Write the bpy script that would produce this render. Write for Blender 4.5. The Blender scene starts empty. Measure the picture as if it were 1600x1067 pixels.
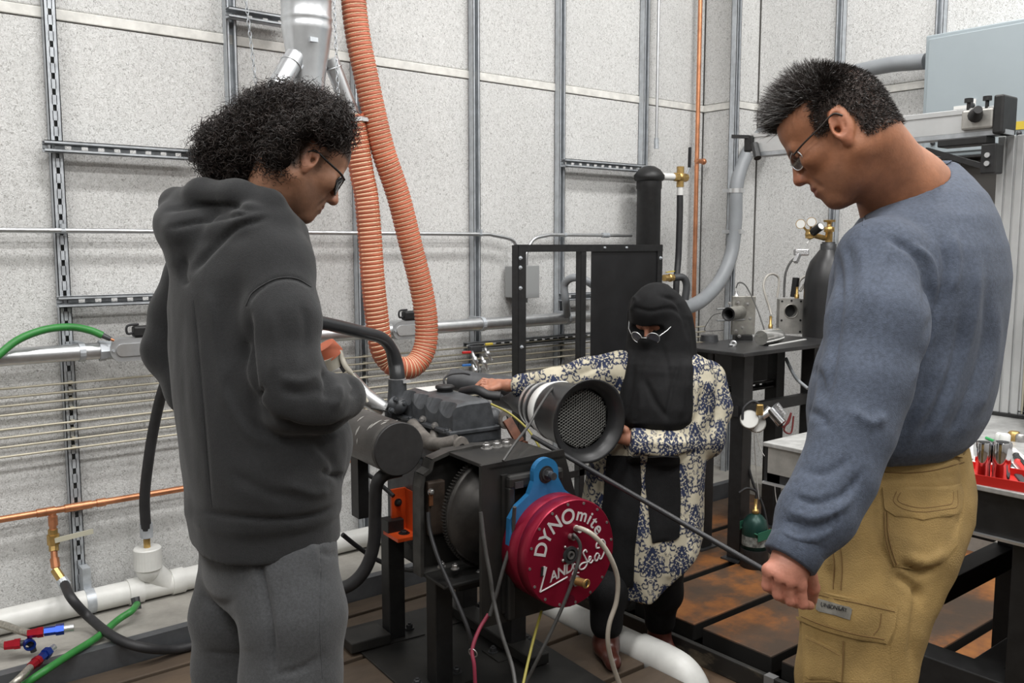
import bpy, bmesh, math, random
import numpy as np
from mathutils import Vector, Matrix
random.seed(7); np.random.seed(7)
S = bpy.context.scene
C = bpy.context.collection
PI = math.pi
# ------------------------------------------------------------------ camera, light, exposure
FPX, PITCH, YAW, CAMZ = 1400.0, math.radians(6.2), math.radians(51.0), 1.45
cam_d = bpy.data.cameras.new('camera'); cam = bpy.data.objects.new('camera', cam_d); C.objects.link(cam)
cam_d.sensor_width = 36.0; cam_d.lens = 36.0 * FPX / 1600.0; cam_d.clip_start = 0.05
cam.location = (0, 0, CAMZ); cam.rotation_euler = (PI/2 - PITCH, 0, YAW - PI/2)
S.camera = cam
S.view_settings.view_transform = 'Standard'; S.view_settings.look = 'None'
S.view_settings.gamma = 1.0; S.view_settings.use_curve_mapping = False
S.view_settings.exposure = 0.0
S.cycles.max_bounces = 6; S.cycles.diffuse_bounces = 4; S.cycles.glossy_bounces = 3
S.cycles.transmission_bounces = 6; S.cycles.caustics_reflective = False; S.cycles.caustics_refractive = False
wd = bpy.data.worlds.new('room_air'); S.world = wd; wd.use_nodes = True
wd.node_tree.nodes['Background'].inputs[0].default_value = (0.72, 0.76, 0.8, 1)
wd.node_tree.nodes['Background'].inputs[1].default_value = 0.04
# rows of ceiling strip lights (their housings are built with the room)
LIGHTS = [(x, y) for y in (-1.5, 0.3, 2.0) for x in (-1.2, 1.2, 3.5)]
LIGHT_W = 49.0
CEIL = 4.3
for i, (x, y) in enumerate(LIGHTS):
    ld = bpy.data.lights.new('ceiling_strip', 'AREA'); ld.shape = 'RECTANGLE'; ld.size = 1.2; ld.size_y = 0.30
    ld.energy = LIGHT_W; ld.color = (1.0, 0.99, 0.975)
    lo = bpy.data.objects.new('ceiling_strip', ld); C.objects.link(lo); lo.location = (x, y, CEIL - 0.17)

# ------------------------------------------------------------------ camera geometry helpers (pixel of the 1600x1067 frame -> place)
_fw = Vector((math.cos(YAW)*math.cos(PITCH), math.sin(YAW)*math.cos(PITCH), -math.sin(PITCH)))
_rt = Vector((math.sin(YAW), -math.cos(YAW), 0)); _up = _rt.cross(_fw)
CAM = Vector((0, 0, CAMZ))
def ray(px, py): return _fw + _rt*((px-800.0)/FPX) + _up*((533.5-py)/FPX)
def D(px, py, d): return CAM + ray(px, py)*d                     # at depth d
def AY(px, py, Y): r = ray(px, py); return CAM + r*(Y/r.y)       # on a plane parallel to the long wall
def AX(px, py, X): r = ray(px, py); return CAM + r*(X/r.x)       # on a plane parallel to the end wall
def AZ(px, py, z): r = ray(px, py); return CAM + r*((z-CAMZ)/r.z)
def depth(p): return (Vector(p)-CAM).dot(_fw)
def pix(p):
    v = Vector(p)-CAM; d = v.dot(_fw)
    return (800+FPX*v.dot(_rt)/d, 533.5-FPX*v.dot(_up)/d, d)

# ------------------------------------------------------------------ materials
MATS = {}
def mat(name, col, rough=0.5, metal=0.0, var=0.0, vs=12.0, bump=0.0, bs=60.0, col2=None, attr=None, spec=0.5,
        coat=0.0, trans=0.0, alpha=1.0, emit=0.0, sheen=0.0, stretch=(1, 1, 1), lo=0.35, hi=0.65, rvar=0.0, sub=0.0):
    if name in MATS: return MATS[name]
    m = bpy.data.materials.new(name); m.use_nodes = True; nt = m.node_tree; N = nt.nodes; L = nt.links
    b = N['Principled BSDF']; c4 = tuple(col) + (1,)
    b.inputs['Base Color'].default_value = c4; b.inputs['Roughness'].default_value = rough
    b.inputs['Metallic'].default_value = metal; b.inputs['Specular IOR Level'].default_value = spec
    if coat: b.inputs['Coat Weight'].default_value = coat; b.inputs['Coat Roughness'].default_value = 0.15
    if trans: b.inputs['Transmission Weight'].default_value = trans; b.inputs['IOR'].default_value = 1.45
    if sheen: b.inputs['Sheen Weight'].default_value = sheen; b.inputs['Sheen Roughness'].default_value = 0.5
    if alpha < 1: b.inputs['Alpha'].default_value = alpha
    if sub: b.inputs['Subsurface Weight'].default_value = sub; b.inputs['Subsurface Radius'].default_value = (0.012, 0.005, 0.003)
    if emit: b.inputs['Emission Color'].default_value = c4; b.inputs['Emission Strength'].default_value = emit
    need = var or bump or rvar
    if need:
        tc = N.new('ShaderNodeTexCoord'); mp = N.new('ShaderNodeMapping'); mp.inputs['Scale'].default_value = stretch
        L.new(tc.outputs['Object'], mp.inputs['Vector'])
    src = None
    if attr:
        a = N.new('ShaderNodeVertexColor'); a.layer_name = attr; src = a.outputs['Color']
        L.new(src, b.inputs['Base Color'])
    if var or rvar:
        n = N.new('ShaderNodeTexNoise'); n.inputs['Scale'].default_value = vs; n.inputs['Detail'].default_value = 6.0
        n.inputs['Roughness'].default_value = 0.62
        L.new(mp.outputs['Vector'], n.inputs['Vector'])
    if var:
        r = N.new('ShaderNodeMapRange'); r.inputs['From Min'].default_value = lo; r.inputs['From Max'].default_value = hi
        L.new(n.outputs['Fac'], r.inputs['Value'])
        if col2 is not None:
            mx = N.new('ShaderNodeMix'); mx.data_type = 'RGBA'
            mx.inputs['A'].default_value = c4; mx.inputs['B'].default_value = tuple(col2) + (1,)
            if src: L.new(src, mx.inputs['A'])
            r.inputs['To Max'].default_value = var
            L.new(r.outputs['Result'], mx.inputs['Factor']); L.new(mx.outputs['Result'], b.inputs['Base Color'])
        else:
            r.inputs['To Min'].default_value = 1-var; r.inputs['To Max'].default_value = 1+var
            mx = N.new('ShaderNodeMix'); mx.data_type = 'RGBA'; mx.blend_type = 'MULTIPLY'; mx.inputs['Factor'].default_value = 1.0
            mx.inputs['A'].default_value = c4
            if src: L.new(src, mx.inputs['A'])
            L.new(r.outputs['Result'], mx.inputs['B']); L.new(mx.outputs['Result'], b.inputs['Base Color'])
    if rvar:
        r2 = N.new('ShaderNodeMapRange'); r2.inputs['From Min'].default_value = 0.3; r2.inputs['From Max'].default_value = 0.7
        r2.inputs['To Min'].default_value = max(0.02, rough-rvar); r2.inputs['To Max'].default_value = min(1, rough+rvar)
        L.new(n.outputs['Fac'], r2.inputs['Value']); L.new(r2.outputs['Result'], b.inputs['Roughness'])
    if bump:
        n2 = N.new('ShaderNodeTexNoise'); n2.inputs['Scale'].default_value = bs; n2.inputs['Detail'].default_value = 3.0
        L.new(mp.outputs['Vector'], n2.inputs['Vector'])
        bp = N.new('ShaderNodeBump'); bp.inputs['Strength'].default_value = bump; bp.inputs['Distance'].default_value = 0.004
        L.new(n2.outputs['Fac'], bp.inputs['Height']); L.new(bp.outputs['Normal'], b.inputs['Normal'])
    MATS[name] = m
    return m

# ------------------------------------------------------------------ objects, names, labels
ORG = {}
def tag(o, label=None, cat=None, group=None, kind=None):
    if label: o['label'] = label
    if cat: o['category'] = cat
    if group: o['group'] = group
    if kind: o['kind'] = kind
    return o
def thing(name, label, cat, loc=(0, 0, 0), group=None, kind=None):
    o = bpy.data.objects.new(name, None); C.objects.link(o); o.empty_display_size = 0.05
    o.location = loc; ORG[o] = Vector(loc)
    return tag(o, label, cat, group, kind)
def link_mesh(name, me, m, parent=None, label=None, kind=None, origin=None):
    """me has world coordinates; a child takes its thing's origin, a lone mesh the middle of its foot"""
    n = len(me.vertices); co = np.empty(n*3, np.float32); me.vertices.foreach_get('co', co); co = co.reshape(-1, 3)
    if parent is not None: org = ORG[parent]
    elif origin is not None: org = Vector(origin)
    else:
        lo_, hi_ = co.min(0), co.max(0); org = Vector(((lo_[0]+hi_[0])/2, (lo_[1]+hi_[1])/2, lo_[2]))
    co = co - np.array(org, np.float32); me.vertices.foreach_set('co', co.ravel().astype(np.float32)); me.update()
    if m is not None: me.materials.append(m)
    o = bpy.data.objects.new(name, me); C.objects.link(o); ORG[o] = Vector(org)
    if parent is not None: o.parent = parent
    else: o.location = org
    if label: o['label'] = label
    if kind: o['kind'] = kind
    return o
def copy_at(src, parent, delta):
    """a copy of a part that shares its mesh, moved by delta"""
    o = src.copy(); C.objects.link(o); o.parent = parent
    o.location = src.location + Vector(delta); ORG[o] = ORG[src] + Vector(delta)
    return o

# ------------------------------------------------------------------ mesh builder
def frame(d):
    d = Vector(d).normalized(); a = Vector((0, 0, 1)) if abs(d.z) < 0.9 else Vector((1, 0, 0))
    u = d.cross(a).normalized(); v = u.cross(d).normalized(); return u, v, d
class MB:
    def __init__(s): s.v = []; s.f = []; s.sm = []; s.mi = []; s.cur = 0
    def add(s, vs, fs, smooth=False):
        k = len(s.v); s.v += [tuple(p) for p in vs]
        s.f += [tuple(i+k for i in f) for f in fs]; s.sm += [smooth]*len(fs); s.mi += [s.cur]*len(fs); return s
    def box(s, c, size, ax=None, bev=0.0):
        c = Vector(c); ax = ax or (Vector((1, 0, 0)), Vector((0, 1, 0)), Vector((0, 0, 1)))
        hx, hy, hz = size[0]/2, size[1]/2, size[2]/2
        if bev <= 0:
            vs = [c + ax[0]*x*hx + ax[1]*y*hy + ax[2]*z*hz for z in (-1, 1) for y in (-1, 1) for x in (-1, 1)]
            return s.add(vs, [(0, 2, 3, 1), (4, 5, 7, 6), (0, 1, 5, 4), (2, 6, 7, 3), (0, 4, 6, 2), (1, 3, 7, 5)])
        b = min(bev, hx*.9, hy*.9, hz*.9)
        bm = bmesh.new(); bmesh.ops.create_cube(bm, size=1.0)
        for v in bm.verts: v.co = Vector((v.co.x*2*hx, v.co.y*2*hy, v.co.z*2*hz))
        bmesh.ops.bevel(bm, geom=bm.edges[:], offset=b, segments=2, profile=0.5, affect='EDGES')
        bm.verts.index_update()
        vs = [c + ax[0]*v.co.x + ax[1]*v.co.y + ax[2]*v.co.z for v in bm.verts]
        fs = [tuple(v.index for v in f.verts) for f in bm.faces]; bm.free()
        return s.add(vs, fs)
    def bb(s, lo, hi, bev=0.0):
        lo, hi = Vector(lo), Vector(hi); return s.box((lo+hi)/2, (hi-lo), None, bev)
    def bar(s, a, b, w, h, upv=(0, 0, 1), bev=0.0):
        a, b = Vector(a), Vector(b); d = (b-a); L = d.length; d.normalize(); upv = Vector(upv)
        if abs(d.dot(upv)) > .99: upv = Vector((1, 0, 0))
        u = d.cross(upv).normalized(); v = u.cross(d).normalized()
        return s.box((a+b)/2, (w, L, h), (u, d, v), bev)
    def lathe(s, org, d, prof, n=24, smooth=True, capa=True, capb=True, u=None):
        """prof: list of (distance along d, radius)"""
        org = Vector(org); uu, vv, dd = frame(d)
        vs = []; fs = []
        for (t, r) in prof:
            for i in range(n):
                a = 2*PI*i/n; vs.append(org + dd*t + uu*(r*math.cos(a)) + vv*(r*math.sin(a)))
        m = len(prof)
        for j in range(m-1):
            for i in range(n):
                k = (i+1) % n; fs.append((j*n+i, j*n+k, (j+1)*n+k, (j+1)*n+i))
        s.add(vs, fs, smooth)
        if capa: s.add(vs[:n], [tuple(range(n-1, -1, -1))])
        if capb: s.add(vs[(m-1)*n:], [tuple(range(n))])
        return s
    def cyl(s, a, b, r, r2=None, n=20, smooth=True, cap=True):
        a, b = Vector(a), Vector(b); L = (b-a).length
        return s.lathe(a, b-a, [(0, r), (L, r if r2 is None else r2)], n, smooth, cap, cap)
    def bcyl(s, a, b, r, bev, n=28):
        a, b = Vector(a), Vector(b); L = (b-a).length
        return s.lathe(a, b-a, [(0, r-bev), (bev, r), (L-bev, r), (L, r-bev)], n, False)
    def tube(s, pts, r, n=10, cap=True, flat=1.0):
        pts = [Vector(p) for p in pts]; m = len(pts)
        rs = r if isinstance(r, (list, tuple)) else [r]*m
        vs = []; fs = []; pu = None
        for i, p in enumerate(pts):
            t = (pts[min(i+1, m-1)]-pts[max(i-1, 0)]).normalized()
            if pu is None: pu = frame(t)[0]
            pu = (pu - t*pu.dot(t)).normalized(); pv = t.cross(pu)
            for k in range(n):
                a = 2*PI*k/n; vs.append(p + pu*(rs[i]*math.cos(a)) + pv*(rs[i]*flat*math.sin(a)))
        for j in range(m-1):
            for i in range(n):
                k = (i+1) % n; fs.append((j*n+i, j*n+k, (j+1)*n+k, (j+1)*n+i))
        s.add(vs, fs, True)
        if cap: s.add(vs[:n], [tuple(range(n-1, -1, -1))]); s.add(vs[-n:], [tuple(range(n))])
        return s
    def prism(s, poly, org, u, v, th, smooth=False):
        """closed outline poly (x,y) in the plane org+u*x+v*y, pushed th along u x v; no holes"""
        org, u, v = Vector(org), Vector(u).normalized(), Vector(v).normalized(); w = u.cross(v)*th; n = len(poly)
        vs = [org+u*x+v*y for x, y in poly] + [org+u*x+v*y+w for x, y in poly]
        fs = [(i, (i+1) % n, n+(i+1) % n, n+i) for i in range(n)]
        s.add(vs, fs, smooth); s.add(vs[:n], [tuple(range(n-1, -1, -1))]); s.add(vs[n:], [tuple(range(n))])
        return s
    def ring(s, outer, inner, org, u, v, th):
        """plate with a hole: outer and inner outlines with equal counts"""
        org, u, v = Vector(org), Vector(u).normalized(), Vector(v).normalized(); w = u.cross(v)*th; n = len(outer)
        q = [org+u*x+v*y for x, y in outer] + [org+u*x+v*y for x, y in inner]
        q = q + [p+w for p in q]; fs = []
        for i in range(n):
            k = (i+1) % n
            fs += [(i, k, 2*n+k, 2*n+i), (n+k, n+i, 3*n+i, 3*n+k), (n+i, n+k, k, i), (2*n+i, 2*n+k, 3*n+k, 3*n+i)]
        return s.add(q, fs)
    def sphere(s, c, r, n=16, m=10, sc=(1, 1, 1), ax=None):
        c = Vector(c); ax = ax or (Vector((1, 0, 0)), Vector((0, 1, 0)), Vector((0, 0, 1)))
        vs = []; fs = []
        for j in range(m+1):
            t = PI*j/m
            for i in range(n):
                a = 2*PI*i/n
                vs.append(c + ax[0]*(r*sc[0]*math.sin(t)*math.cos(a)) + ax[1]*(r*sc[1]*math.sin(t)*math.sin(a)) + ax[2]*(r*sc[2]*math.cos(t)))
        for j in range(m):
            for i in range(n):
                k = (i+1) % n; fs.append((j*n+i, (j+1)*n+i, (j+1)*n+k, j*n+k))
        return s.add(vs, fs, True)
    def torus(s, c, d, R, r, n=28, m=8):
        u, v, d = frame(d); c = Vector(c)
        pts = [c + u*(R*math.cos(2*PI*i/n)) + v*(R*math.sin(2*PI*i/n)) for i in range(n)]
        vs = []; fs = []
        for i in range(n):
            e = (pts[i]-c).normalized()
            for k in range(m):
                a = 2*PI*k/m; vs.append(pts[i] + e*(r*math.cos(a)) + d*(r*math.sin(a)))
        for i in range(n):
            for k in range(m):
                i2, k2 = (i+1) % n, (k+1) % m; fs.append((i*m+k, i2*m+k, i2*m+k2, i*m+k2))
        return s.add(vs, fs, True)
    def hexbolt(s, p, d, r, h, washer=True):
        p = Vector(p); d = Vector(d).normalized()
        if washer: s.cyl(p, p+d*h*.25, r*1.5, n=14, smooth=False); p = p+d*h*.25
        s.lathe(p, d, [(0, r), (h*.85, r), (h, r*.85)], 6, False); s.cyl(p+d*h, p+d*h*1.35, r*.5, n=8, smooth=False)
        return s
    def mesh(s, name):
        me = bpy.data.meshes.new(name); me.from_pydata(s.v, [], s.f); me.validate(); me.update()
        if len(me.polygons) == len(s.sm):
            me.polygons.foreach_set('use_smooth', s.sm)
            if any(s.mi): me.polygons.foreach_set('material_index', s.mi)
        return me
    def build(s, name, m, parent=None, label=None, kind=None, origin=None):
        return link_mesh(name, s.mesh(name), m, parent, label, kind, origin)
def one(name, mb, m, label, cat, group=None):                 # a thing that is one mesh
    return tag(mb.build(name, m), label, cat, group)
def spline(pts, n=8):
    """Catmull-Rom through the points"""
    P = [Vector(p) for p in pts]; P = [P[0]*2-P[1]] + P + [P[-1]*2-P[-2]]; out = []
    for i in range(1, len(P)-2):
        for k in range(n):
            t = k/n; a, b, c, d = P[i-1], P[i], P[i+1], P[i+2]
            out.append(0.5*((2*b)+(c-a)*t+(2*a-5*b+4*c-d)*t*t+(3*b-a-3*c+d)*t*t*t))
    out.append(P[-2]); return out
def circle(r, n=24, cx=0, cy=0, a0=0): return [(cx+r*math.cos(a0+2*PI*i/n), cy+r*math.sin(a0+2*PI*i/n)) for i in range(n)]
def rrect(w, h, r, k=4, cx=0, cy=0):
    out = []
    for (sx, sy, a) in ((1, 1, 0), (-1, 1, PI/2), (-1, -1, PI), (1, -1, 1.5*PI)):
        for i in range(k+1):
            t = a+PI/2*i/k; out.append((cx+sx*(w/2-r)+r*math.cos(t), cy+sy*(h/2-r)+r*math.sin(t)))
    return out
# ------------------------------------------------------------------ distance-field modelling for bodies and cloth
def _len(v): return np.sqrt((v*v).sum(-1))
def f_ell(p, c, r, R=None):
    q = p - np.asarray(c, np.float32)
    if R is not None: q = q @ np.asarray(R, np.float32)              # columns of R are the local axes
    r = np.asarray(r, np.float32); k0 = _len(q/r); k1 = _len(q/(r*r))
    return k0*(k0-1)/np.maximum(k1, 1e-6)
def f_cap(p, a, b, r1, r2=None):
    a = np.asarray(a, np.float32); b = np.asarray(b, np.float32); r2 = r1 if r2 is None else r2
    ab = b-a; h = np.clip(((p-a)@ab)/max(float(ab@ab), 1e-9), 0, 1)
    return _len(p-a-h[:, None]*ab) - (r1+(r2-r1)*h)
def smin(a, b, k): h = np.maximum(k-np.abs(a-b), 0)/k; return np.minimum(a, b)-h*h*k*0.25
def smax(a, b, k): return -smin(-a, -b, k)
def f_chain(p, pts, rs, k=0.02):
    d = None
    for i in range(len(pts)-1):
        e = f_cap(p, pts[i], pts[i+1], rs[i], rs[i+1]); d = e if d is None else smin(d, e, k)
    return d
def f_line(p, pts, r):                                               # thin groove or ridge along a smooth line
    q = spline(pts, 4); d = None
    for i in range(len(q)-1):
        t0, t1 = i/(len(q)-1), (i+1)/(len(q)-1)
        e = f_cap(p, q[i], q[i+1], r*math.sin(PI*(.12+.76*t0)), r*math.sin(PI*(.12+.76*t1))); d = e if d is None else np.minimum(d, e)
    return d
def f_loft(p, rings, pw=2.0):
    """rings sorted by z: (z, cx, cy, rx, ry, ang)"""
    R = np.asarray(rings, np.float32); z = p[:, 2]; zs = R[:, 0]
    zc = np.clip(z, zs[0], zs[-1]); it = [np.interp(zc, zs, R[:, i]) for i in range(1, 6)]
    dx, dy = p[:, 0]-it[0], p[:, 1]-it[1]; c, s = np.cos(it[4]), np.sin(it[4])
    u = (dx*c+dy*s)/it[2]; v = (-dx*s+dy*c)/it[3]
    k = (np.abs(u)**pw+np.abs(v)**pw)**(1/pw)
    g = np.sqrt((u/it[2])**2+(v/it[3])**2); ul = np.sqrt(u*u+v*v)
    d2 = (k-1)*ul/np.maximum(g, 1e-4)
    d2 = np.where(ul < 1e-3, -np.minimum(it[2], it[3]), d2)
    dz = np.maximum(zs[0]-z, z-zs[-1])
    return np.where(dz > 0, np.sqrt(np.maximum(d2, 0)**2+dz*dz), np.maximum(d2, dz))
_W = []
_rs = np.random.RandomState(3)
for _o in range(4):
    for _i in range(5):
        _d = _rs.normal(size=3); _d /= np.linalg.norm(_d); _W.append((_d*(2.0**_o), _rs.uniform(0, 6.28), 0.6**_o))
def wob(p, s, stretch=(1, 1, 1)):
    q = p*np.asarray(stretch, np.float32)*s; o = 0
    for d, ph, a in _W: o = o + a*np.sin(q@d.astype(np.float32)+ph)
    return o/5.0
def sdf_verts(fn, lo, hi, h):
    lo = np.asarray(lo, np.float32); hi = np.asarray(hi, np.float32); B = 4
    n = (np.ceil((hi-lo)/(h*B)).astype(int)+1)
    ax = [lo[i]+np.arange(n[i])*h*B+h*(B-1)/2 for i in range(3)]
    G = np.stack(np.meshgrid(*ax, indexing='ij'), -1).reshape(-1, 3).astype(np.float32)
    cd = fn(G).reshape(n); mask = np.abs(cd) < h*B*1.7
    F = np.repeat(np.repeat(np.repeat(cd, B, 0), B, 1), B, 2).astype(np.float32)
    idx = np.argwhere(mask); off = np.stack(np.meshgrid(*[np.arange(B)]*3, indexing='ij'), -1).reshape(-1, 3)
    for s in range(0, len(idx), 8000):
        ii = (idx[s:s+8000, None, :]*B+off[None]).reshape(-1, 3)
        F[ii[:, 0], ii[:, 1], ii[:, 2]] = fn((lo+ii*h).astype(np.float32))
    Sg = F < 0
    N = F.shape; cs = Sg[:-1, :-1, :-1].astype(np.int8)
    for a, b, c in ((1, 0, 0), (0, 1, 0), (0, 0, 1), (1, 1, 0), (1, 0, 1), (0, 1, 1), (1, 1, 1)):
        cs = cs + Sg[a:N[0]-1+a, b:N[1]-1+b, c:N[2]-1+c]
    cells = np.argwhere((cs > 0) & (cs < 8)); vid = -np.ones(cs.shape, np.int64); vid[tuple(cells.T)] = np.arange(len(cells))
    pos = np.zeros((len(cells), 3)); cnt = np.zeros(len(cells))
    cor = [(a, b, c) for a in (0, 1) for b in (0, 1) for c in (0, 1)]
    for i, c0 in enumerate(cor):
        for c1 in cor[i+1:]:
            if sum(abs(c0[k]-c1[k]) for k in range(3)) != 1: continue
            d0 = F[tuple((cells+c0).T)]; d1 = F[tuple((cells+c1).T)]; m = (d0 < 0) != (d1 < 0)
            t = np.where(m, d0/np.where(m, d0-d1, 1), 0)
            pos[m] += (np.array(c0)+t[:, None]*(np.array(c1)-np.array(c0)))[m]; cnt[m] += 1
    V = lo+h*(cells+pos/cnt[:, None])
    Q = []
    for a in range(3):
        sl0 = [slice(None)]*3; sl1 = [slice(None)]*3; sl0[a] = slice(0, N[a]-1); sl1[a] = slice(1, N[a])
        A, Bq = Sg[tuple(sl0)], Sg[tuple(sl1)]; e = np.argwhere(A != Bq); b, c = (a+1) % 3, (a+2) % 3
        e = e[(e[:, b] > 0) & (e[:, c] > 0) & (e[:, b] < N[b]-1) & (e[:, c] < N[c]-1)]
        def cell(db, dc):
            q = e.copy(); q[:, b] -= db; q[:, c] -= dc; return vid[tuple(q.T)]
        q = np.stack([cell(1, 1), cell(0, 1), cell(0, 0), cell(1, 0)], 1)
        fl = ~A[tuple(e.T)]; q[fl] = q[fl][:, ::-1]; Q.append(q)
    return V, np.concatenate(Q)
def np_mesh(name, V, Q, smooth=True):
    me = bpy.data.meshes.new(name); k = Q.shape[1]
    me.vertices.add(len(V)); me.vertices.foreach_set('co', np.asarray(V, np.float32).ravel())
    me.loops.add(len(Q)*k); me.loops.foreach_set('vertex_index', np.asarray(Q, np.int32).ravel())
    me.polygons.add(len(Q)); me.polygons.foreach_set('loop_start', np.arange(0, len(Q)*k, k, dtype=np.int32))
    me.update(calc_edges=True); me.validate()
    if smooth: me.polygons.foreach_set('use_smooth', np.ones(len(me.polygons), bool))
    return me
def set_col(me, rgb):
    a = me.color_attributes.new('Col', 'FLOAT_COLOR', 'POINT'); c = np.ones((len(me.vertices), 4), np.float32); c[:, :3] = rgb
    a.data.foreach_set('color', c.ravel())
def relax(V, Q, it=2, lam=0.5):
    n = len(V)
    for _ in range(it):
        acc = np.zeros_like(V); cnt = np.zeros(n)
        for i in range(4):
            a, b = Q[:, i], Q[:, (i+1) % 4]; np.add.at(acc, a, V[b]); np.add.at(acc, b, V[a]); np.add.at(cnt, a, 1); np.add.at(cnt, b, 1)
        V = V+lam*(acc/np.maximum(cnt, 1)[:, None]-V)
    return V
# ------------------------------------------------------------------ the room
YW, XC, YP, XR = 3.62, 4.44, 3.37, 4.64         # long wall, pilaster side, pilaster face, end wall
XL, YB = -2.6, -2.6
def wall_mat():
    m = bpy.data.materials.new('wood_wool_panel'); m.use_nodes = True; N = m.node_tree.nodes; L = m.node_tree.links; b = N['Principled BSDF']
    b.inputs['Roughness'].default_value = 0.9; b.inputs['Specular IOR Level'].default_value = 0.2
    tc = N.new('ShaderNodeTexCoord'); mp = N.new('ShaderNodeMapping'); mp.inputs['Scale'].default_value = (1, 1, 0.75); L.new(tc.outputs['Object'], mp.inputs['Vector'])
    n = N.new('ShaderNodeTexNoise'); n.inputs['Scale'].default_value = 125; n.inputs['Detail'].default_value = 4; n.inputs['Distortion'].default_value = 1.6
    L.new(mp.outputs['Vector'], n.inputs['Vector'])
    n2 = N.new('ShaderNodeTexNoise'); n2.inputs['Scale'].default_value = 1.6; n2.inputs['Detail'].default_value = 3; L.new(tc.outputs['Object'], n2.inputs['Vector'])
    r = N.new('ShaderNodeValToRGB'); e = r.color_ramp.elements
    e[0].position = 0.30; e[0].color = (0.34, 0.335, 0.325, 1); e[1].position = 0.62; e[1].color = (0.76, 0.76, 0.75, 1)
    x = e.new(0.42); x.color = (0.60, 0.598, 0.585, 1)
    L.new(n.outputs['Fac'], r.inputs['Fac'])
    mr = N.new('ShaderNodeMapRange'); mr.inputs['From Min'].default_value = .3; mr.inputs['From Max'].default_value = .7; mr.inputs['To Min'].default_value = .93; mr.inputs['To Max'].default_value = 1.05
    L.new(n2.outputs['Fac'], mr.inputs['Value'])
    mx = N.new('ShaderNodeMix'); mx.data_type = 'RGBA'; mx.blend_type = 'MULTIPLY'; mx.inputs['Factor'].default_value = 1
    L.new(r.outputs['Color'], mx.inputs['A']); L.new(mr.outputs['Result'], mx.inputs['B']); L.new(mx.outputs['Result'], b.inputs['Base Color'])
    bp = N.new('ShaderNodeBump'); bp.inputs['Strength'].default_value = 0.6; bp.inputs['Distance'].default_value = 0.006
    L.new(n.outputs['Fac'], bp.inputs['Height']); L.new(bp.outputs['Normal'], b.inputs['Normal'])
    return m
M_WALL = wall_mat()
M_BACK = mat('wall_backing', (.42, .41, .39), .9)
M_CREAM = mat('cream_trim', (.74, .73, .69), .6, var=.12, vs=20)
M_GALV = mat('galvanised_steel', (.50, .53, .56), .42, .4, var=.14, vs=25, rvar=.1)
M_GALVD = mat('dull_galvanised_steel', (.40, .42, .44), .5, .6, var=.18, vs=20)
M_PIPE = mat('zinc_conduit', (.60, .61, .62), .33, .85, var=.08, vs=30)
M_ALU = mat('bright_aluminium', (.74, .75, .76), .3, .85, var=.06, vs=30)
M_DUCT = mat('spiral_duct_zinc', (.66, .68, .70), .34, .85, var=.10, vs=9)
M_COP = mat('copper', (.62, .27, .14), .38, .8, var=.2, vs=14, col2=None)
M_BRASS = mat('brass', (.55, .37, .14), .35, .85, var=.2, vs=40)
M_BLK = mat('black_paint', (.012, .012, .0125), .48, var=.35, vs=30)
M_BLKR = mat('black_rubber', (.022, .022, .024), .55, var=.2, vs=20)
M_DSTEEL = mat('dark_steel', (.06, .062, .066), .45, .4, var=.35, vs=18)
M_PVC = mat('white_pvc', (.72, .72, .69), .35, var=.10, vs=6)
M_CONC = mat('concrete', (.33, .315, .285), .85, var=.22, vs=5, bump=.2, bs=80)
M_GREENH = mat('green_hose', (.035, .22, .045), .42, var=.15, vs=15)
M_WHITE = mat('white_plastic', (.75, .75, .73), .4)
M_DARKG = mat('dark_grey_plastic', (.045, .047, .05), .5)

def struct(o): o['kind'] = 'structure'; return o
# --- backing walls and ceiling
w_left = struct(MB().bb((XL-.1, YW+.03, -.15), (XR+.1, YW+.15, CEIL)).build('wall_left', M_BACK))
w_right = struct(MB().bb((XR+.03, YB-.1, -.15), (XR+.15, YW+.15, CEIL)).build('wall_right', M_BACK))
struct(MB().bb((XL-.1, YB-.1, -.15), (XR+.15, YB, CEIL)).build('wall_rear', mat('plain_wall', (.34, .335, .325), .9, var=.08, vs=3)))
struct(MB().bb((XL-.15, YB-.1, -.15), (XL, YW+.15, CEIL)).build('wall_side', MATS['plain_wall']))
struct(MB().bb((XL-.1, YB-.1, CEIL), (XR+.15, YW+.15, CEIL+.1)).build('ceiling', mat('ceiling_white', (.6, .6, .59), .9)))
for i, (x, y) in enumerate(LIGHTS):
    t = thing('ceiling_light', 'white strip light, %s of the %s row under the ceiling' % (('first', 'middle', 'last')[i % 3], ('rear', 'centre', 'wall-side')[i // 3]), 'light', (x, y, CEIL-.16), 'ceiling strip lights')
    MB().bb((x-.62, y-.17, CEIL-.155), (x+.62, y+.17, CEIL-.09), .01).build('housing', M_WHITE, t)
    m = MB(); m.cyl((x-.4, y, CEIL-.09), (x-.4, y, CEIL), .008); m.build('hanger', M_GALV, t)
    m = MB(); m.cyl((x+.4, y, CEIL-.09), (x+.4, y, CEIL), .008); m.build('hanger', M_GALV, t)
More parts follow.
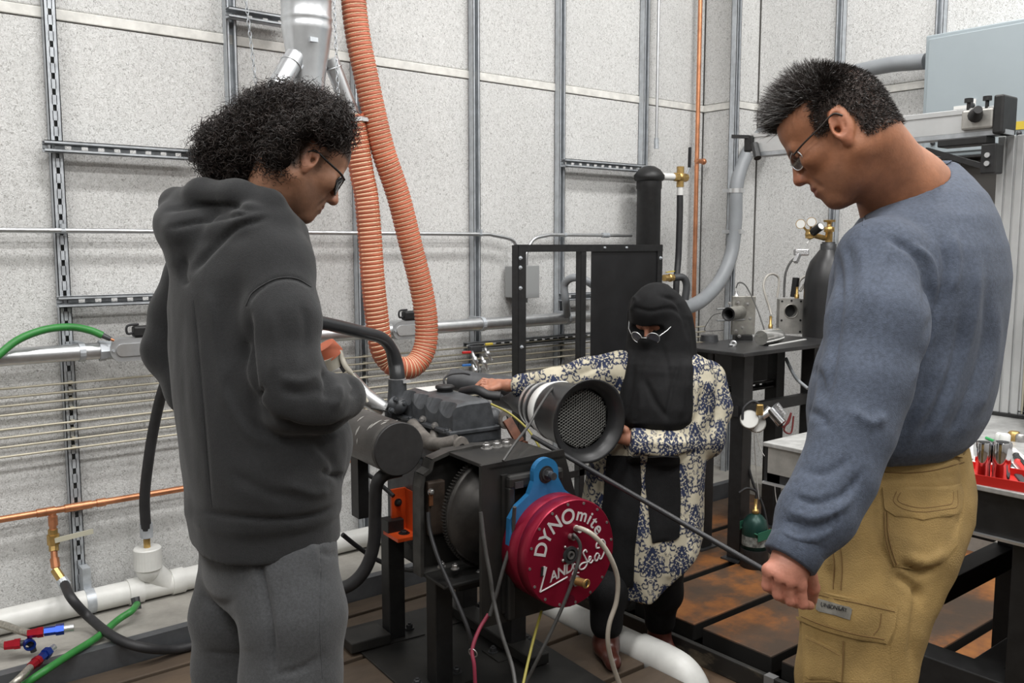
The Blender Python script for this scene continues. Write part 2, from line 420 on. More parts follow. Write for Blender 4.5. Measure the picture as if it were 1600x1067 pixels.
# --- fibre panels: between the struts, below and above the joint
ZJ0, ZJ1 = 2.252, 2.290
SX = [AY(p, 381, YW-.03).x for p in (96, 371, 563, 743.5, 875.5, 1004)]
edges = [XL] + [SX[0]-1.36, SX[0]-.68] + SX + [XC]
def panel(lo, hi, parent): return MB().bb(lo, hi, .006).build('panel', M_WALL, parent)
for a, b in zip(edges[:-1], edges[1:]):
    panel((a+.003, YW, -.1), (b-.003, YW+.035, ZJ0-.002), w_left); panel((a+.003, YW, ZJ1+.002), (b-.003, YW+.035, CEIL), w_left)
p_side = struct(MB().bb((XC+.02, YP+.02, -.15), (XR+.03, YW+.03, CEIL)).build('wall_pilaster', M_BACK))
for z0, z1 in ((-.1, ZJ0-.002), (ZJ1+.002, CEIL)):
    panel((XC, YP, z0), (XC+.03, YW-.001, z1), p_side); panel((XC, YP, z0), (XR, YP+.03, z1), p_side)
RS = [AX(p, 381, XR-.03).y for p in (1300, 1452)]
redge = [YP-.001, 2.86, 2.27, 1.6, .95, .2, -.6, -1.5, YB]
for a, b in zip(redge[:-1], redge[1:]):
    panel((XR, b+.004, -.1), (XR+.035, a-.004, ZJ0-.002), w_right); panel((XR, b+.004, ZJ1+.002), (XR+.035, a-.004, CEIL), w_right)
struct(MB().bb((XL, YW-.006, ZJ0), (XC, YW+.03, ZJ1), .003).build('trim_1', M_CREAM))
m = MB(); m.bb((XC-.006, YP-.006, ZJ0), (XC, YW-.006, ZJ1)); m.bb((XC-.006, YP-.006, ZJ0), (XR, YP, ZJ1)); struct(m.build('trim_2', M_CREAM))
struct(MB().bb((XR-.006, YB, ZJ0), (XR, YP-.006, ZJ1), .003).build('trim_3', M_CREAM))
# --- concrete ledge along the walls with its steel angle
LY, LZ = 3.16, .075
struct(MB().bb((XL, LY, -.15), (XR, YW+.02, LZ), .006).build('baseboard_left', M_CONC))
struct(MB().bb((4.30, YB, -.15), (XR+.02, LY, LZ), .006).build('baseboard_right', M_CONC))
M_ANGLE = mat('grey_angle_steel', (.105, .11, .118), .5, .35, var=.15, vs=14)
m = MB(); m.bb((XL, LY-.012, -.02), (4.3, LY, LZ+.004)); m.bb((XL, LY-.012, LZ), (4.3, LY+.03, LZ+.005)); struct(m.build('trim_4', M_ANGLE))
# --- floor: slotted steel bedplate, two fields with a trench between
M_PLK = mat('worn_bedplate_brown', (.128, .090, .060), .6, .15, var=.85, vs=3.2, col2=(.055, .043, .034), bump=.25, bs=25, stretch=(.35, 1, 1), lo=.38, hi=.62, rvar=.15)
def rust_mat():
    m = bpy.data.materials.new('rusty_bedplate'); m.use_nodes = True; N = m.node_tree.nodes; L = m.node_tree.links; b = N['Principled BSDF']
    tc = N.new('ShaderNodeTexCoord'); gm = N.new('ShaderNodeNewGeometry')
    n = N.new('ShaderNodeTexNoise'); n.inputs['Scale'].default_value = 2.1; n.inputs['Detail'].default_value = 8; n.inputs['Roughness'].default_value = .65; L.new(gm.outputs['Position'], n.inputs['Vector'])
    r = N.new('ShaderNodeValToRGB'); e = r.color_ramp.elements
    e[0].position = .40; e[0].color = (.075, .05, .034, 1); e[1].position = .66; e[1].color = (.42, .165, .04, 1)
    x = e.new(.49); x.color = (.12, .065, .036, 1); x = e.new(.56); x.color = (.27, .105, .033, 1)
    L.new(n.outputs['Fac'], r.inputs['Fac'])
    sx = N.new('ShaderNodeSeparateXYZ'); L.new(gm.outputs['True Normal'], sx.inputs[0]); mx = N.new('ShaderNodeMix'); mx.data_type = 'RGBA'; mx.inputs['A'].default_value = (.016, .015, .014, 1)
    L.new(sx.outputs['Z'], mx.inputs['Factor']); L.new(r.outputs['Color'], mx.inputs['B']); L.new(mx.outputs['Result'], b.inputs['Base Color'])
    b.inputs['Roughness'].default_value = .62; b.inputs['Metallic'].default_value = .15
    n2 = N.new('ShaderNodeTexNoise'); n2.inputs['Scale'].default_value = 40; L.new(gm.outputs['Position'], n2.inputs['Vector'])
    bp = N.new('ShaderNodeBump'); bp.inputs['Strength'].default_value = .3; bp.inputs['Distance'].default_value = .004; L.new(n2.outputs['Fac'], bp.inputs['Height']); L.new(bp.outputs['Normal'], b.inputs['Normal'])
    return m
M_RUST = rust_mat()
XT0, XT1 = 2.235, 2.62
floor = struct(MB().bb((XL, YB, -.25), (XR, YW, -.12)).build('floor', mat('trench_floor', (.12, .075, .045), .8, var=.5, vs=6)))
y = 3.155; k = 0
while y > YB:
    w = .335 if k else .135
    MB().bb((XL, max(y-w+.012, YB), -.115), (XT0, y-.012, 0), .004).build('plank', M_PLK, floor); y -= w; k += 1
y = 3.15
while y > YB:
    MB().bb((XT1, max(y-.345+.018, YB), -.07), (4.3, y-.018, 0), .006).build('plank', M_RUST, floor); y -= .3485
M_CHIP = mat('chipped_black_beam', (.025, .024, .022), .6, var=.8, vs=9, col2=(.20, .17, .12), lo=.55, hi=.68, stretch=(3, .6, 2))
m = MB(); m.bb((2.562, YB, -.12), (2.585, 3.15, -.045), .004); m.bb((2.595, YB, -.12), (XT1, 3.15, -.075), .004); m.build('beam', M_CHIP, floor, 'black edge beam with chipped paint')
# --- strut channels
def channel(mb, a, b, n, w=.041, h=.041, mode='open', pitch=.055, hole=.022):
    """mode open: lips towards n; slot: slotted web towards n; back: slotted web at the wall side, open towards n"""
    a, b = Vector(a), Vector(b); d = (b-a).normalized(); L = (b-a).length; n = Vector(n).normalized(); u = d.cross(n).normalized(); t = .003
    ax = (u, d, n); c = (a+b)/2
    web = n*(h-t/2) if mode == 'slot' else n*(t/2)
    for s in (-1, 1):
        mb.box(c+u*s*(w/2-t/2)+n*(h/2), (t, L, h), ax)
        if mode == 'slot': mb.box(c+u*s*(w/2-.005)+n*(t/2), (.010, L, t), ax)
        else: mb.box(c+u*s*(w/2-.005)+n*(h-t/2), (.010, L, t), ax); mb.box(c+u*s*(w/2-.0085)+n*(h-.005), (.002, L, .008), ax)
    if mode == 'open': mb.box(c+web, (w, L, t), ax)
    else:
        for s in (-1, 1): mb.box(c+u*s*(w/2-.0072)+web, (.0144, L, t), ax)
        k = max(1, int(L/pitch)); p = L/k
        for i in range(k+1):
            lo_, hi_ = max(0, i*p-(p-hole)/2), min(L, i*p+(p-hole)/2)
            mb.box(a+d*((lo_+hi_)/2)+web, (w-.024, hi_-lo_, t), ax)
    return mb
NW = Vector((0, -1, 0)); NR = Vector((-1, 0, 0))
lab = ['slotted steel strut channel on the wall left of the man in the hoodie', 'steel strut channel rising behind the curly hair',
       'steel strut channel behind the hanging orange hose', 'steel strut channel just right of the orange hose loop',
       'steel strut channel rising above the open black frame', 'steel strut channel behind the tall black canister']
for i, x in enumerate(SX):
    z0 = LZ + (.06 if i == 0 else 0.0)
    one('strut_channel', channel(MB(), (x, YW-.001, z0), (x, YW-.001, CEIL-.01), NW, mode='slot' if i == 0 else 'open'), M_GALV, lab[i], 'strut', 'strut channels on the walls')
x = AY(1142, 200, YP).x
one('strut_channel', channel(MB(), (x-.0, YP-.001, LZ), (x, YP-.001, CEIL-.01), NW), M_GALV, 'steel strut channel in the corner beside the vertical copper pipe', 'strut', 'strut channels on the walls')
for y, l in zip(RS, ('steel strut channel behind the head of the man in blue', 'steel strut channel at top right above the blue-grey panel')):
    one('strut_channel', channel(MB(), (XR-.001, y, LZ), (XR-.001, y, CEIL-.01), NR), M_GALV, l, 'strut', 'strut channels on the walls')
def hstrut(p0, p1, zoff, lbl, mode='back', m=M_GALV):
    a = AY(p0[0], p0[1], YW-.042); b = AY(p1[0], p1[1], YW-.042); z = (a.z+b.z)/2+zoff
    mb = channel(MB(), (a.x, YW-.042, z), (b.x, YW-.042, z), NW, mode=mode)
    return one('strut_bracket', mb, m, lbl, 'strut', 'horizontal strut brackets')
hstrut((66, 230), (312, 243), 0, 'long slotted strut arm running left to the curly hair')
hstrut((88, 471), (330, 463), 0, 'slotted strut arm above the green hose end')
hstrut((352, 22), (450, 36), 0, 'short slotted strut arm at the top beside the steel duct')
hstrut((876, 257), (1002, 262), 0, 'slotted strut arm clamped to the black canister')
hstrut((724, 541), (925, 524), 0, 'dark slotted strut arm above the small coloured valves', m=M_GALVD)
hstrut((872, 461), (930, 464), 0, 'short slotted strut arm seen through the open black frame')
# bolt plates at the arm ends
a = AY(306, 243, YW-.1); one('end_clamp', MB().box(a, (.05, .03, .05), bev=.004).hexbolt(a+Vector((0, -.015, 0)), NW, .01, .012), M_DSTEEL, 'dark end clamp at the strut arm by the curly hair', 'clamp')
# --- thin rods strung along the wall
M_ROD = mat('cream_rod', (.55, .51, .40), .45, .3, var=.2, vs=4)
rods = [608, 622, 635.5, 650, 672, 685, 700, 715]
where = ['topmost', 'second from the top', 'third from the top', 'fourth from the top', 'fifth from the top', 'sixth from the top', 'second from the bottom', 'bottom']
for i, yy in enumerate(rods):
    z = AY(0, yy, 3.555).z
    m = MB(); m.cyl((XL+.02, 3.555, z), (XC-.02, 3.555, z), .0042, n=8)
    for x in SX[:]: m.box((x, 3.567, z), (.012, .024, .012))
    one('wall_rod', m, M_ROD, 'thin cream rod along the wall, %s of eight' % where[i], 'rod', 'cream rods strung along the wall')
# ------------------------------------------------------------------ conduits and pipes on the long wall
def strap(mb, p, d, r, w=.014):
    p, d = Vector(p), Vector(d).normalized(); mb.cyl(p-d*w/2, p+d*w/2, r*1.1+.001, n=18, smooth=False); return mb
XD = Vector((1, 0, 0))
# thin conduit at eye height, ending in the junction box
zc = AY(420, 363, 3.55).z; Yc = 3.555
bx = AY(815, 440, 3.56)
x1 = AY(772, 366, Yc).x
t = thing('thin_conduit', 'thin galvanised conduit along the wall, bending down into the grey box', 'conduit', (1.0, Yc, zc))
xe = AY(808, 400, Yc).x
m = MB(); m.tube([(XL+.05, Yc, zc)] + [(x, Yc, zc) for x in (0.0, .5, 1, 1.5, 2, x1-.06)] + spline([(x1-.03, Yc, zc), (xe-.03, Yc, zc-.03), (xe, Yc, zc-.10)], 6) + [(xe, Yc, bx.z+.08)], .0095, 12)
m.build('pipe', M_PIPE, t)
for x in (SX[0], SX[1], SX[3]): m = MB(); strap(m, (x, Yc, zc), XD, .0095, .016); m.box((x, Yc+.004, zc+.015), (.012, .03, .018)); m.build('strap', M_GALV, t)
m = MB(); m.cyl((xe, Yc, bx.z+.075), (xe, Yc, bx.z+.11), .015, n=12); m.build('connector', M_GALV, t)
t = thing('junction_box', 'square grey junction box behind the open black frame', 'electrical box', bx-Vector((0, 0, .08)))
MB().box(bx, (.15, .09, .16), bev=.004).build('body', mat('grey_box_paint', (.36, .37, .37), .5, .2), t)
MB().box(bx+Vector((0, -.047, 0)), (.156, .006, .166), bev=.002).build('cover', MATS['grey_box_paint'], t)
x0 = AY(822, 392, Yc).x; xs = AY(868, 365, Yc).x
t = thing('thin_conduit', 'short thin conduit rising over the black frame to the canister', 'conduit', (x0, Yc, zc))
m = MB(); m.tube([(x0, Yc, zc-.35), (x0, Yc, zc-.15)] + spline([(x0, Yc, zc-.10), (x0+.05, Yc, zc-.025), (xs-.04, Yc, zc)], 6) + [(xs+.1, Yc, zc), (3.75, Yc, zc)], .0095, 12); m.build('pipe', M_PIPE, t)
m = MB(); strap(m, (SX[4], Yc, zc), XD, .0095, .016); m.build('strap', M_GALV, t)
m = MB(); xk = AY(946, 365, Yc).x; m.cyl((xk-.025, Yc, zc), (xk+.025, Yc, zc), .014, n=12); m.build('connector', M_GALV, t)
xv = AY(1026, 200, Yc).x
t = thing('thin_conduit', 'thin vertical conduit dropping to the black canister', 'conduit', (xv, Yc, 2))
MB().cyl((xv, Yc, 2.02), (xv, Yc, CEIL-.02), .009, n=12).build('pipe', M_PIPE, t)
zk = AY(1026, 224, Yc).z; MB().cyl((xv, Yc, zk-.03), (xv, Yc, zk+.03), .014, n=12).build('connector', M_GALV, t)
# thick conduit with two conduit bodies
Yg = 3.50; za = AY(0, 561, Yg).z; zb = AY(880, 496, Yg).z; zg = (za+zb)/2; Rg = .031
def gx(px): return AY(px, 381, Yg).x
t = thing('thick_conduit', 'thick shiny conduit running along the wall with two access bodies', 'conduit', (1.2, Yg, zg))
for i, (a, b) in enumerate(((None, 150), (240, 612), (655, 925))):
    m = MB(); m.cyl((XL+.05 if a is None else gx(a), Yg, zg), (gx(b), Yg, zg), Rg, n=24); m.build('pipe', M_PIPE, t)
for px in (155, 590, 668): m = MB(); m.lathe((gx(px)-.02, Yg, zg), XD, [(0, Rg*1.1), (.0, Rg*1.22), (.022, Rg*1.22), (.023, Rg*1.1), (.045, Rg*1.1)], 8, False); m.build('coupling', M_GALV, t)
for px in (118, 356, 752, 886): m = MB(); strap(m, (gx(px), Yg, zg), XD, Rg, .02); m.box((gx(px), Yg+.05, zg+.02), (.02, .08, .03)); m.build('strap', M_GALV, t)
for a, b in ((160, 250), (606, 660)):
    xa, xb = gx(a), gx(b); w = xb-xa
    bd = MB().prism(rrect(w, .084, .040, 6), ((xa+xb)/2, Yg-.035, zg), (1, 0, 0), (0, 0, 1), -.07).build('access_body', mat('cast_aluminium', (.50, .51, .52), .42, .7, var=.1), t)
    MB().prism(rrect(w*.8, .046, .022, 6), ((xa+xb)/2, Yg-.041, zg), (1, 0, 0), (0, 0, 1), -.008).build('cover', M_ALU, bd)
    for s in (-1, 1): MB().cyl(((xa+xb)/2+s*w*.45, Yg-.042, zg), ((xa+xb)/2+s*w*.45, Yg-.034, zg), .005, n=8).build('screw', M_GALV, bd)
for px, lb in ((217, 'small black plug adapter on the conduit left of the hoodie'), (637, 'small black plug adapter on the conduit inside the orange loop')):
    x = gx(px); t = thing('plug_adapter', lb, 'adapter', (x, Yg-.02, zg+.045))
    MB().box((x, Yg-.02, zg+.065), (.085, .04, .042), bev=.008).build('body', M_BLK, t)
    m = MB(); m.tube(spline([(x-.04, Yg-.02, zg+.06), (x-.062, Yg-.02, zg+.06), (x-.06, Yg-.02, zg+.088), (x-.02, Yg-.02, zg+.092)], 5), .0045, 8); m.build('lead', M_BLKR, t)
    m = MB(); m.tube(spline([(x+.04, Yg-.02, zg+.06), (x+.065, Yg-.02, zg+.066), (x+.062, Yg-.02, zg+.09), (x+.015, Yg-.02, zg+.09)], 5), .0045, 8); m.build('lead', M_BLKR, t)
# --- green hose end over the conduit
gp = [AY(-40, 590, 3.44), AY(0, 553, 3.44), AY(30, 530, 3.45), AY(70, 515, 3.46), AY(110, 511, 3.47), AY(140, 516, 3.47), AY(160, 524, 3.46)]
t = thing('green_hose', 'green garden hose arching over the conduit, its cut end bare', 'hose', (gp[3].x, 3.45, gp[1].z))
MB().tube(spline(gp, 6), .0135, 12).build('tube', M_GREENH, t)
MB().cyl(AY(158, 523, 3.46), AY(173, 530, 3.45), .011, .008, n=12).build('barb', M_DSTEEL, t)
MB().cyl(AY(168, 528, 3.45), AY(178, 532, 3.45), .005, n=8).build('tip', M_COP, t)
# ------------------------------------------------------------------ copper line low on the left
Yk = 3.56; zk0 = AY(0, 810, Yk).z; zk1 = AY(285, 765, Yk).z; zk = (zk0+zk1)/2; Rc = .0125
def kx(px): return AY(px, 790, Yk).x
t = thing('copper_line', 'horizontal copper pipe low on the wall with a brass valve drop', 'pipe', (kx(120), Yk, zk))
MB().cyl((XL+.05, Yk, zk), (kx(560), Yk, zk), Rc, n=16).build('pipe', M_COP, t)
for px in (64, 78, 108, 122, 136, 158): x = kx(px); MB().cyl((x-.016, Yk, zk), (x+.016, Yk, zk), Rc*1.25, n=16).build('fitting', M_COP, t)
xd = kx(82); yd = Yk-.01
pd = [AY(82, 800, Yk), AY(83, 835, yd), AY(84, 850, yd), AY(85, 872, yd-.02), AY(88, 893, yd-.04), AY(96, 905, yd-.06)]
MB().cyl(pd[0], pd[1], Rc, n=14).build('drop', M_COP, t); MB().cyl(pd[0]+Vector((0, 0, -.015)), pd[0]+Vector((0, 0, -.05)), Rc*1.3, n=14).build('fitting', M_COP, t)
v = MB().cyl(pd[1], pd[2], .022, n=8, smooth=False).cyl(pd[1]+Vector((0, 0, .02)), pd[1], .017, n=8, smooth=False).cyl(pd[2], pd[2]+(pd[3]-pd[2])*.5, .017, n=8, smooth=False).sphere((pd[1]+pd[2])/2, .021).build('valve', M_BRASS, t)
MB().bar((pd[1]+pd[2])/2+Vector((0, -.02, 0)), (pd[1]+pd[2])/2+Vector((.13, -.03, .012)), .006, .018).build('lever', mat('pale_lever', (.55, .53, .42), .5), v)
MB().tube([pd[2]+(pd[3]-pd[2])*.5, pd[3], pd[4]], Rc*.95, 14).build('drop', M_COP, t)
MB().cyl(pd[3], pd[3]+(pd[4]-pd[3])*.7, Rc*1.25, n=14).build('fitting', M_COP, t)
MB().cyl(pd[4]-(pd[5]-pd[4])*.3, pd[5], .016, n=8, smooth=False).build('nipple', M_BRASS, t)
MB().cyl(pd[5], pd[5]+(pd[5]-pd[4])*.9, .020, n=12, smooth=False).build('ferrule', M_GALV, t)
# black hose from it along the floor
hp = [pd[5]+(pd[5]-pd[4])*.5, AY(112, 935, 3.36), AZ(140, 965, .125), AZ(180, 996, .10), AZ(225, 1012, .07), AZ(275, 1014, .022), AZ(330, 1002, .018), AZ(400, 990, .018)]
one('black_hose', MB().tube(spline(hp, 8), .0165, 12), M_BLKR, 'black rubber hose drooping from the copper drop to the floor', 'hose')
# PVC waste line on the ledge with a wye and capped riser
Rp = .0445; zp = LZ+Rp+.004; Yq = 3.50
def qx(px): return AY(px, 900, Yq).x
t = thing('waste_pipe', 'white waste pipe lying on the concrete ledge with a capped riser', 'pipe', (qx(150), Yq, LZ))
MB().cyl((XL+.05, Yq, zp), (3.3, Yq, zp), Rp, n=28).build('pipe', M_PVC, t)
for a, b in ((198, 221), (266, 286), (452, 470)): MB().cyl((qx(a), Yq, zp), (qx(b), Yq, zp), Rp*1.12, n=28).build('collar', M_PVC, t)
top = AY(230, 855, Yq-.02); b0 = Vector((qx(258), Yq, zp))
wy = MB().tube(spline([b0, Vector((b0.x-.05, Yq-.01, zp+.06)), Vector((top.x, Yq-.02, top.z-.09)), Vector((top.x, Yq-.02, top.z-.06))], 6), Rp, 24).build('riser', M_PVC, t)
MB().bcyl((top.x, Yq-.02, top.z-.085), (top.x, Yq-.02, top.z), Rp*1.16, .004).build('cap', M_PVC, wy)
MB().cyl((top.x, Yq-.02, top.z), (top.x, Yq-.02, top.z+.045), .013, n=8, smooth=False).build('nipple', M_BRASS, wy)
x = qx(138); m = MB(); m.cyl((x-.016, Yq, zp), (x+.016, Yq, zp), Rp*1.05, n=28); m.bb((x-.014, Yq+.02, zp), (x+.014, Yq+.1, zp+.12)); m.build('strap', M_GALV, t)
# hose rising from the cap behind the hoodie
c0 = Vector((top.x, Yq-.02, top.z+.04))
hp = [c0, AY(226, 780, 3.46), AY(232, 720, 3.42), AY(242, 660, 3.38), AY(256, 605, 3.3), AY(275, 570, 3.2), AY(330, 530, 3.05), AY(420, 502, 2.95)]
t = thing('drain_hose', 'thick black hose rising from the white riser behind the hoodie', 'hose', c0)
MB().tube(spline(hp, 8), .0195, 14).build('tube', M_BLKR, t)
MB().cyl(c0+Vector((0, 0, .0)), c0+Vector((0, 0, .055)), .0235, n=14, smooth=False).build('ferrule', M_GALV, t)
# green hose lying low left, and braided lines with red and blue fittings
gp = [AZ(30, 1075, .06), AZ(70, 1048, .095), AZ(110, 1022, .095), AZ(150, 997, .095), AZ(185, 968, .11), AY(205, 955, 3.30), AY(214, 944, 3.38)]
t = thing('green_hose', 'green hose running from the pipe ledge to the lower left corner', 'hose', gp[2])
MB().tube(spline(gp, 8), .0125, 12).build('tube', M_GREENH, t)
MB().cyl(gp[-1]-Vector((0, 0, .02)), gp[-1]+Vector((0, .02, .02)), .016, n=10, smooth=False).build('clamp', M_DSTEEL, t)
M_BRAID = mat('steel_braid', (.45, .43, .38), .4, .8, var=.3, vs=120)
M_ANR = mat('red_anodised', (.45, .015, .03), .25, .7); M_ANB = mat('blue_anodised', (.02, .06, .35), .25, .7)
def an_hose(pts, rr, lbl, mode):
    t = thing('braided_hose', lbl, 'hose', pts[0], 'braided hoses at the lower left')
    MB().tube(spline(pts[:-1], 6), rr, 12).build('braid', M_BRAID, t)
    a, b = pts[-2], pts[-1]; d = (b-a).normalized()
    MB().lathe(a-d*.01, d, [(0, rr*1.15), (.03, rr*1.3), (.03, rr*1.45), (.048, rr*1.45)], 8, False).build('red_collar', M_ANR, t)
    if mode == 1:
        MB().tube([a+d*.035, a+d*.06, a+d*.07+Vector((0, 0, -.01)), a+d*.075+Vector((0, 0, -.035))], rr*.8, 12).build('elbow', M_DARKG, t)
        o = MB().ring(circle(rr*1.5, 16), circle(rr*1.05, 16), a+d*.06+Vector((0, -.01, .0)), Vector((1, 0, 0)), Vector((0, 0, 1)), .02).build('blue_nut', M_ANB, t)
    else:
        MB().lathe(a+d*.04, d, [(0, rr*1.2), (.035, rr*1.2), (.035, rr*1.5), (.06, rr*1.5)], 6, False).build('blue_nut', M_ANB, t)
        MB().lathe(a+d*.1, d, [(0, rr*1.1), (.03, rr*1.1)], 12).build('tip', M_ALU, t)
an_hose([AZ(-50, 968, .16), AZ(0, 975, .16), AZ(30, 985, .16), AZ(48, 990, .16), AZ(75, 986, .16)], .0125, 'braided hose with red collar ending under the white pipe', 0)
an_hose([AZ(-50, 1000, .13), AZ(-10, 1003, .13), AZ(12, 1008, .13), AZ(40, 1004, .13)], .0125, 'braided hose with an open blue ring fitting', 1)
an_hose([AZ(0, 1085, .05), AZ(25, 1065, .10), AZ(50, 1040, .11), AZ(85, 1010, .11)], .012, 'braided hose pointing up beside the green hose', 0)
# ------------------------------------------------------------------ steel duct with three outlets and the orange hose
Yd = 3.10
dc = AY(479, 20, Yd); dep = depth(dc); px2m = dep/FPX
t = thing('steel_duct', 'shiny round steel duct at the top that forks into three', 'duct', (dc.x, Yd, AY(490, 140, Yd).z))
def dz(y): return AY(480, y, Yd).z
m = MB(); prof = [(dz(150), 25), (dz(120), 27), (dz(80), 34), (dz(50), 38.5), (dz(44), 40), (dz(40), 38.5), (dz(34), 39), (dz(31), 40.5), (dz(28), 39), (dz(4), 39), (dz(2), 40), (dz(0), 39)]
z0 = prof[0][0]; m.lathe((dc.x, Yd, z0), (0, 0, 1), [(z-z0, r*px2m) for z, r in prof] + [(CEIL-z0, 39*px2m)], 32); m.build('trunk', M_DUCT, t)
la, lb_ = AY(462, 88, Yd-.02), AY(424, 152, Yd-.05)
MB().cyl(la, lb_, 16*px2m, n=24).build('outlet', M_DUCT, t); MB().torus(la+(lb_-la)*.2, lb_-la, 16.3*px2m, .003).build('bead', M_DUCT, t)
ra, rb = AY(516, 92, Yd-.01), AY(551, 182, Yd)
MB().cyl(ra, rb, 13*px2m, n=24).build('outlet', M_DUCT, t); MB().torus(ra+(rb-ra)*.15, rb-ra, 13.4*px2m, .003).build('bead', M_DUCT, t)
m = MB(); m.box(AY(490, 62, Yd-.1), (.03, .012, .016)); m.build('latch', M_GALV, t)
hpx = [(550, 180), (558, 225), (566, 275), (572, 305), (577, 360), (582, 430), (588, 490), (595, 540), (607, 563), (625, 575), (645, 572), (659, 556), (666, 530), (665, 490), (656, 440), (641, 380), (622, 305), (600, 240), (586, 185), (572, 120), (559, 55), (552, -10), (549, -120), (549, -260)]
hs = [AY(x, y, Yd-.0 if i < 9 else Yd-.03) for i, (x, y) in enumerate(hpx)]
M_ORH = mat('orange_silicone_hose', (.43, .115, .058), .55, var=.18, vs=9)
M_WIRE = mat('cream_cord', (.72, .55, .36), .6)
t = thing('orange_hose', 'orange ribbed exhaust hose hanging in a long U loop', 'hose', hs[10])
path = spline(hs, 16)
ln = [0]
for a, b in zip(path[:-1], path[1:]): ln.append(ln[-1]+(b-a).length)
P_ = np.array([tuple(p) for p in path]); Ltot = ln[-1]; pitch = .0165; R_h = .0475
def at_len(s): return Vector([np.interp(s, ln, P_[:, k]) for k in range(3)])
nr = int(Ltot/pitch); pts = []; rr = []
for i in range(nr*4):
    pts.append(at_len(i*pitch/4)); rr.append(R_h*(0.93, 1.0, 1.0, .98)[i % 4])
MB().tube(pts, rr, 24).build('hose_wall', M_ORH, t)
hx = []; pu = None
for i in range(nr*14):
    s = i*pitch/14; p = at_len(s); tg = (at_len(min(s+.01, Ltot))-at_len(max(s-.01, 0))).normalized()
    if pu is None: pu = frame(tg)[0]
    pu = (pu-tg*pu.dot(tg)).normalized(); pv = tg.cross(pu); a = 2*PI*i/14
    hx.append(p+pu*(R_h*.955*math.cos(a))+pv*(R_h*.955*math.sin(a)))
MB().tube(hx, .0026, 4).build('spiral_cord', M_WIRE, t)
d0 = (hs[1]-hs[0]).normalized(); m = MB(); m.cyl(hs[0]+d0*.01, hs[0]+d0*.026, R_h*1.06, n=24); m.box(hs[0]+d0*.018+Vector((.03, -.04, 0)), (.03, .02, .014)); m.build('hose_clamp', M_ALU, t)
def chain(p0, p1, lbl):
    m = MB(); n = int((p1-p0).length/.02); d = (p1-p0).normalized(); u, v, _ = frame(d)
    for i in range(n):
        c = p0+d*(i+.5)*.02; q = u if i % 2 else v
        pts = [c+d*(.0125*math.cos(a))+q*(.006*math.sin(a)) for a in [2*PI*k/8 for k in range(9)]]
        m.tube(pts, .0016, 5)
    one('hanging_chain', m, M_GALV, lbl, 'chain')
chain(AY(377, -60, 3.2), AY(402, 150, 3.2), 'thin steel chain hanging left of the duct')
chain(AY(519, -60, Yd-.12), AY(529, 160, Yd-.12), 'thin steel chain hanging over the duct outlet on the right')
# ------------------------------------------------------------------ copper riser, canister, grey flexible conduit near the corner
xq = AY(1090, 200, 3.56).x
t = thing('copper_riser', 'vertical copper pipe beside the wall corner', 'pipe', (xq, 3.56, .3))
MB().cyl((xq, 3.56, .3), (xq, 3.56, CEIL-.01), .0135, n=14).build('pipe', M_COP, t)
z = AY(1090, 252, 3.56).z; MB().cyl((xq-.02, 3.55, z), (xq+.05, 3.55, z), .014, n=12).sphere((xq+.05, 3.55, z), .019).build('tee', M_COP, t)
Yf = 3.46; cx = AY(1014, 300, Yf).x; zt = AY(1014, 257, Yf).z
t = thing('filter_canister', 'tall black filter canister with domed cap on the wall', 'canister', (cx, Yf, LZ))
rf = .067
MB().lathe((cx, Yf, .95), (0, 0, 1), [(0, rf*.9), (.02, rf), (zt-.95-.14, rf), (zt-.95-.13, rf*1.06), (zt-.95-.09, rf*1.06)], 28).build('bowl', M_BLK, t)
m = MB(); m.lathe((cx, Yf, zt-.09), (0, 0, 1), [(0, rf*1.16), (.012, rf*1.28), (.03, rf*1.28), (.045, rf*1.1), (.062, rf*.9), (.08, rf*.45), (.083, rf*.1)], 28); m.build('cap', M_BLK, t)
MB().bb((cx-.03, Yf+.05, .95), (cx+.03, YW-.005, 1.4)).build('bracket', M_BLK, t)
ve = AY(1063, 277, Yf-.06)
MB().cyl((cx+.05, Yf-.03, ve.z), ve, .02, n=14).build('nipple', M_WHITE, t)
t = thing('brass_valve', 'brass ball valve with upright black lever beside the canister', 'valve', ve-Vector((0, 0, .1)))
v = MB().cyl(ve-Vector((.05, 0, 0)), ve+Vector((.05, 0, 0)), .024, n=8, smooth=False).cyl(ve-Vector((0, 0, .055)), ve+Vector((0, 0, .06)), .021, n=8, smooth=False).sphere(ve, .03).build('body', M_BRASS, t)
l0 = AY(1077, 262, Yf-.09); l1 = AY(1078, 230, Yf-.09)
MB().bar(l0, l1, .02, .008, bev=.003).build('lever', M_BLK, t); MB().cyl(ve+Vector((.03, -.02, .02)), l0, .006, n=8).build('stem', M_GALV, t)
MB().cyl(ve-Vector((0, 0, .05)), ve-Vector((0, 0, .12)), .018, n=12).build('nipple', M_WHITE, t)
hp = [ve-Vector((0, 0, .1)), AY(1062, 340, Yf-.06), AY(1060, 400, Yf-.06), AY(1057, 440, Yf-.08), AY(1055, 500, Yf-.08)]
one('black_hose', MB().tube(spline(hp, 8), .0185, 12), M_BLKR, 'straight black hose hanging below the brass ball valve', 'hose')
p = AY(1047, 434, 3.2)
t = thing('brass_valve', 'small brass valve with yellow handle beside the black panel', 'valve', p-Vector((0, 0, .05)))
MB().cyl(p-Vector((.05, 0, 0)), p+Vector((.03, 0, 0)), .018, n=8, smooth=False).sphere(p, .022).build('body', M_BRASS, t)
MB().bar(p+Vector((-.03, 0, .03)), p+Vector((.03, 0, .035)), .012, .005).build('handle', mat('yellow_plastic', (.6, .45, .05), .4), t)
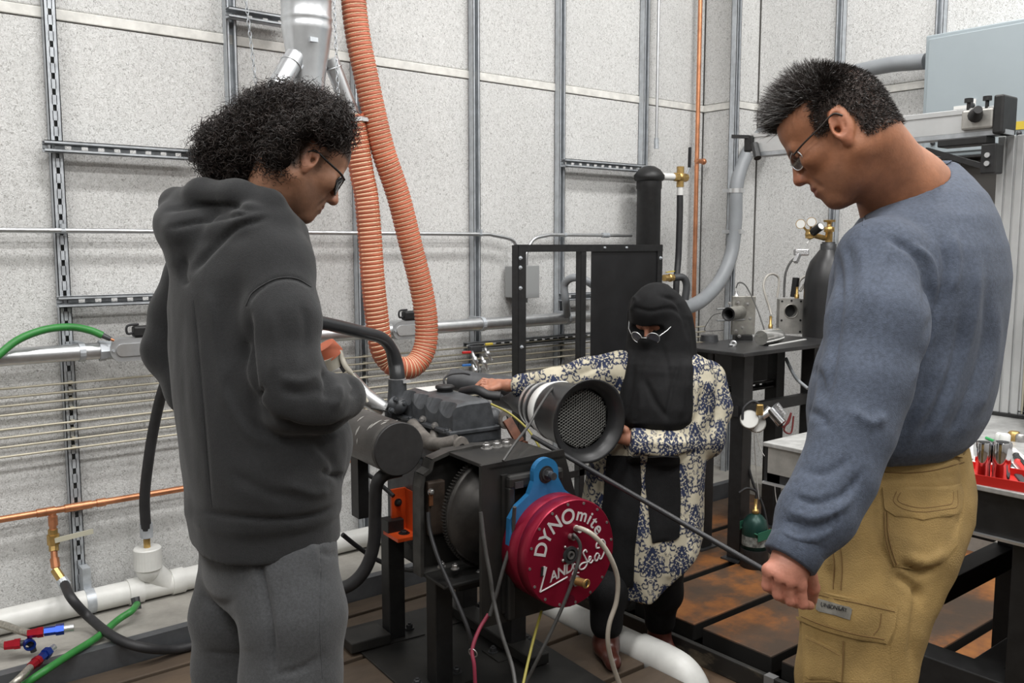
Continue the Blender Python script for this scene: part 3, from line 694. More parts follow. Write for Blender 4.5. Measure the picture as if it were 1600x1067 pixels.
MB().tube(spline([p+Vector((.03, 0, 0)), p+Vector((.08, -.02, .0)), p+Vector((.10, -.03, -.04)), p+Vector((.09, -.03, -.12))], 6), .02, 12).build('elbow', M_DARKG, t)
# grey flexible conduit
M_GFX = mat('grey_flexible_conduit', (.26, .275, .29), .45, var=.06, vs=10)
gp = [AX(1446, 96, XR-.10), AX(1380, 103, XR-.10), AX(1300, 125, XR-.10), AX(1230, 168, XR-.10), AX(1190, 210, XR-.10), AY(1165, 245, YP-.06), AY(1151, 290, YP-.06), AY(1149, 345, YP-.06), AY(1143, 395, YP-.06), AY(1127, 435, YP-.07), AY(1104, 463, YP-.08), AY(1080, 478, YP-.1), AY(1030, 495, YP-.1)]
t = thing('grey_conduit', 'fat grey flexible conduit sweeping round the room corner', 'conduit', gp[8])
MB().tube(spline(gp, 10), .040, 18).build('tube', M_GFX, t)
for px, py in ((1150, 298), (1149, 362)):
    p = AY(px, py, YP-.06); m = MB(); m.cyl(p-Vector((0, 0, .013)), p+Vector((0, 0, .013)), .0425, n=20); m.box(p+Vector((.055, 0, 0)), (.035, .02, .02)); m.box(p+Vector((-.04, .03, 0)), (.03, .05, .02)); m.build('clamp', M_ALU, t)
# small coloured valves and nozzles on the wall
t = thing('valve_cluster', 'cluster of small valves with red, yellow and blue handles', 'valves', AY(745, 560, 3.5))
c = AY(742, 545, 3.5); MB().box(c, (.07, .03, .03), bev=.004).build('manifold', M_DSTEEL, t)
def nozzle(a, b, col, h0, h1):
    A, B = AY(*a, 3.48), AY(*b, 3.46); d = (B-A)
    o = MB().lathe(A, d, [(0, .008), (d.length*.3, .008), (d.length*.32, .013), (d.length*.62, .013), (d.length*.64, .008), (d.length, .009)], 12).build('nozzle', M_ALU, t)
    if col: MB().bar(AY(*h0, 3.46), AY(*h1, 3.45), .012, .012, bev=.003).build('handle', col, o)
nozzle((737, 549), (749, 578), mat('red_plastic', (.5, .02, .02), .4), (722, 551), (736, 550))
nozzle((738, 569), (748, 590), mat('blue_plastic', (.03, .14, .4), .4), (722, 571), (736, 570))
nozzle((757, 543), (768, 563), MATS['yellow_plastic'], (758, 538), (770, 537))
nozzle((752, 557), (762, 578), None, 0, 0)
# ------------------------------------------------------------------ black steel frame with its panel
Yr = 3.05; fa, fb = AY(810, 383, Yr), AY(1035, 383, Yr); zt = fa.z; xa, xb = fa.x, fb.x; xm = AY(908, 383, Yr).x; xp = AY(926, 383, Yr).x
t = thing('frame_stand', 'black angle-iron frame, open on the left, black sheet on the right', 'frame', ((xa+xb)/2, Yr, 0))
def angle(mb, a, b, w, n1, n2):
    a, b = Vector(a), Vector(b); n1, n2 = Vector(n1), Vector(n2); th = .005; d = (b-a)
    mb.box((a+b)/2+n1*w/2, tuple(abs(x) for x in (d+n1*w+n2*th)) ); mb.box((a+b)/2+n2*w/2, tuple(abs(x) for x in (d+n2*w+n1*th))); return mb
angle(MB(), (xa, Yr, 0), (xa, Yr, zt), .042, (1, 0, 0), (0, 1, 0)).build('post', M_BLK, t)
angle(MB(), (xm, Yr, 0), (xm, Yr, zt), .032, (1, 0, 0), (0, 1, 0)).build('post', M_BLK, t)
angle(MB(), (xb, Yr, 0), (xb, Yr, zt), .036, (-1, 0, 0), (0, 1, 0)).build('post', M_BLK, t)
angle(MB(), (xa, Yr-.001, zt), (xb, Yr-.001, zt), .03, (0, 0, -1), (0, 1, 0)).build('top_rail', M_BLK, t)
angle(MB(), (xa, Yr, .35), (xb, Yr, .35), .03, (0, 0, 1), (0, 1, 0)).build('bottom_rail', M_BLK, t)
MB().bb((xp, Yr+.004, .4), (xb-.03, Yr+.010, zt-.004)).build('sheet', mat('black_sheet', (.012, .012, .013), .42, var=.3, vs=6), t)
for px, py in ((813, 403), (813, 450), (815, 542), (813, 418), (1032, 403), (944, 382), (978, 382)): p = AY(px, py, Yr-.002); MB().hexbolt((p.x, Yr-.001, min(p.z, zt-.012)), NW, .006, .008).build('bolt', M_GALV, t)
# dark hose arc behind the frame opening
hp = [AY(886, 492, 3.47), AY(884, 470, 3.4), AY(882, 445, 3.4), AY(895, 434, 3.35), AY(915, 438, 3.3), AY(940, 455, 3.25)]
one('grey_hose', MB().tube(spline(hp, 8), .02, 12), M_GFX, 'short grey hose curling behind the open black frame', 'hose')
# ------------------------------------------------------------------ test engine, dynamometer and stand
ERO = math.radians(5); EB = Vector((math.sin(ERO), math.cos(ERO), 0)); EXV = Vector((math.cos(ERO), -math.sin(ERO), 0)); EN = -EB; UP = Vector((0, 0, 1))
EO = AY(893, 865, 1.93)
EAX = (EXV, EB, UP)
def E(x, y, z): return EO + EXV*x + EB*y + UP*z
def EL(px, py, y): r = ray(px, py); return CAM + r*(((EO-CAM).dot(EB)+y)/r.dot(EB))
def ebox(mb, lo, hi, bev=0.0):
    c = E((lo[0]+hi[0])/2, (lo[1]+hi[1])/2, (lo[2]+hi[2])/2); return mb.box(c, (hi[0]-lo[0], hi[1]-lo[1], hi[2]-lo[2]), EAX, bev)
def eprism(mb, poly, y, th): return mb.prism(poly, E(0, y, 0), EXV, UP, -th)        # outline seen from the front, pushed back by th
M_RED = mat('red_anodised_drum', (.27, .009, .032), .34, .5, var=.10, vs=6)
M_BLUE = mat('blue_anodised_plate', (.03, .19, .42), .38, .35, var=.12, vs=10)
M_LET = mat('silver_lettering', (.62, .60, .60), .45, .2)
M_ENG = mat('grey_engine_paint', (.062, .066, .072), .45, .15, var=.3, vs=22)
M_CAST = mat('dusty_cast_iron', (.17, .155, .14), .6, .25, var=.35, vs=14, bump=.2, bs=90)
M_EBLK = mat('dusty_black_steel', (.013, .013, .013), .5, .2, var=.6, vs=7, col2=(.038, .035, .031))
M_FLY = mat('worn_flywheel_steel', (.05, .047, .044), .42, .6, var=.4, vs=9)
M_BOLT = mat('zinc_bolt', (.42, .41, .40), .38, .8, var=.2, vs=60)
# --- dynamometer
RD, LD = .167, .135
t = thing('dynamometer', 'red round water-brake dynamometer with silver lettering on its face', 'dynamometer', E(0, .07, -RD))
m = MB(); m.lathe(E(0, LD, 0), EN, [(0, RD-.004), (.004, RD), (LD-.052, RD), (LD-.050, RD-.002), (LD-.048, RD), (LD-.004, RD), (LD, RD-.003)], 72); m.build('drum', M_RED, t)
def ftext(s, x, z, size, rot, parent, nm, mt, shear=0.0, th=.0012, y=-.0008):
    cu = bpy.data.curves.new(nm, 'FONT'); cu.body = s; cu.size = size; cu.align_x = 'CENTER'; cu.align_y = 'CENTER'; cu.extrude = th/2; cu.shear = shear; cu.offset = size*.016
    ob = bpy.data.objects.new(nm, cu); C.objects.link(ob); bpy.context.view_layer.update()
    me = bpy.data.meshes.new_from_object(ob.evaluated_get(bpy.context.evaluated_depsgraph_get())); bpy.data.objects.remove(ob); bpy.data.curves.remove(cu)
    co = np.array([tuple(v.co) for v in me.vertices], np.float32); c, s_ = math.cos(rot), math.sin(rot)
    u = x+co[:, 0]*c-co[:, 1]*s_; v = z+co[:, 0]*s_+co[:, 1]*c
    o3 = np.array(E(0, y, 0)); W = o3+np.outer(u, EXV)+np.outer(v, UP)+np.outer(co[:, 2], EN)
    me.vertices.foreach_set('co', W.astype(np.float32).ravel()); me.update(); me.materials.clear()
    return link_mesh(nm, me, mt, parent)
for ch, a, sz in (('D', 163, .062), ('Y', 144, .060), ('N', 122, .062), ('O', 97, .064), ('m', 71, .056), ('i', 54.5, .056), ('t', 44, .056), ('e', 29.5, .056)):
    r = .117 if ch in 'DYNO' else .119; A = math.radians(a)
    ftext(ch, r*math.cos(A), r*math.sin(A), sz, A-PI/2, t, 'letter', M_LET)
for ch, x, z, sz in (('A', -.070, -.057, .043), ('N', -.041, -.050, .043), ('D', -.011, -.044, .043)): ftext(ch, x, z, sz, math.radians(13), t, 'letter', M_LET, shear=.25)
def stroke(pts, r, nm='stroke'):
    m = MB(); m.tube(spline([E(x, -.0012, z) for x, z in pts], 8), r, 6); return m.build(nm, M_LET, t)
stroke([(-.095, -.022), (-.105, -.055), (-.118, -.094)], .0028); stroke([(-.118, -.094), (-.07, -.083), (-.016, -.069)], .0026)
stroke([(.002, -.066), (.012, -.05), (.016, -.038), (.008, -.034), (.006, -.045), (.018, -.062), (.028, -.065)], .0022)
stroke([(.058, -.006), (.052, .002), (.044, -.006), (.052, -.022), (.060, -.04), (.050, -.055), (.034, -.056), (.030, -.046), (.042, -.038), (.062, -.038), (.072, -.032), (.074, -.024), (.068, -.024), (.066, -.036), (.074, -.044), (.084, -.036)], .0028)
stroke([(.106, -.022), (.098, -.018), (.090, -.028), (.092, -.040), (.100, -.040), (.108, -.026), (.108, -.036), (.116, -.038), (.128, -.018), (.130, .008), (.118, .022), (.098, .014), (.096, .0), (.108, -.002)], .0028)
m = MB()
for k in range(16):
    a = 2*PI*k/16+.1; m.cyl(E(.156*math.cos(a), -.0015, .156*math.sin(a)), E(.156*math.cos(a), .003, .156*math.sin(a)), .0045, n=8, smooth=False)
    o = MB().cyl(E(.156*math.cos(a), -.0022, .156*math.sin(a)), E(.156*math.cos(a), .003, .156*math.sin(a)), .0045, n=8, smooth=False).build('screw', M_BOLT, t)
hub = MB().ring(circle(.027, 24), circle(.018, 24), E(-.006, -.006, -.002), EXV, UP, -.008).build('hub', M_DSTEEL, t)
MB().cyl(E(-.006, -.002, -.002), E(-.006, .0, -.002), .018, n=24).build('hub_recess', M_BLK, hub)
MB().ring(circle(.0125, 20), circle(.008, 20), E(-.006, -.008, -.002), EXV, UP, -.008).build('shaft_end', M_BOLT, hub)
for x, z in ((-.034, -.014), (.024, .01), (-.026, .026), (.02, -.026)): MB().sphere(E(x, -.002, z), .005, 8, 6).build('screw', M_BOLT, t)
for x in (-.112, -.105): MB().bar(E(x-.001, -.002, -.045), E(x+.002, -.002, -.018), .004, .006).build('mark', M_LET if x > -.11 else M_BLK, t)
pf = E(.008, 0, -.083); MB().cyl(pf, pf+EN*.018, .017, n=6, smooth=False).build('fitting', M_BOLT, t)
q = MB().cyl(pf+EN*.012, pf+EN*.05+EXV*.012, .0125, n=16).torus(pf+EN*.048+EXV*.0115, EN, .0125, .0025, 20, 6).build('outlet', M_BRASS, t)
MB().cyl(pf+EN*.0495+EXV*.012, pf+EN*.0505+EXV*.0125, .008, n=14).build('bore', M_BLK, q)
po = E(-.006, 0, -.146); MB().ring(circle(.018, 20), circle(.010, 20), po+EN*.003, EXV, UP, -.004).cyl(po+EN*.0035, po+EN*.001, .010, n=16).build('port', mat('dark_red_port', (.16, .01, .03), .35, .5), t)
# hoses into the face
p0 = E(-.006, 0, .056); MB().cyl(p0, p0+EN*.02, .009, n=10).build('fitting', M_BOLT, t)
M_GCAB = mat('grey_cable', (.055, .054, .052), .5, var=.2, vs=30)
one('grey_hose', MB().tube(spline([p0+EN*.015, EL(897, 836, -.05), EL(906, 850, -.06), EL(905, 870, -.06), EL(900, 890, -.06), EL(893, 912, -.05), EL(878, 950, -.04), EL(862, 985, -.03), EL(845, 1020, -.02), EL(822, 1067, 0), EL(815, 1090, 0)], 8), .0055, 8), M_GCAB, 'thin grey cable looping down across the red drum face', 'cable')
M_CLR = mat('clear_hose', (.42, .38, .32), .25, var=.1, vs=10)
p1 = E(.02, 0, .09); MB().cyl(EL(900, 825, 0), EL(900, 825, 0)+EN*.02, .010, n=10).build('fitting', M_WHITE, t)
one('clear_hose', MB().tube(spline([EL(900, 825, -.01), EL(908, 826, -.05), EL(924, 834, -.08), EL(942, 852, -.09), EL(956, 876, -.10), EL(965, 905, -.10), EL(963, 940, -.10), EL(952, 975, -.10), EL(950, 1005, -.10), EL(958, 1040, -.10), EL(970, 1075, -.10)], 8), .0075, 10), M_CLR, 'pale clear hose curling from the red face to the floor', 'hose')
# --- blue torque bracket
ex, ez = -.027, .233
poly = [(ex+.047*math.cos(a), ez+.047*math.sin(a)) for a in [math.radians(x) for x in range(0, 181, 12)]]
outer = [(.165, .02), (.145, .075), (.09, .135), (.045, .17), (ex+.047, ez-.02)] + poly + [(ex-.047, ez-.02), (-.09, .175), (-.135, .145), (-.160, .11), (-.165, .02)]
tb = thing('torque_bracket', 'blue anodised bracket plate with a round eye above the red drum', 'bracket', E(0, .1, 0))
m = MB(); eprism(m, outer, .095, .02)
m.build('plate', M_BLUE, tb)
MB().cyl(E(ex, .094, ez-.004), E(ex, .0945, ez-.004), .027, n=24).cyl(E(ex, .0925, ez-.004), E(ex, .0945, ez-.004), .0265, n=24).build('eye', M_BLK, tb)
m = MB(); m.hexbolt(E(ex+.004, .094, ez-.004), EN, .014, .014); m.cyl(E(ex+.004, .08, ez-.004), E(ex+.004, .06, ez-.004), .012, n=12); m.build('stud', M_DSTEEL, tb)
# --- stand: mounting plate, legs, base
ts = thing('engine_stand', 'black steel stand with square legs under the engine', 'stand', E(-.06, .5, -EO.z))
plate = [(-.227, .272), (.082, .282), (.14, .10), (.16, -.12), (.10, -.235), (-.227, -.235)]
m = MB(); eprism(m, plate, .15, .014); m.build('face_plate', M_EBLK, ts)
m = MB(); ebox(m, (-.16, .138, -.20), (-.135, .152, .235)); ebox(m, (-.15, .115, .19), (.06, .15, .235), .012); ebox(m, (-.150, .118, -.22), (-.125, .150, .20), .006); m.build('rib', M_EBLK, ts)
m = MB(); ebox(m, (-.13, .112, .195), (-.10, .12, .215)); m.build('tab', M_DSTEEL, ts)
def leg(px, py, y, ztop, w=.062):
    p = EL(px, py, y); g = AZ(px, py, 0) if y is None else p
    return g
for x, y, zt, nm in ((-.235, .40, -.13, 'leg'), (.10, .46, -.12, 'leg'), (.12, .82, -.1, 'leg'), (-.205, .80, -.06, 'leg')):
    m = MB(); ebox(m, (x-.032, y-.032, -EO.z+.012), (x+.032, y+.032, zt), .003); lg = m.build(nm, M_BLK, ts)
    m = MB(); ebox(m, (x-.10, y-.055, -EO.z), (x+.10, y+.055, -EO.z+.012)); m.build('foot_plate', M_EBLK, lg)
    for s in (-1, 1): m = MB(); m.hexbolt(E(x+s*.075, y+.02, -EO.z+.012), UP, .012, .014); m.build('anchor_bolt', M_DSTEEL, lg)
for s, x in ((0, -.32), (1, .10)):
    m = MB(); ebox(m, (x-.04, .30, -EO.z+.0125), (x+.04, .95, -EO.z+.0505), .004); 
    if s: m.build('base_rail', M_EBLK, ts)
m = MB(); ebox(m, (-.40, .74, -EO.z+.0125), (-.245, .86, -EO.z+.05), .004); m.build('base_rail', M_EBLK, ts)
ebox(MB(), (-.36, -.1, -EO.z), (.22, .97, -EO.z+.008), .002).build('base_plate', M_EBLK, ts)
# orange corner bracket
tb = thing('corner_bracket', 'orange painted angle bracket bolted beside the stand leg', 'bracket', EL(612, 830, .78))
M_OR = mat('orange_paint', (.62, .075, .012), .45, var=.15, vs=12)
a0 = EL(611, 770, .80); a1 = EL(632, 770, .80); b0 = EL(611, 828, .80); w = (a1-a0).dot(EXV); h = a0.z-b0.z; z1 = b0.z-EO.z; x1 = (a0-EO).dot(EXV)
m = MB(); ebox(m, (x1, .795, z1), (x1+.065, .807, z1+h+.012)); m.build('upright', M_OR, tb)
m = MB(); ebox(m, (x1-.03, .69, z1-.012), (x1+.065, .807, z1)); m.build('foot', M_OR, tb)
m = MB(); ebox(m, (x1+.055, .70, z1), (x1+.065, .795, z1+h+.01)); m.build('web', M_OR, tb)
for fx, fz in ((.025, .1), (.03, .03)): MB().hexbolt(E(x1+fx, .795, z1+fz), EN, .01, .012).build('bolt', M_BLK, tb)
MB().hexbolt(E(x1+.02, .74, z1), UP, .014, .008).build('bolt', M_BLK, tb)
# --- engine
te = thing('diesel_engine', 'dark grey four-cylinder engine with ribbed valve cover', 'engine', E(-.03, .7, -.2))
# bell housing plate with lip
hl = [(-.305, -.125), (-.302, .16), (-.295, .20), (-.27, .215), (-.262, .245), (-.20, .262), (-.10, .268), (-.02, .262), (.06, .25), (.16, .2), (.17, -.125)]
m = MB(); eprism(m, hl, .43, .02); m.build('bell_housing', M_EBLK, te)
lipm = MB(); n = len(hl)
for i in range(n):
    (xa_, za_), (xb_, zb_) = hl[i], hl[(i+1) % n]
    if i in (8, 9): continue
    A, B = E(xa_, .385, za_), E(xb_, .385, zb_); nrm = Vector((0, 0, 0)); cx_, cz_ = (xa_+xb_)/2+.07, (za_+zb_)/2-.06
    lipm.bar((A+B)/2+(A-B)*.51+EB*.025, (A+B)/2+(B-A)*.51+EB*.025, .05, .012, UP.cross(EB) if abs(za_-zb_) > abs(xa_-xb_) else UP)
lipm.build('housing_lip', mat('worn_black_edge', (.05, .048, .045), .45, .3, var=.5, vs=12), te)
m = MB(); ebox(m, (-.30, .25, -.132), (.12, .44, -.120), .004); m.build('lower_shelf', M_EBLK, te)
for px, py in ((711, 889), (690, 886), (748, 899)): MB().hexbolt(EL(px, py, .30), UP, .009, .012).build('bolt', M_BOLT, te)
ebox(MB(), (-.2, .15, .252), (.085, .46, .264), .002).build('top_plate', M_EBLK, te)
for px, py in ((760, 700), (776, 697), (791, 693)): p = EL(px, py, .36); MB().hexbolt((p.x, p.y, EO.z+.264), UP, .013, .014).build('bolt', M_BOLT, te)
# lifting ear on the housing
p = EL(722, 694, .42); MB().ring([(a*.8, b) for a, b in circle(.035, 16)], circle(.012, 16), p-UP*.01, EXV, UP, -.012).build('lifting_ear', M_CAST, te)
# flywheel with ring gear
fx, fz, RF = -.075, .07, .19
fw = MB().lathe(E(fx, .33, fz), EN, [(0, RF*.9), (.004, RF*.965), (.03, RF*.965), (.034, RF*.93), (.036, RF*.78), (.045, RF*.77), (.047, RF*.66), (.055, RF*.65), (.06, RF*.5), (.10, RF*.48), (.11, RF*.36), (.17, RF*.35)], 64).build('flywheel', M_FLY, te)
teeth = 110; g = []
for i in range(teeth):
    a = 2*PI*i/teeth; s = 2*PI/teeth
    for f, r in ((0, RF*.965), (.2, RF*1.01), (.5, RF*1.01), (.7, RF*.965)): g.append((fx+r*math.cos(a+f*s), fz+r*math.sin(a+f*s)))
m = MB(); eprism(m, g, .31, .018); m.build('ring_gear', M_FLY, fw)
# left ear with copper lug
ebox(MB(), (-.27, .405, -.01), (-.205, .43, .17), .006).build('side_pad', mat('brown_pad', (.05, .035, .026), .6, var=.4, vs=20), te)
p = EL(673, 778, .395); MB().bar(p-UP*.025, p+UP*.025, .014, .006, EN).build('copper_lug', M_COP, te); MB().hexbolt(p+UP*.02, EN, .008, .008).build('bolt', M_BOLT, te)
# block and head
ebox(MB(), (-.15, .45, -.17), (.11, .96, .17), .015).build('block', M_ENG, te)
ebox(MB(), (-.135, .51, .17), (.105, .97, .24), .008).build('head', M_ENG, te)
ebox(MB(), (-.10, .545, .24), (.09, .96, .285), .006).build('rocker_base', M_ENG, te)
ebox(MB(), (-.112, .538, .278), (.10, .968, .292), .003).build('gasket_flange', M_ENG, te)
# valve cover: tapered box with scalloped left shoulder
cvv = MB(); prof = [(-.092, .288), (-.088, .33), (-.055, .382), (-.03, .386), (.055, .386), (.066, .378), (.082, .288)]
ny = 33; vs = []; fs = []
for j in range(ny):
    y = .55+.40*j/(ny-1); ph = (j/(ny-1)*4) % 1.0; sc = math.sin(PI*ph)**.6 if 0 < j < ny-1 else 0
    for k, (x, z) in enumerate(prof):
        if k == 2: x, z = x-.028*(1-sc), z-.002
        if k == 1: x, z = x-.004*(1-sc), z+.028*(1-sc)
        e = .008 if j in (0, ny-1) and k in (2, 3, 4, 5) else 0
        vs.append(E(x*(1-e*4), y, z-e))
np_ = len(prof)
for j in range(ny-1):
    for k in range(np_-1): fs.append((j*np_+k, j*np_+k+1, (j+1)*np_+k+1, (j+1)*np_+k))
fs.append(tuple(range(np_))[::-1]); fs.append(tuple((ny-1)*np_+k for k in range(np_)))
cvv.add(vs, fs); vc = cvv.build('valve_cover', M_ENG, te)
bm = bmesh.new(); bm.from_mesh(vc.data); bmesh.ops.recalc_face_normals(bm, faces=bm.faces); bm.to_mesh(vc.data); bm.free()
MB().lathe(E(.02, .80, .384), UP, [(0, .03), (.012, .03), (.014, .036), (.022, .036), (.026, .03)], 24).build('filler_cap', M_BLK, vc)
ebox(MB(), (-.035, .83, .386), (.06, .93, .3875)).build('label_plate', M_WHITE, vc)
for j in range(5): MB().hexbolt(E(-.105, .57+.09*j, .285), UP, .0085, .01).build('bolt', M_ENG, te)
for j in range(4): ebox(MB(), (-.14, .58+.1*j, .235), (-.10, .62+.1*j, .262), .006).build('rocker_boss', M_ENG, te)
p = E(.06, .509, .205); MB().cyl(p, p+EN*.002, .022, n=20).build('core_plug', M_EBLK, te)
# exhaust manifold on the left side
mf = MB()
ml = [EL(668, 668, .72), EL(690, 680, .64), EL(712, 690, .57)]
trunk = [EL(645, 664, .80), EL(658, 680, .68), EL(672, 692, .58), EL(690, 695, .52), EL(714, 690, .47)]
mf.tube(spline(trunk, 6), .025, 16); mfo = mf.build('exhaust_manifold', M_CAST, te)
for px, py, y in ((662, 662, .78), (681, 672, .69), (706, 682, .60)):
    A = EL(px-4, py+22, y-.05); B = EL(px+4, py-2, y); MB().tube(spline([A, (A+B)/2+UP*.012, B, B+EXV*.04], 5), .021, 12).build('runner', M_CAST, mfo)
    MB().hexbolt(EL(px-1, py-7, y-.03), (EN-EXV).normalized(), .009, .014).build('bolt', M_BOLT, mfo)
    ebox(MB(), *( (tuple((EL(px+6, py-2, y)-EO).dot(v)-h for v, h in zip(EAX, (.012, .03, .028))), tuple((EL(px+6, py-2, y)-EO).dot(v)+h for v, h in zip(EAX, (.006, .03, .028))))), .004).build('flange', M_CAST, mfo)
# thermostat housing at the far end
p = EL(621, 612, .98); MB().lathe(p-UP*.10, UP, [(0, .05), (.05, .052), (.06, .04), (.10, .036), (.15, .034)], 20).build('thermostat_housing', M_ENG, te)
MB().cyl(EL(612, 630, .93), EL(625, 636, .90), .03, n=16).sphere(EL(624, 634, .90), .03).build('outlet_elbow', M_ENG, te)
for px, py in ((618, 624), (630, 630), (611, 641)): MB().hexbolt(EL(px, py, .88), EN, .008, .01).build('bolt', M_ENG, te)
# right rear lumps: fuel filter, brown bracket
MB().sphere(EL(770, 655, .60), .035, 14, 10, (1, 1, 1.2)).cyl(EL(770, 662, .60)-UP*.06, EL(770, 662, .60), .03).build('fuel_filter', M_ENG, te)
MB().bar(EL(792, 655, .50), EL(812, 690, .46), .035, .012, EN).bar(EL(812, 690, .46), EL(812, 720, .46), .05, .03, EN).build('rusty_bracket', mat('rusty_bracket', (.13, .045, .022), .6, var=.4, vs=15), te)
MB().ring([(a*.8, b*1.2) for a, b in circle(.03, 16)], [(a, b) for a, b in circle(.013, 16)], EL(790, 655, .52), EXV, UP, -.012).build('lifting_ear', M_CAST, te)
ebox(MB(), (-.14, .44, -.24), (.10, .92, -.17), .012).build('oil_pan', M_EBLK, te)
# upper radiator hose
tp = EL(621, 612, .98)
hp = [AY(420, 492, 2.75), AY(470, 498, 2.78), AY(520, 508, 2.82), AY(565, 519, 2.86), AY(596, 528, 2.9), AY(611, 545, 2.92), AY(618, 568, 2.93), tp+UP*.06, tp+UP*.02]
t = thing('coolant_hose', 'shiny black coolant hose bending down onto the engine end', 'hose', tp+UP*.05)
rr = [.0235 if i < 40 else .0235+.006*math.sin(min(1, (i-40)/10)*PI/2) for i in range(8*8+1)]
MB().tube(spline(hp, 8), rr, 16).build('tube', mat('shiny_black_hose', (.025, .026, .028), .32, var=.15, vs=10), t)
MB().cyl(tp+UP*.035, tp+UP*.052, .0335, n=20).box(tp+UP*.043+EN*.035+EXV*.02, (.03, .012, .012), EAX).build('hose_clamp', M_ALU, t)
# --- muffler
ma = EL(624, 702, .46)
t = thing('muffler', 'dark round muffler can with scuffed paint beside the engine', 'muffler', ma-UP*.09)
RM = .0865
MB().lathe(ma+EB*.68, EN, [(0, RM*.9), (.01, RM*.97), (.64, RM*.97), (.642, RM*.985), (.655, RM*.985), (.657, RM*.97), (.672, RM*.97)], 40).build('shell', mat('scuffed_dark_can', (.085, .08, .075), .5, .3, var=.35, vs=9), t)
MB().lathe(ma+EB*.012, EN, [(0, RM*.99), (.002, RM*1.01), (.010, RM*1.01), (.012, RM*.98)], 40).build('end_cap', mat('black_end_cap', (.022, .021, .021), .55, var=.2, vs=30), t)
M_SC = mat('bare_scuff', (.30, .29, .27), .6)
for dy, a, w, l in ((.09, 118, .012, .05), (.10, 131, .010, .03), (.16, 150, .014, .035), (.055, 108, .012, .025), (.2, 120, .01, .03), (.14, 172, .01, .02), (.07, 96, .012, .02)):
    A = math.radians(a); mm = MB(); vs = []
    for k in range(5):
        aa = A+(k-2)/4*l/RM
        for s in (-1, 1): vs.append(ma+EB*(dy+s*w*(.5-.18*abs(k-2)))+(EXV*math.cos(aa)+UP*math.sin(aa))*(RM*.97+.0006))
    mm.add(vs, [(2*k, 2*k+1, 2*k+3, 2*k+2) for k in range(4)], True); mm.build('scuff', M_SC, t)
ebox(MB(), *(tuple((ma-EO).dot(v)+o for v, o in zip(EAX, (-.02, .28, -.30))), tuple((ma-EO).dot(v)+o for v, o in zip(EAX, (.02, .34, -.08))))).build('support', M_BLK, t)
# --- intake horn
ha = EL(921, 658, .25); RH = .142
t = thing('intake_horn', 'black bell-mouth intake horn with honeycomb screen and white band', 'intake', ha-UP*RH)
hb = EL(782, 612, .90); ax = (ha-hb).normalized(); LH = (ha-hb).length
prof = [(0, .06), (LH-.50, .062), (LH-.49, .062), (LH-.36, .064), (LH-.34, .085), (LH-.27, .092), (LH-.18, .108), (LH-.06, .116), (LH-.028, .123), (LH-.010, .134), (LH, RH), (LH+.003, RH+.003), (LH+.005, RH), (LH+.002, RH-.006), (LH-.004, .128), (LH-.012, .118), (LH-.026, .109), (LH-.045, .104)]
m = MB(); m.lathe(hb, ax, prof[6:], 48, True, False, False); m.build('bell', mat('satin_black_horn', (.019, .019, .020), .36, .1, var=.15, vs=20), t)
m = MB(); m.lathe(hb, ax, prof[3:7], 36, True, True, False); m.build('neck', M_BLKR, t)
m = MB(); m.lathe(hb+ax*(LH-.262), ax, [(0, .0935), (.002, .0955), (.06, .109), (.062, .107)], 40); m.build('white_band', M_WHITE, t)
for dd, rr_ in ((LH-.30, .091), (LH-.345, .084)): MB().cyl(hb+ax*dd, hb+ax*(dd+.014), rr_+.003, n=32).build('clamp', M_ALU, t)
m = MB(); m.tube([hb-EB*.25-UP*.02, hb-EB*.0, hb+ax*(LH-.45), hb+ax*(LH-.34)], [.05, .058, .062, .064], 24); m.build('intake_pipe', mat('ribbed_grey_pipe', (.06, .062, .066), .5, var=.2, vs=15), t)
# honeycomb screen: hexagonal wires
u, v, _ = frame(ax); ctr = hb+ax*(LH-.045); s = .0062; mm = MB()
for i in range(-14, 15):
    for j in range(-14, 15):
        cxh, cyh = s*1.5*i, s*math.sqrt(3)*(j+(i % 2)/2)
        if math.hypot(cxh, cyh) > .101: continue
        o = [ctr+u*(cxh+s*.98*math.cos(a))+v*(cyh+s*.98*math.sin(a)) for a in [PI/3*k for k in range(6)]]
        q = [ctr+u*(cxh+s*.74*math.cos(a))+v*(cyh+s*.74*math.sin(a))+ax*.001 for a in [PI/3*k for k in range(6)]]
        bk = [p-ax*.006 for p in q]
        mm.add(o+q+bk, [(k, (k+1) % 6, 6+(k+1) % 6, 6+k) for k in range(6)] + [(6+k, 6+(k+1) % 6, 12+(k+1) % 6, 12+k) for k in range(6)])
sc_ = mm.build('honeycomb_screen', mat('screen_wire', (.16, .16, .15), .45, .5), t, kind='stuff')
m = MB(); m.cyl(ctr-ax*.012, ctr-ax*.014, .104, n=32); m.build('filter_core', M_BLK, t)
# black hose on the far side of the valve cover
one('vacuum_hose', MB().tube(spline([EL(722, 612, .80), EL(745, 609, .70), EL(762, 617, .66), EL(782, 619, .63)], 8), .017, 12), M_BLKR, 'short fat black hose beside the valve cover', 'hose')
one('grey_air_pipe', MB().tube([EL(705, 592, 1.05), EL(750, 600, .95), EL(800, 606, .86)], .045, 18), MATS['ribbed_grey_pipe'], 'grey air pipe under the resting hand', 'pipe')
one('black_cable', MB().tube(spline([EL(694, 601, .85), EL(694, 592, .86), EL(704, 585, .9), EL(722, 583, .9), EL(734, 585, .9)], 8), .004, 8), M_BLKR, 'thin black lead arching over the valve cover cap', 'cable')
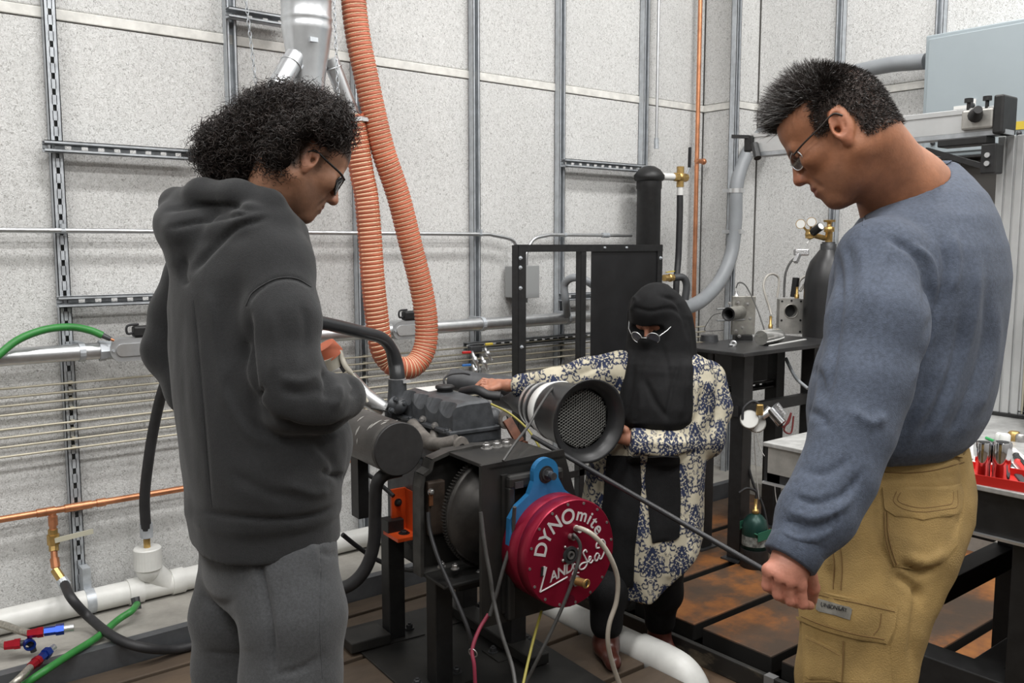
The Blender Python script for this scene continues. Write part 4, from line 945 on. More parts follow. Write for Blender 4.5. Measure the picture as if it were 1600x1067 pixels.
# --- wires and rods around the dyno
M_YEL = mat('yellow_line', (.30, .26, .05), .5); M_CRIM = mat('crimson_cord', (.22, .02, .045), .6)
def cable(name, pts, r, m, lbl, cat='cable'): return one(name, MB().tube(spline(pts, 8), r, 8), m, lbl, cat)
cable('black_cable', [EL(879, 600, .55), EL(862, 608, .40), EL(840, 640, .30), EL(826, 665, .25), EL(805, 692, .17), EL(786, 720, .13)], .0045, M_GCAB, 'dark cable crossing in front of the white-banded horn')
cable('yellow_line', [EL(767, 631, .5), EL(795, 645, .45), EL(822, 668, .4), EL(838, 690, .36), EL(846, 706, .3)], .004, M_YEL, 'thin yellow-green line passing below the horn')
cable('yellow_line', [EL(846, 955, .1), EL(836, 990, .05), EL(826, 1030, .0), EL(816, 1075, -.05)], .0045, M_YEL, 'yellow line dropping from under the red drum')
cable('grey_cable', [EL(751, 800, .1), EL(758, 855, .08), EL(766, 900, .06), EL(771, 935, .05), EL(784, 990, .0), EL(800, 1040, -.05), EL(806, 1075, -.1)], .006, M_GCAB, 'grey cable hanging down the front mounting plate')
cable('grey_cable', [EL(804, 792, .08), EL(800, 840, .10), EL(786, 890, .1), EL(775, 930, .1), EL(765, 962, .1)], .006, M_GCAB, 'grey cable tucked behind the left rim of the drum')
cable('black_cable', [EL(669, 800, .36), EL(672, 830, .34), EL(686, 875, .28), EL(712, 935, .20), EL(732, 985, .15), EL(738, 1015, .15)], .0065, M_BLKR, 'black lead hanging from the copper lug')
cable('crimson_cord', [EL(763, 960, .12), EL(748, 985, .10), EL(738, 1015, .08), EL(741, 1040, .06), EL(743, 1080, .05)], .006, M_CRIM, 'crimson cord with a ring under the drum', 'cord')
one('wire_ring', MB().torus(EL(739, 1020, .08), (1, .4, .3), .014, .002, 20, 6), M_BOLT, 'small steel wire ring on the crimson cord', 'ring')
p0, p1 = EL(832, 682, .34), Vector((2.10, 1.2, .478))
cable('long_rod', [p0, (p0+p1)/2, p1], .0085, mat('dark_tube', (.03, .03, .032), .4, .3), 'long dark tube slanting from the horn to the man in blue', 'tube')
cable('black_cable', [EL(553, 730, .9), EL(580, 745, .85), EL(598, 760, .8), EL(615, 775, .75)], .008, M_BLKR, 'black cable under the muffler can')
hp = [EL(625, 735, .55), EL(600, 742, .55), EL(588, 760, .56), EL(586, 800, .58), EL(584, 850, .6), EL(570, 890, .62), EL(545, 915, .65), EL(510, 925, .7)]
one('black_hose', MB().tube(spline(hp, 8), .022, 12), M_BLKR, 'thick black hose curving from under the muffler behind the legs', 'hose')
cable('black_cable', [AY(535, 835, 2.95), AY(560, 855, 2.95), AY(590, 875, 2.95), AY(625, 888, 2.9), AY(655, 892, 2.8)], .009, M_BLKR, 'black cable crossing low behind the stand legs')
# --- silver exhaust piece with white lever
t = thing('exhaust_coupling', 'silver exhaust coupling with an orange cuff and long pale lever', 'coupling', EL(560, 620, 1.0))
MB().tube([EL(506, 540, 1.0), EL(517, 556, 1.0)], [.042, .05], 20).build('cuff', M_ORH, t)
MB().tube([EL(512, 556, 1.0), EL(521, 574, 1.0)], [.048, .036], 20).build('cone', mat('pale_cone', (.55, .52, .44), .5), t)
MB().tube([EL(545, 590, 1.0), EL(570, 620, .98), EL(600, 640, .95)], [.03, .035, .03], 18).build('pipe', M_ALU, t)
MB().tube(spline([EL(530, 548, .97), EL(540, 572, .95), EL(555, 590, .94), EL(565, 610, .93), EL(574, 628, .92)], 6), [.010]*10+[.006]*15, 10).build('lever', mat('pale_cone', (0, 0, 0)), t)
MB().tube([EL(522, 552, .99), EL(540, 580, .97)], .012, 8).build('spring', M_DSTEEL, t)
MB().bar(EL(580, 636, .95), EL(606, 641, .92), .05, .004).build('bracket', M_EBLK, t)
# ------------------------------------------------------------------ white pipe in the trench
zf = -.12; Rw = .054; pa, pb = AZ(880, 955, zf+Rw), AZ(1052, 1040, zf+Rw); px_ = 2.298; pb.y = 1.94; zf = -.055
t = thing('floor_pipe', 'thick white pipe lying in the floor trench, ending in an elbow', 'pipe', (px_, 2.3, zf))
MB().cyl((px_, 3.1, zf+Rw+.001), (px_, pb.y+.03, zf+Rw+.001), Rw, n=28).build('pipe', M_PVC, t)
el = spline([(px_, pb.y+.16, zf+Rw+.001), (px_, pb.y+.05, zf+Rw+.001), (px_, pb.y-.03, zf+Rw-.01), (px_, pb.y-.075, zf+Rw-.05), (px_, pb.y-.085, -.10)], 6)
MB().tube(el, Rw*1.13, 26).build('elbow', M_PVC, t)
p = AZ(1214, 1052, -.045); one('tape_strip', MB().bb((2.558, p.y-.02, -.118), (2.590, p.y+.02, -.043)), mat('grey_tape', (.25, .25, .25), .5), 'strip of grey tape wrapped on the black edge beam', 'tape')
for y_ in (2.2, 2.75): MB().bb((px_-.04, y_-.03, -.12), (px_+.04, y_+.03, zf+.004)).build('support_block', M_DSTEEL, t)
# ------------------------------------------------------------------ black apparatus table near the corner
TX0, TX1, TY0, TY1, TZ = 3.2, 4.02, 2.36, 2.76, .98
t = thing('apparatus_table', 'tall black steel table in the corner carrying metal apparatus', 'table', (3.6, 2.55, 0))
MB().bb((TX0, TY0, TZ-.018), (TX1, TY1, TZ), .004).build('table_top', mat('black_table_top', (.03, .03, .031), .35, .2, var=.3, vs=10), t)
for x in (3.345, 3.9):
    for y in (2.47, 2.68):
        lg = MB().bb((x-.035, y-.035, .008), (x+.035, y+.035, TZ-.018), .003).build('leg', M_BLK, t)
        MB().bb((x-.06, y-.05, 0), (x+.06, y+.05, .008)).build('foot_plate', M_DSTEEL, lg)
zr = AY(1147, 643, 2.47).z
MB().bb((3.30, 2.455, zr-.025), (3.93, 2.485, zr+.025)).build('rail', M_BLK, t)
zr2 = AY(1126, 611, 2.68).z
channel(MB(), (3.1, 2.70, zr2), (3.95, 2.70, zr2), (0, -1, 0), mode='back').build('slotted_rail', M_BLK, t)
MB().bb((3.36, 2.64, zr2+.03), (3.78, 2.69, TZ-.03)).build('back_box', M_BLK, t)
def on_table(px, py): return AZ(px, py, TZ)
M_MST = mat('machined_steel', (.36, .35, .32), .38, .7, var=.25, vs=18)
M_MST2 = mat('dull_machined_plate', (.42, .41, .385), .42, .55, var=.2, vs=14)
# cylinder block with tube and spark plug
b = on_table(1160, 531); dp = depth(b); mpp = dp/FPX
t = thing('tube_fixture', 'machined plate with a round tube and a probe on top', 'fixture', b)
r_ = _rt; fd = Vector((math.cos(YAW), math.sin(YAW), 0))
AXC = (Vector((r_.x, r_.y, 0)), fd, UP)
def lp(px, py, dd=0.0): return D(px, py, dp+dd)
MB().box((b.x, b.y, TZ+.012), (.085, .06, .024), AXC).build('base_block', M_BLK, t)
c = lp(1158, 498, .03); MB().box((b.x, b.y, TZ+.024+.098), (.12, .022, .19), (Vector((.86, -.5, 0)), Vector((.5, .86, 0)), UP), .003).build('plate', M_MST, t)
o = MB().lathe(lp(1138, 491, -.12), lp(1160, 487, .0)-lp(1138, 491, -.12), [(0, .034), (.13, .034)], 24, True, False, True).build('tube', M_MST, t)
MB().lathe(lp(1138, 491, -.12), lp(1160, 487, .0)-lp(1138, 491, -.12), [(0, .034), (0, .024), (.12, .023)], 24, True, False, True).build('bore', M_BLK, o)
for y0, y1 in ((483, 480), (501, 499)): MB().cyl(lp(1120, y0, -.13), lp(1170, y1, .0), .0045, n=10).build('tie_rod', M_ALU, t)
for px, py in ((1140, 474), (1153, 473), (1168, 475), (1172, 498), (1150, 517), (1160, 512), (1155, 525)): MB().hexbolt(lp(px, py, -.045), -fd, .006, .008).build('bolt', M_BOLT, t)
q = lp(1150, 478, -.02); MB().lathe(q, UP, [(0, .010), (.03, .010), (.032, .014), (.05, .014), (.052, .010), (.062, .008), (.075, .007)], 12).build('probe', M_ALU, t)
one('probe_lead', MB().tube(spline([lp(1150, 450, -.02), lp(1154, 442, -.02), lp(1163, 444, -.03), lp(1172, 458, -.05), lp(1182, 480, -.09), lp(1192, 508, -.15), lp(1201, 538, -.20), lp(1206, 540, -.2)], 8), .0035, 6), M_GCAB, 'black lead arching from the probe over the table', 'cable')
one('thin_wire', MB().tube(spline([lp(1126, 489, -.1), lp(1114, 493, -.1), lp(1105, 505, -.1), lp(1101, 516, -.1), lp(1115, 517, -.1), lp(1130, 516, -.08)], 8), .002, 6), M_GCAB, 'thin dark wire looping left of the tube fixture', 'wire')
b2 = on_table(1108, 533); m = MB(); m.cyl((b2.x, b2.y, TZ), (b2.x, b2.y, TZ+.03), .045, .04, n=20); one('round_dish', m, M_DSTEEL, 'small round metal dish at the left table end', 'dish')
b2 = on_table(1146, 541); m = MB(); m.torus((b2.x, b2.y, TZ+.012), (1, .3, 0), .012, .005, 14, 6); m.cyl((b2.x-.02, b2.y+.01, TZ+.006), (b2.x+.01, b2.y, TZ+.006), .006); one('shackle', m, M_ALU, 'small shiny shackle on the front of the black table', 'shackle')
# head plate with round window
b = on_table(1232, 521); dp = depth(b)
t = thing('window_plate', 'thick machined plate with a round dark window on the table', 'fixture', b)
A2 = (Vector((.80, -.60, 0)), Vector((.60, .80, 0)), UP)
hgt = .185; wd_ = .125; ctr = Vector((b.x, b.y, TZ+hgt/2))
w0 = []
for k_ in range(40):
    a_ = 2*PI*k_/40; cx_, sx_ = math.cos(a_), math.sin(a_); zc_ = .028; lim = [1e9]
    if abs(cx_) > 1e-6: lim.append(wd_/2/abs(cx_))
    if sx_ > 1e-6: lim.append((hgt/2-zc_)/sx_)
    if sx_ < -1e-6: lim.append((hgt/2+zc_)/-sx_)
    w0.append((min(lim)*cx_, min(lim)*sx_+zc_))
hole = circle(.034, 40)
MB().ring(w0, [(x, z+.028) for x, z in hole], ctr-A2[1]*.03, A2[0], UP, -.045).build('plate', M_MST2, t)
MB().cyl(ctr+UP*.028+A2[1]*.012, ctr+UP*.028+A2[1]*.014, .034, n=24).build('window', M_BLK, t)
MB().torus(ctr+UP*.028-A2[1]*.03, A2[1], .036, .003).build('window_ring', M_MST, t)
for sx_, sz_ in ((-.05, .08), (.05, .08), (-.05, -.08), (.05, -.08), (-.05, -.02), (.05, -.02), (.0, .083)): MB().cyl(ctr+A2[0]*sx_+UP*sz_-A2[1]*.032, ctr+A2[0]*sx_+UP*sz_-A2[1]*.029, .0055, n=10).build('hole', M_BLK, t)
MB().box(ctr+A2[0]*.085+UP*-.01+A2[1]*.02, (.05, .07, .15), A2, .004).build('dark_block', M_BLK, t)
MB().cyl(ctr+A2[0]*.06+UP*.005-A2[1]*.05, ctr+A2[0]*.12+UP*-.004-A2[1]*.04, .010, n=12).build('stub', M_WHITE, t)
q = D(1245, 466, dp-.02); MB().lathe(q, UP, [(0, .012), (.02, .012), (.022, .008), (.06, .007)], 10).build('brass_fitting', M_BRASS, t)
MB().bar(D(1240, 464, dp), D(1244, 434, dp), .02, .03, EN).build('clip', M_BLK, t)
M_TUBE = mat('cloudy_tube', (.45, .43, .39), .3)
def loop(pts, r, lbl, m=M_TUBE): return one('clear_tube', MB().tube(spline([D(*p_[:2], dp+p_[2]) for p_ in pts], 8), r, 8), m, lbl, 'tube')
loop([(1214, 465, 0), (1217, 445, 0), (1216, 433, 0), (1207, 428, -.02), (1198, 432, -.04), (1193, 445, -.05), (1196, 462, -.06), (1202, 480, -.06), (1205, 492, -.07)], .006, 'clear tube looping up left of the window plate')
q = D(1204, 504, dp-.07); one('brass_nipple', MB().lathe(q-UP*.03, UP, [(0, .011), (.02, .011), (.022, .007), (.065, .007)], 10), M_BRASS, 'small brass nipple standing beside the glass tube', 'fitting')
loop([(1246, 450, 0), (1250, 438, 0), (1260, 431, 0), (1272, 431, .02), (1282, 440, .04), (1300, 452, .1)], .007, 'clear tube arching right from the window plate to the man')
loop([(1250, 455, .02), (1262, 437, .03), (1275, 420, .05), (1290, 408, .08), (1310, 400, .1)], .007, 'clear tube rising steeply in front of the gas cylinder')
loop([(1258, 432, .0), (1263, 445, .0), (1266, 480, .0), (1268, 520, -.0)], .005, 'clear tube hanging down in front of the gas cylinder')
loop([(1225, 464, .03), (1226, 440, .05), (1228, 425, .06), (1235, 410, .08), (1247, 399, .1)], .006, 'bundle of thin leads rising behind the window plate', M_GCAB)
# lying glass cylinder
ga, gb = AZ(1189, 528, TZ+.036), AZ(1231, 521, TZ+.036); gd = (gb-ga).normalized()
t = thing('glass_cylinder', 'clear acrylic cylinder lying on the black table', 'cylinder', (ga+gb)/2-UP*.036)
M_GLS = mat('acrylic', (.62, .62, .58), .12, trans=.75)
MB().lathe(ga, gd, [(0, .034), (.006, .0355), (.175, .0355), (.18, .034)], 28).build('body', M_GLS, t)
MB().cyl(ga+gd*.03, ga+gd*.15, .016, n=16).build('core', mat('pale_core', (.40, .37, .30), .4), t)
s0, s1 = on_table(1203, 541), on_table(1258, 531); one('ruler_strip', MB().bar(s0+UP*.003, s1+UP*.003, .014, .004), M_WHITE, 'white graduated strip lying on the table front', 'strip')
# ------------------------------------------------------------------ gas cylinder with regulator
gx_, gy_ = 4.178, 2.575; zn = D(1290, 378, depth((gx_, gy_, 1.5))).z
t = thing('gas_cylinder', 'tall black gas cylinder standing in the corner behind the table', 'cylinder', (gx_, gy_, 0))
MB().lathe((gx_, gy_, 0), UP, [(0, .108), (.02, .114), (zn-.22, .114), (zn-.16, .107), (zn-.10, .088), (zn-.06, .058), (zn-.04, .044)], 32).build('bottle', mat('satin_black_bottle', (.02, .02, .021), .38, var=.2, vs=8), t)
MB().lathe((gx_, gy_, zn-.045), UP, [(0, .04), (.035, .04), (.036, .033), (.045, .033)], 20).build('neck_ring', M_DSTEEL, t)
MB().lathe((gx_, gy_, zn), UP, [(0, .018), (.05, .018), (.052, .026), (.075, .026), (.08, .012), (.10, .012), (.102, .03), (.112, .03)], 12).build('valve', M_BRASS, t)
dg = depth((gx_, gy_, zn))
t = thing('gas_regulator', 'brass regulator with two dials and a black knob', 'regulator', D(1266, 366, dg-.05))
cr = D(1266, 366, dg-.06); MB().cyl(cr+Vector((0, 0, -.02)), cr+Vector((0, 0, .025)), .024, n=14).cyl(cr, D(1288, 372, dg), .014, n=10).sphere(cr, .026).build('body', M_BRASS, t)
for px, py in ((1251, 350), (1268, 347)):
    gc = D(px, py, dg-.09); fdn = (CAM-gc).normalized()
    o = MB().cyl(gc, gc-fdn*.018, .024, n=24).cyl(gc-fdn*.01, cr, .006, n=8).build('gauge', M_BRASS, t)
    MB().cyl(gc+fdn*.001, gc-fdn*.001, .021, n=24).build('dial', mat('dial_white', (.75, .75, .72), .3), o)
kd = (D(1286, 351, dg-.14)-cr).normalized(); MB().cyl(cr+kd*.02, cr+kd*.08, .021, n=20).build('knob', M_BLK, t); MB().cyl(cr+kd*.08, cr+kd*.0815, .017, n=20).build('knob_label', MATS['dial_white'], t)
MB().cyl(cr-UP*.02, D(1261, 381, dg-.06), .006, n=8).build('stem', M_WHITE, t)
bx_ = D(1252, 394, dg-.08); m = MB(); m.box(bx_, (.07, .04, .035), AXC, .006); m.bar(bx_+Vector((-.02, 0, -.01)), bx_+Vector((-.05, 0, -.05)), .02, .02); one('foil_bundle', m, mat('crumpled_foil', (.62, .62, .63), .3, .8, bump=.8, bs=120), 'crumpled foil-wrapped joint below the regulator', 'foil')
# ------------------------------------------------------------------ gauge cluster under the table, propane bottle
dq = 3.95
t = thing('pressure_gauges', 'pair of round metal gauges with chrome fitting hung under the table', 'gauge', D(1180, 655, dq)-UP*.1)
for px, py, dd in ((1171, 655, 0), (1182, 661, .03)):
    c = D(px, py, dq+dd); n_ = (Vector((-.75, -.55, .25))).normalized()
    o = MB().lathe(c, n_, [(-.035, .034), (-.03, .042), (.0, .042), (.006, .040)], 24).build('gauge', M_MST2, t)
    MB().cyl(c+n_*.0062, c+n_*.0075, .037, n=24).build('dial', MATS['dial_white'], o)
MB().tube([D(1190, 650, dq), D(1198, 645, dq), D(1204, 638, dq)], .018, 14).build('elbow', M_ALU, t)
MB().cyl(D(1203, 640, dq), D(1222, 662, dq-.03), .022, n=16).build('chrome_body', mat('chrome', (.7, .7, .72), .12, 1.0), t)
MB().cyl(D(1212, 632, dq), D(1224, 648, dq), .016, n=12).build('foil_sleeve', MATS['crumpled_foil'], t)
MB().tube(spline([D(1160, 655, dq), D(1162, 638, dq), D(1175, 627, dq), D(1186, 632, dq), D(1188, 645, dq)], 8), .006, 8).build('lead', M_BLKR, t)
MB().box(D(1187, 640, dq-.02), (.03, .02, .05), AXC, .005).build('brass_tag', M_BRASS, t)
for i, pts in enumerate((((1178, 668, 0), (1179, 700, .05), (1182, 740, .1), (1186, 780, .1)), ((1180, 668, 0), (1190, 705, .0), (1215, 735, -.1), (1248, 765, -.2)), ((1209, 740, -.1), (1215, 790, -.1), (1235, 815, -.15)))):
    one('thin_wire', MB().tube(spline([D(a, b_, dq+c_) for a, b_, c_ in pts], 8), .0018, 6), mat('pale_wire', (.4, .39, .37), .4), ('pale wire hanging straight from the gauges', 'pale wire running from the gauges to the bench', 'pale wire drooping behind the hand')[i], 'wire')
one('red_leads', MB().tube(spline([D(1222, 668, dq), D(1232, 660, dq), D(1236, 645, dq), D(1232, 655, dq), D(1225, 672, dq), D(1236, 676, dq), D(1240, 650, dq)], 8), .004, 6), mat('dark_red_lead', (.14, .015, .015), .5), 'tangle of dark red leads beside the chrome fitting', 'cable')
one('black_cable', MB().tube(spline([D(1170, 640, 4.1), D(1166, 700, 4.1), D(1175, 750, 4.1), D(1192, 790, 4.1), D(1200, 830, 4.1)], 8), .006, 8), M_BLKR, 'black cable hanging between the table legs', 'cable')
one('grey_tube', MB().tube(spline([D(1228, 560, 4.3), D(1235, 575, 4.25), D(1245, 592, 4.2), D(1262, 607, 4.15)], 8), .008, 8), M_GFX, 'short grey tube passing under the table top', 'tube')
tb_ = AZ(1182, 882, 0); tx, ty = tb_.x-.02, tb_.y-.0
t = thing('propane_bottle', 'small green camping gas bottle strapped to the table leg', 'bottle', (tx, ty, 0))
RB = .062
MB().lathe((tx, ty, 0), UP, [(0, RB), (.003, RB*1.02), (.075, RB*1.02), (.085, RB)], 24).build('foot_cup', M_BLK, t)
zt_ = D(1182, 802, depth((tx, ty, .2))).z
MB().lathe((tx, ty, .06), UP, [(0, RB*.9), (.0, RB*.92), (zt_-.12, RB*.92), (zt_-.09, RB*.8), (zt_-.07, RB*.55), (zt_-.06, RB*.3)], 24).build('body', mat('dark_green_steel', (.012, .05, .04), .35, .3), t)
MB().lathe((tx, ty, zt_-.14), UP, [(0, RB*.925), (.045, RB*.925)], 24, True, False, False).build('label', mat('grey_label', (.22, .24, .23), .5, var=.6, vs=60), t)
MB().lathe((tx, ty, zt_-.02), UP, [(0, .012), (.02, .012), (.022, .016), (.04, .016), (.042, .008), (.09, .007)], 10).build('valve', M_BRASS, t)
one('green_strap', MB().tube([(3.30, 2.42, .17), (tx-.05, ty-.055, .165), (tx+.05, ty-.055, .155), (tx+.075, ty, .16)], .004, 8, flat=1).box((tx+.0, ty-.064, .16), (.13, .003, .04)).box((3.345, 2.432, .175), (.075, .003, .04)), mat('green_web', (.015, .12, .07), .7), 'green strap tying the gas bottle to the table leg', 'strap')
one('black_hose', MB().tube(spline([(tx, ty, zt_+.06), (tx, ty, zt_+.10), (tx-.04, ty+.02, zt_+.12), (tx-.07, ty+.04, zt_+.10)], 8), .006, 8), M_BLKR, 'thin black hose curving out of the green gas bottle', 'hose')
# ------------------------------------------------------------------ steel workbench on the right
BX0, BX1, BY0, BY1, BZ = 2.05, 3.15, -1.4, 1.44, .912
t = thing('workbench', 'black steel workbench with bright speckled top at the right', 'workbench', (2.6, .2, 0))
M_BTOP = mat('brushed_bench_top', (.42, .42, .41), .45, .35, var=.2, vs=30)
MB().bb((BX0, BY0, BZ-.012), (BX1, BY1, BZ), .002).build('bench_top', M_BTOP, t)
m = MB(); m.bb((BX0+.01, BY0, BZ-.11), (BX0+.05, BY1, BZ-.012)); m.bb((BX0+.01, BY1-.05, BZ-.11), (BX1, BY1-.01, BZ-.012)); m.bb((BX1-.05, BY0, BZ-.11), (BX1, BY1, BZ-.012)); m.build('apron', M_BLK, t)
MB().bb((BX0+.008, BY1-.13, BZ-.085), (BX0+.0095, BY1-.012, BZ-.014)).build('end_plate', M_MST2, t)
MB().bb((BX0+.0, BY0, BZ-.116), (BX0+.05, BY1, BZ-.110)).build('edge_strip', M_ALU, t)
for y in (-1.1, .72, 1.18):
    for x in (BX0+.06, BX1-.06):
        s_ = .075 if y == .72 else .04
        MB().bb((x-.045, y-s_, 0), (x+.045, y+s_, BZ-.11), .003).build('leg', M_BLK, t)
ZS = .47
for x in (BX0+.05, BX1-.05): MB().bb((x-.04, -1.1, ZS-.075), (x+.04, 1.22, ZS), .003).build('shelf_rail', M_BLK, t)
for y in (-1.0, -.2, .55, .86, 1.2): MB().bb((BX0+.09, y-.035, ZS-.07), (BX1-.09, y+.035, ZS-.002), .003).build('cross_rail', M_BLK, t)
MB().bb((2.55, -.5, ZS+.002), (BX1-.05, .86, ZS+.008)).build('shelf_sheet', M_DSTEEL, t)
MB().bb((BX1-.02, BY0, .05), (BX1-.01, 1.22, BZ-.11)).build('back_sheet', M_BLK, t)
p = AX(1520, 805, BX0+.06); MB().bb((BX0+.3, .95, BZ-.22), (BX0+.5, 1.12, BZ-.11), .004).build('drawer_box', M_DSTEEL, t)
# clutter on the lower shelf
q = Vector((2.62, .86, ZS+.008)); one('blue_leads', MB().tube(spline([q+Vector(v) for v in ((0, 0, .01), (.04, .03, .05), (.1, .0, .06), (.06, -.06, .02), (0, -.05, .05), (.05, .04, .02))], 8), .007, 8), M_ANB, 'tangle of blue leads on the shelf under the bench', 'cable')
one('shiny_fitting', MB().lathe(q+Vector((-.02, .02, .002)), UP, [(0, .03), (.03, .03), (.035, .02), (.05, .02)], 14), M_ALU, 'shiny metal fitting on the shelf under the bench', 'fitting')
q = AZ(1425, 1058, .02); one('grey_jar', MB().lathe((q.x+.02, q.y, 0), UP, [(0, .055), (.02, .06), (.08, .06), (.1, .05), (.105, .03)], 20), mat('grey_jar', (.3, .31, .32), .35), 'round grey jar on the floor under the bench', 'jar')
# red tray with sockets
def bench(px, py): return AZ(px, py, BZ)
c0 = bench(1515, 755); c1 = bench(1572, 764); c2 = bench(1595, 745)
tc = AZ(1548, 750, BZ); M_TRAY = mat('red_tray', (.55, .02, .015), .4)
t = thing('red_tray', 'shallow red tray holding three big chrome sockets', 'tray', tc)
wq, hq, dq_ = .20, .12, .022; AT = (Vector((.09, -.996, 0)), Vector((.996, .09, 0)), UP)
m = MB(); m.box(tc+UP*.004, (wq, hq, .004), AT)
for s in (-1, 1): m.box(tc+AT[0]*s*wq/2+UP*dq_/2, (.004, hq, dq_), AT); m.box(tc+AT[1]*s*hq/2+UP*dq_/2, (wq+.004, .004, dq_), AT)
m.build('tray_body', M_TRAY, t)
M_CHR = MATS['chrome']
for px, py, r_s, h_s, lb in ((1511, 715, .017, .088, 'leftmost of the chrome sockets, half hidden by the trousers'), (1535, 748, .0175, .085, 'middle one of the three chrome sockets in the red tray'), (1563, 752, .020, .09, 'largest chrome socket, at the right of the red tray')):
    c = AZ(px, py, BZ+.006); c.z = BZ+.0065
    s_ = thing('chrome_socket', lb, 'socket', c, 'chrome sockets in the red tray')
    MB().lathe(c, UP, [(0, r_s*.92), (h_s*.45, r_s*.92), (h_s*.47, r_s), (h_s*.97, r_s), (h_s, r_s*.94)], 24, True).build('barrel', M_CHR, s_)
    MB().cyl(c+UP*h_s, c+UP*(h_s+.0008), r_s*.7, n=6).build('drive_hole', M_BLK, s_)
one('paper_note', MB().box(AZ(1550, 722, BZ+.002), (.16, .07, .002), AT), M_WHITE, 'white paper lying behind the chrome sockets', 'paper')
one('green_pen', MB().cyl(AZ(1541, 684, BZ+.004), AZ(1553, 689, BZ+.004), .004, n=8), mat('green_pen', (.03, .35, .1), .4), 'thin green pen lying on the bench', 'pen')
for i, (px, py, r_s, mt, lb) in enumerate(((1562, 687, .012, M_WHITE, 'small white cap on the bench behind the sockets'), (1570, 690, .014, M_WHITE, 'larger white cap beside the small one on the bench'), (1584, 688, .016, M_BRASS, 'brass fitting at the right edge of the bench'), (1594, 690, .014, M_BOLT, 'steel nut at the right frame edge on the bench'))):
    c = AZ(px, py, BZ); one('small_cap', MB().lathe((c.x, c.y, BZ), UP, [(0, r_s), (r_s*1.3, r_s), (r_s*1.6, r_s*.7)], 12), mt, lb, 'fitting')
for i, (a, b_, mt, lb) in enumerate((((1584, 705), (1612, 728), M_WHITE, 'white handled pliers at the right frame edge'), ((1588, 712), (1614, 745), M_BLK, 'black tool lying right of the sockets'), ((1590, 722), (1612, 748), M_TRAY, 'red handled tool right of the sockets'), ((1578, 728), (1604, 760), M_DARKG, 'dark wrench beside the red tray'), ((1582, 735), (1600, 742), M_ALU, 'bright steel wrench beside the red tray'))):
    one('hand_tool', MB().bar(AZ(*a, BZ+.006), AZ(*b_, BZ+.006), .016, .01, bev=.003).sphere(AZ(*a, BZ+.006), .009, 8, 6), mt, lb, 'tool', 'hand tools on the bench')
# ------------------------------------------------------------------ aluminium post and traverse rail
pb_ = AZ(1566, 648, BZ); PX, PY = pb_.x+.03, pb_.y; zt_ = AX(1575, 215, PX).z
t = thing('aluminium_post', 'tall grooved aluminium post standing on the bench', 'post', (PX, PY, BZ))
M_EXT = mat('anodised_extrusion', (.60, .61, .61), .38, .5, var=.06, vs=6)
m = MB(); W_ = .11
for i in range(4): m.bb((PX-.05, PY-W_/2+i*W_/4+.003, BZ+.01), (PX+.05, PY-W_/2+(i+1)*W_/4-.003, zt_), .002)
m.bb((PX-.044, PY-W_/2+.002, BZ+.01), (PX+.044, PY+W_/2-.002, zt_)); 
for i in range(4): m.bb((PX-.045+i*.024, PY-W_/2-.004, BZ+.01), (PX-.03+i*.024, PY-W_/2+.01, zt_))
m.build('profile', M_EXT, t)
MB().bb((PX-.06, PY-.075, BZ), (PX+.06, PY+.065, BZ+.01)).build('foot', M_BLK, t)
MB().bb((PX-.045, PY-W_/2-.010, BZ+.01), (PX+.03, PY-W_/2-.005, zt_)).build('beige_strip', mat('beige_strip', (.5, .47, .37), .6), t)
RX = PX-.11
za_, zb_ = AX(1180, 218, RX), AX(1568, 193, RX); zr_ = (za_.z+zb_.z)/2
t = thing('traverse_rail', 'long white aluminium rail with black clamps at both ends', 'rail', (RX, (za_.y+zb_.y)/2, zr_-.04))
m = MB(); m.bb((RX-.02, zb_.y, zr_-.035), (RX+.02, za_.y, zr_+.038), .003); m.bb((RX-.026, zb_.y, zr_-.035), (RX-.02, za_.y, zr_-.012)); m.bb((RX-.024, zb_.y, zr_+.022), (RX-.02, za_.y, zr_+.036)); m.build('rail', M_EXT, t)
MB().bb((RX-.03, zb_.y-.02, zr_-.05), (RX+.03, za_.y, zr_-.036)).build('under_bar', M_GALVD, t)
ye = zb_.y+.012; MB().bb((RX-.05, ye-.03, zr_-.05), (RX+.05, ye, zr_+.065), .006).build('end_block', M_BLK, t)
yc = AX(1535, 190, RX).y
cg = MB().bb((RX-.045, yc-.05, zr_-.03), (RX+.03, yc+.045, zr_+.03), .006).build('carriage', M_MST2, t)
MB().cyl((RX-.05, yc, zr_+.01), (RX-.10, yc-.03, zr_+.02), .022, .012, n=12).build('knob', M_BLK, cg)
for dy in (-.02, .035): MB().cyl((RX-.02, yc+dy, zr_+.03), (RX-.02, yc+dy, zr_+.055), .006, n=8).cyl((RX-.02, yc+dy, zr_+.055), (RX-.02, yc+dy, zr_+.068), .013, n=10).build('thumb_screw', M_BLK, cg)
MB().bb((RX-.035, yc-.03, zr_-.075), (RX+.03, yc+.12, zr_-.05), .004).build('black_mount', M_BLK, t)
MB().bar((RX-.02, yc+.16, zr_-.078), (RX-.02, yc-.03, zr_-.145), .02, .016).build('brace', M_BLK, t)
MB().bb((RX-.035, yc-.06, zr_-.165), (RX+.02, yc-.015, zr_-.075), .004).build('hinge', M_BLK, t)
for dz_ in (-.11, -.135): MB().cyl((RX-.036, yc-.037, zr_+dz_), (RX-.042, yc-.037, zr_+dz_), .008, n=10).build('hinge_bolt', M_ALU, t)
yl = za_.y; lc = MB().bb((RX-.03, yl-.01, zr_-.03), (RX+.03, yl+.03, zr_+.03), .005).build('end_clamp', M_BLK, t)
MB().bar((RX-.02, yl+.01, zr_+.025), (RX-.05, yl+.07, zr_+.03), .02, .012).cyl((RX-.03, yl-.02, zr_-.005), (RX-.05, yl-.05, zr_-.06), .014, n=10).build('clamp_arm', M_BLK, lc)
ftext_rail = None
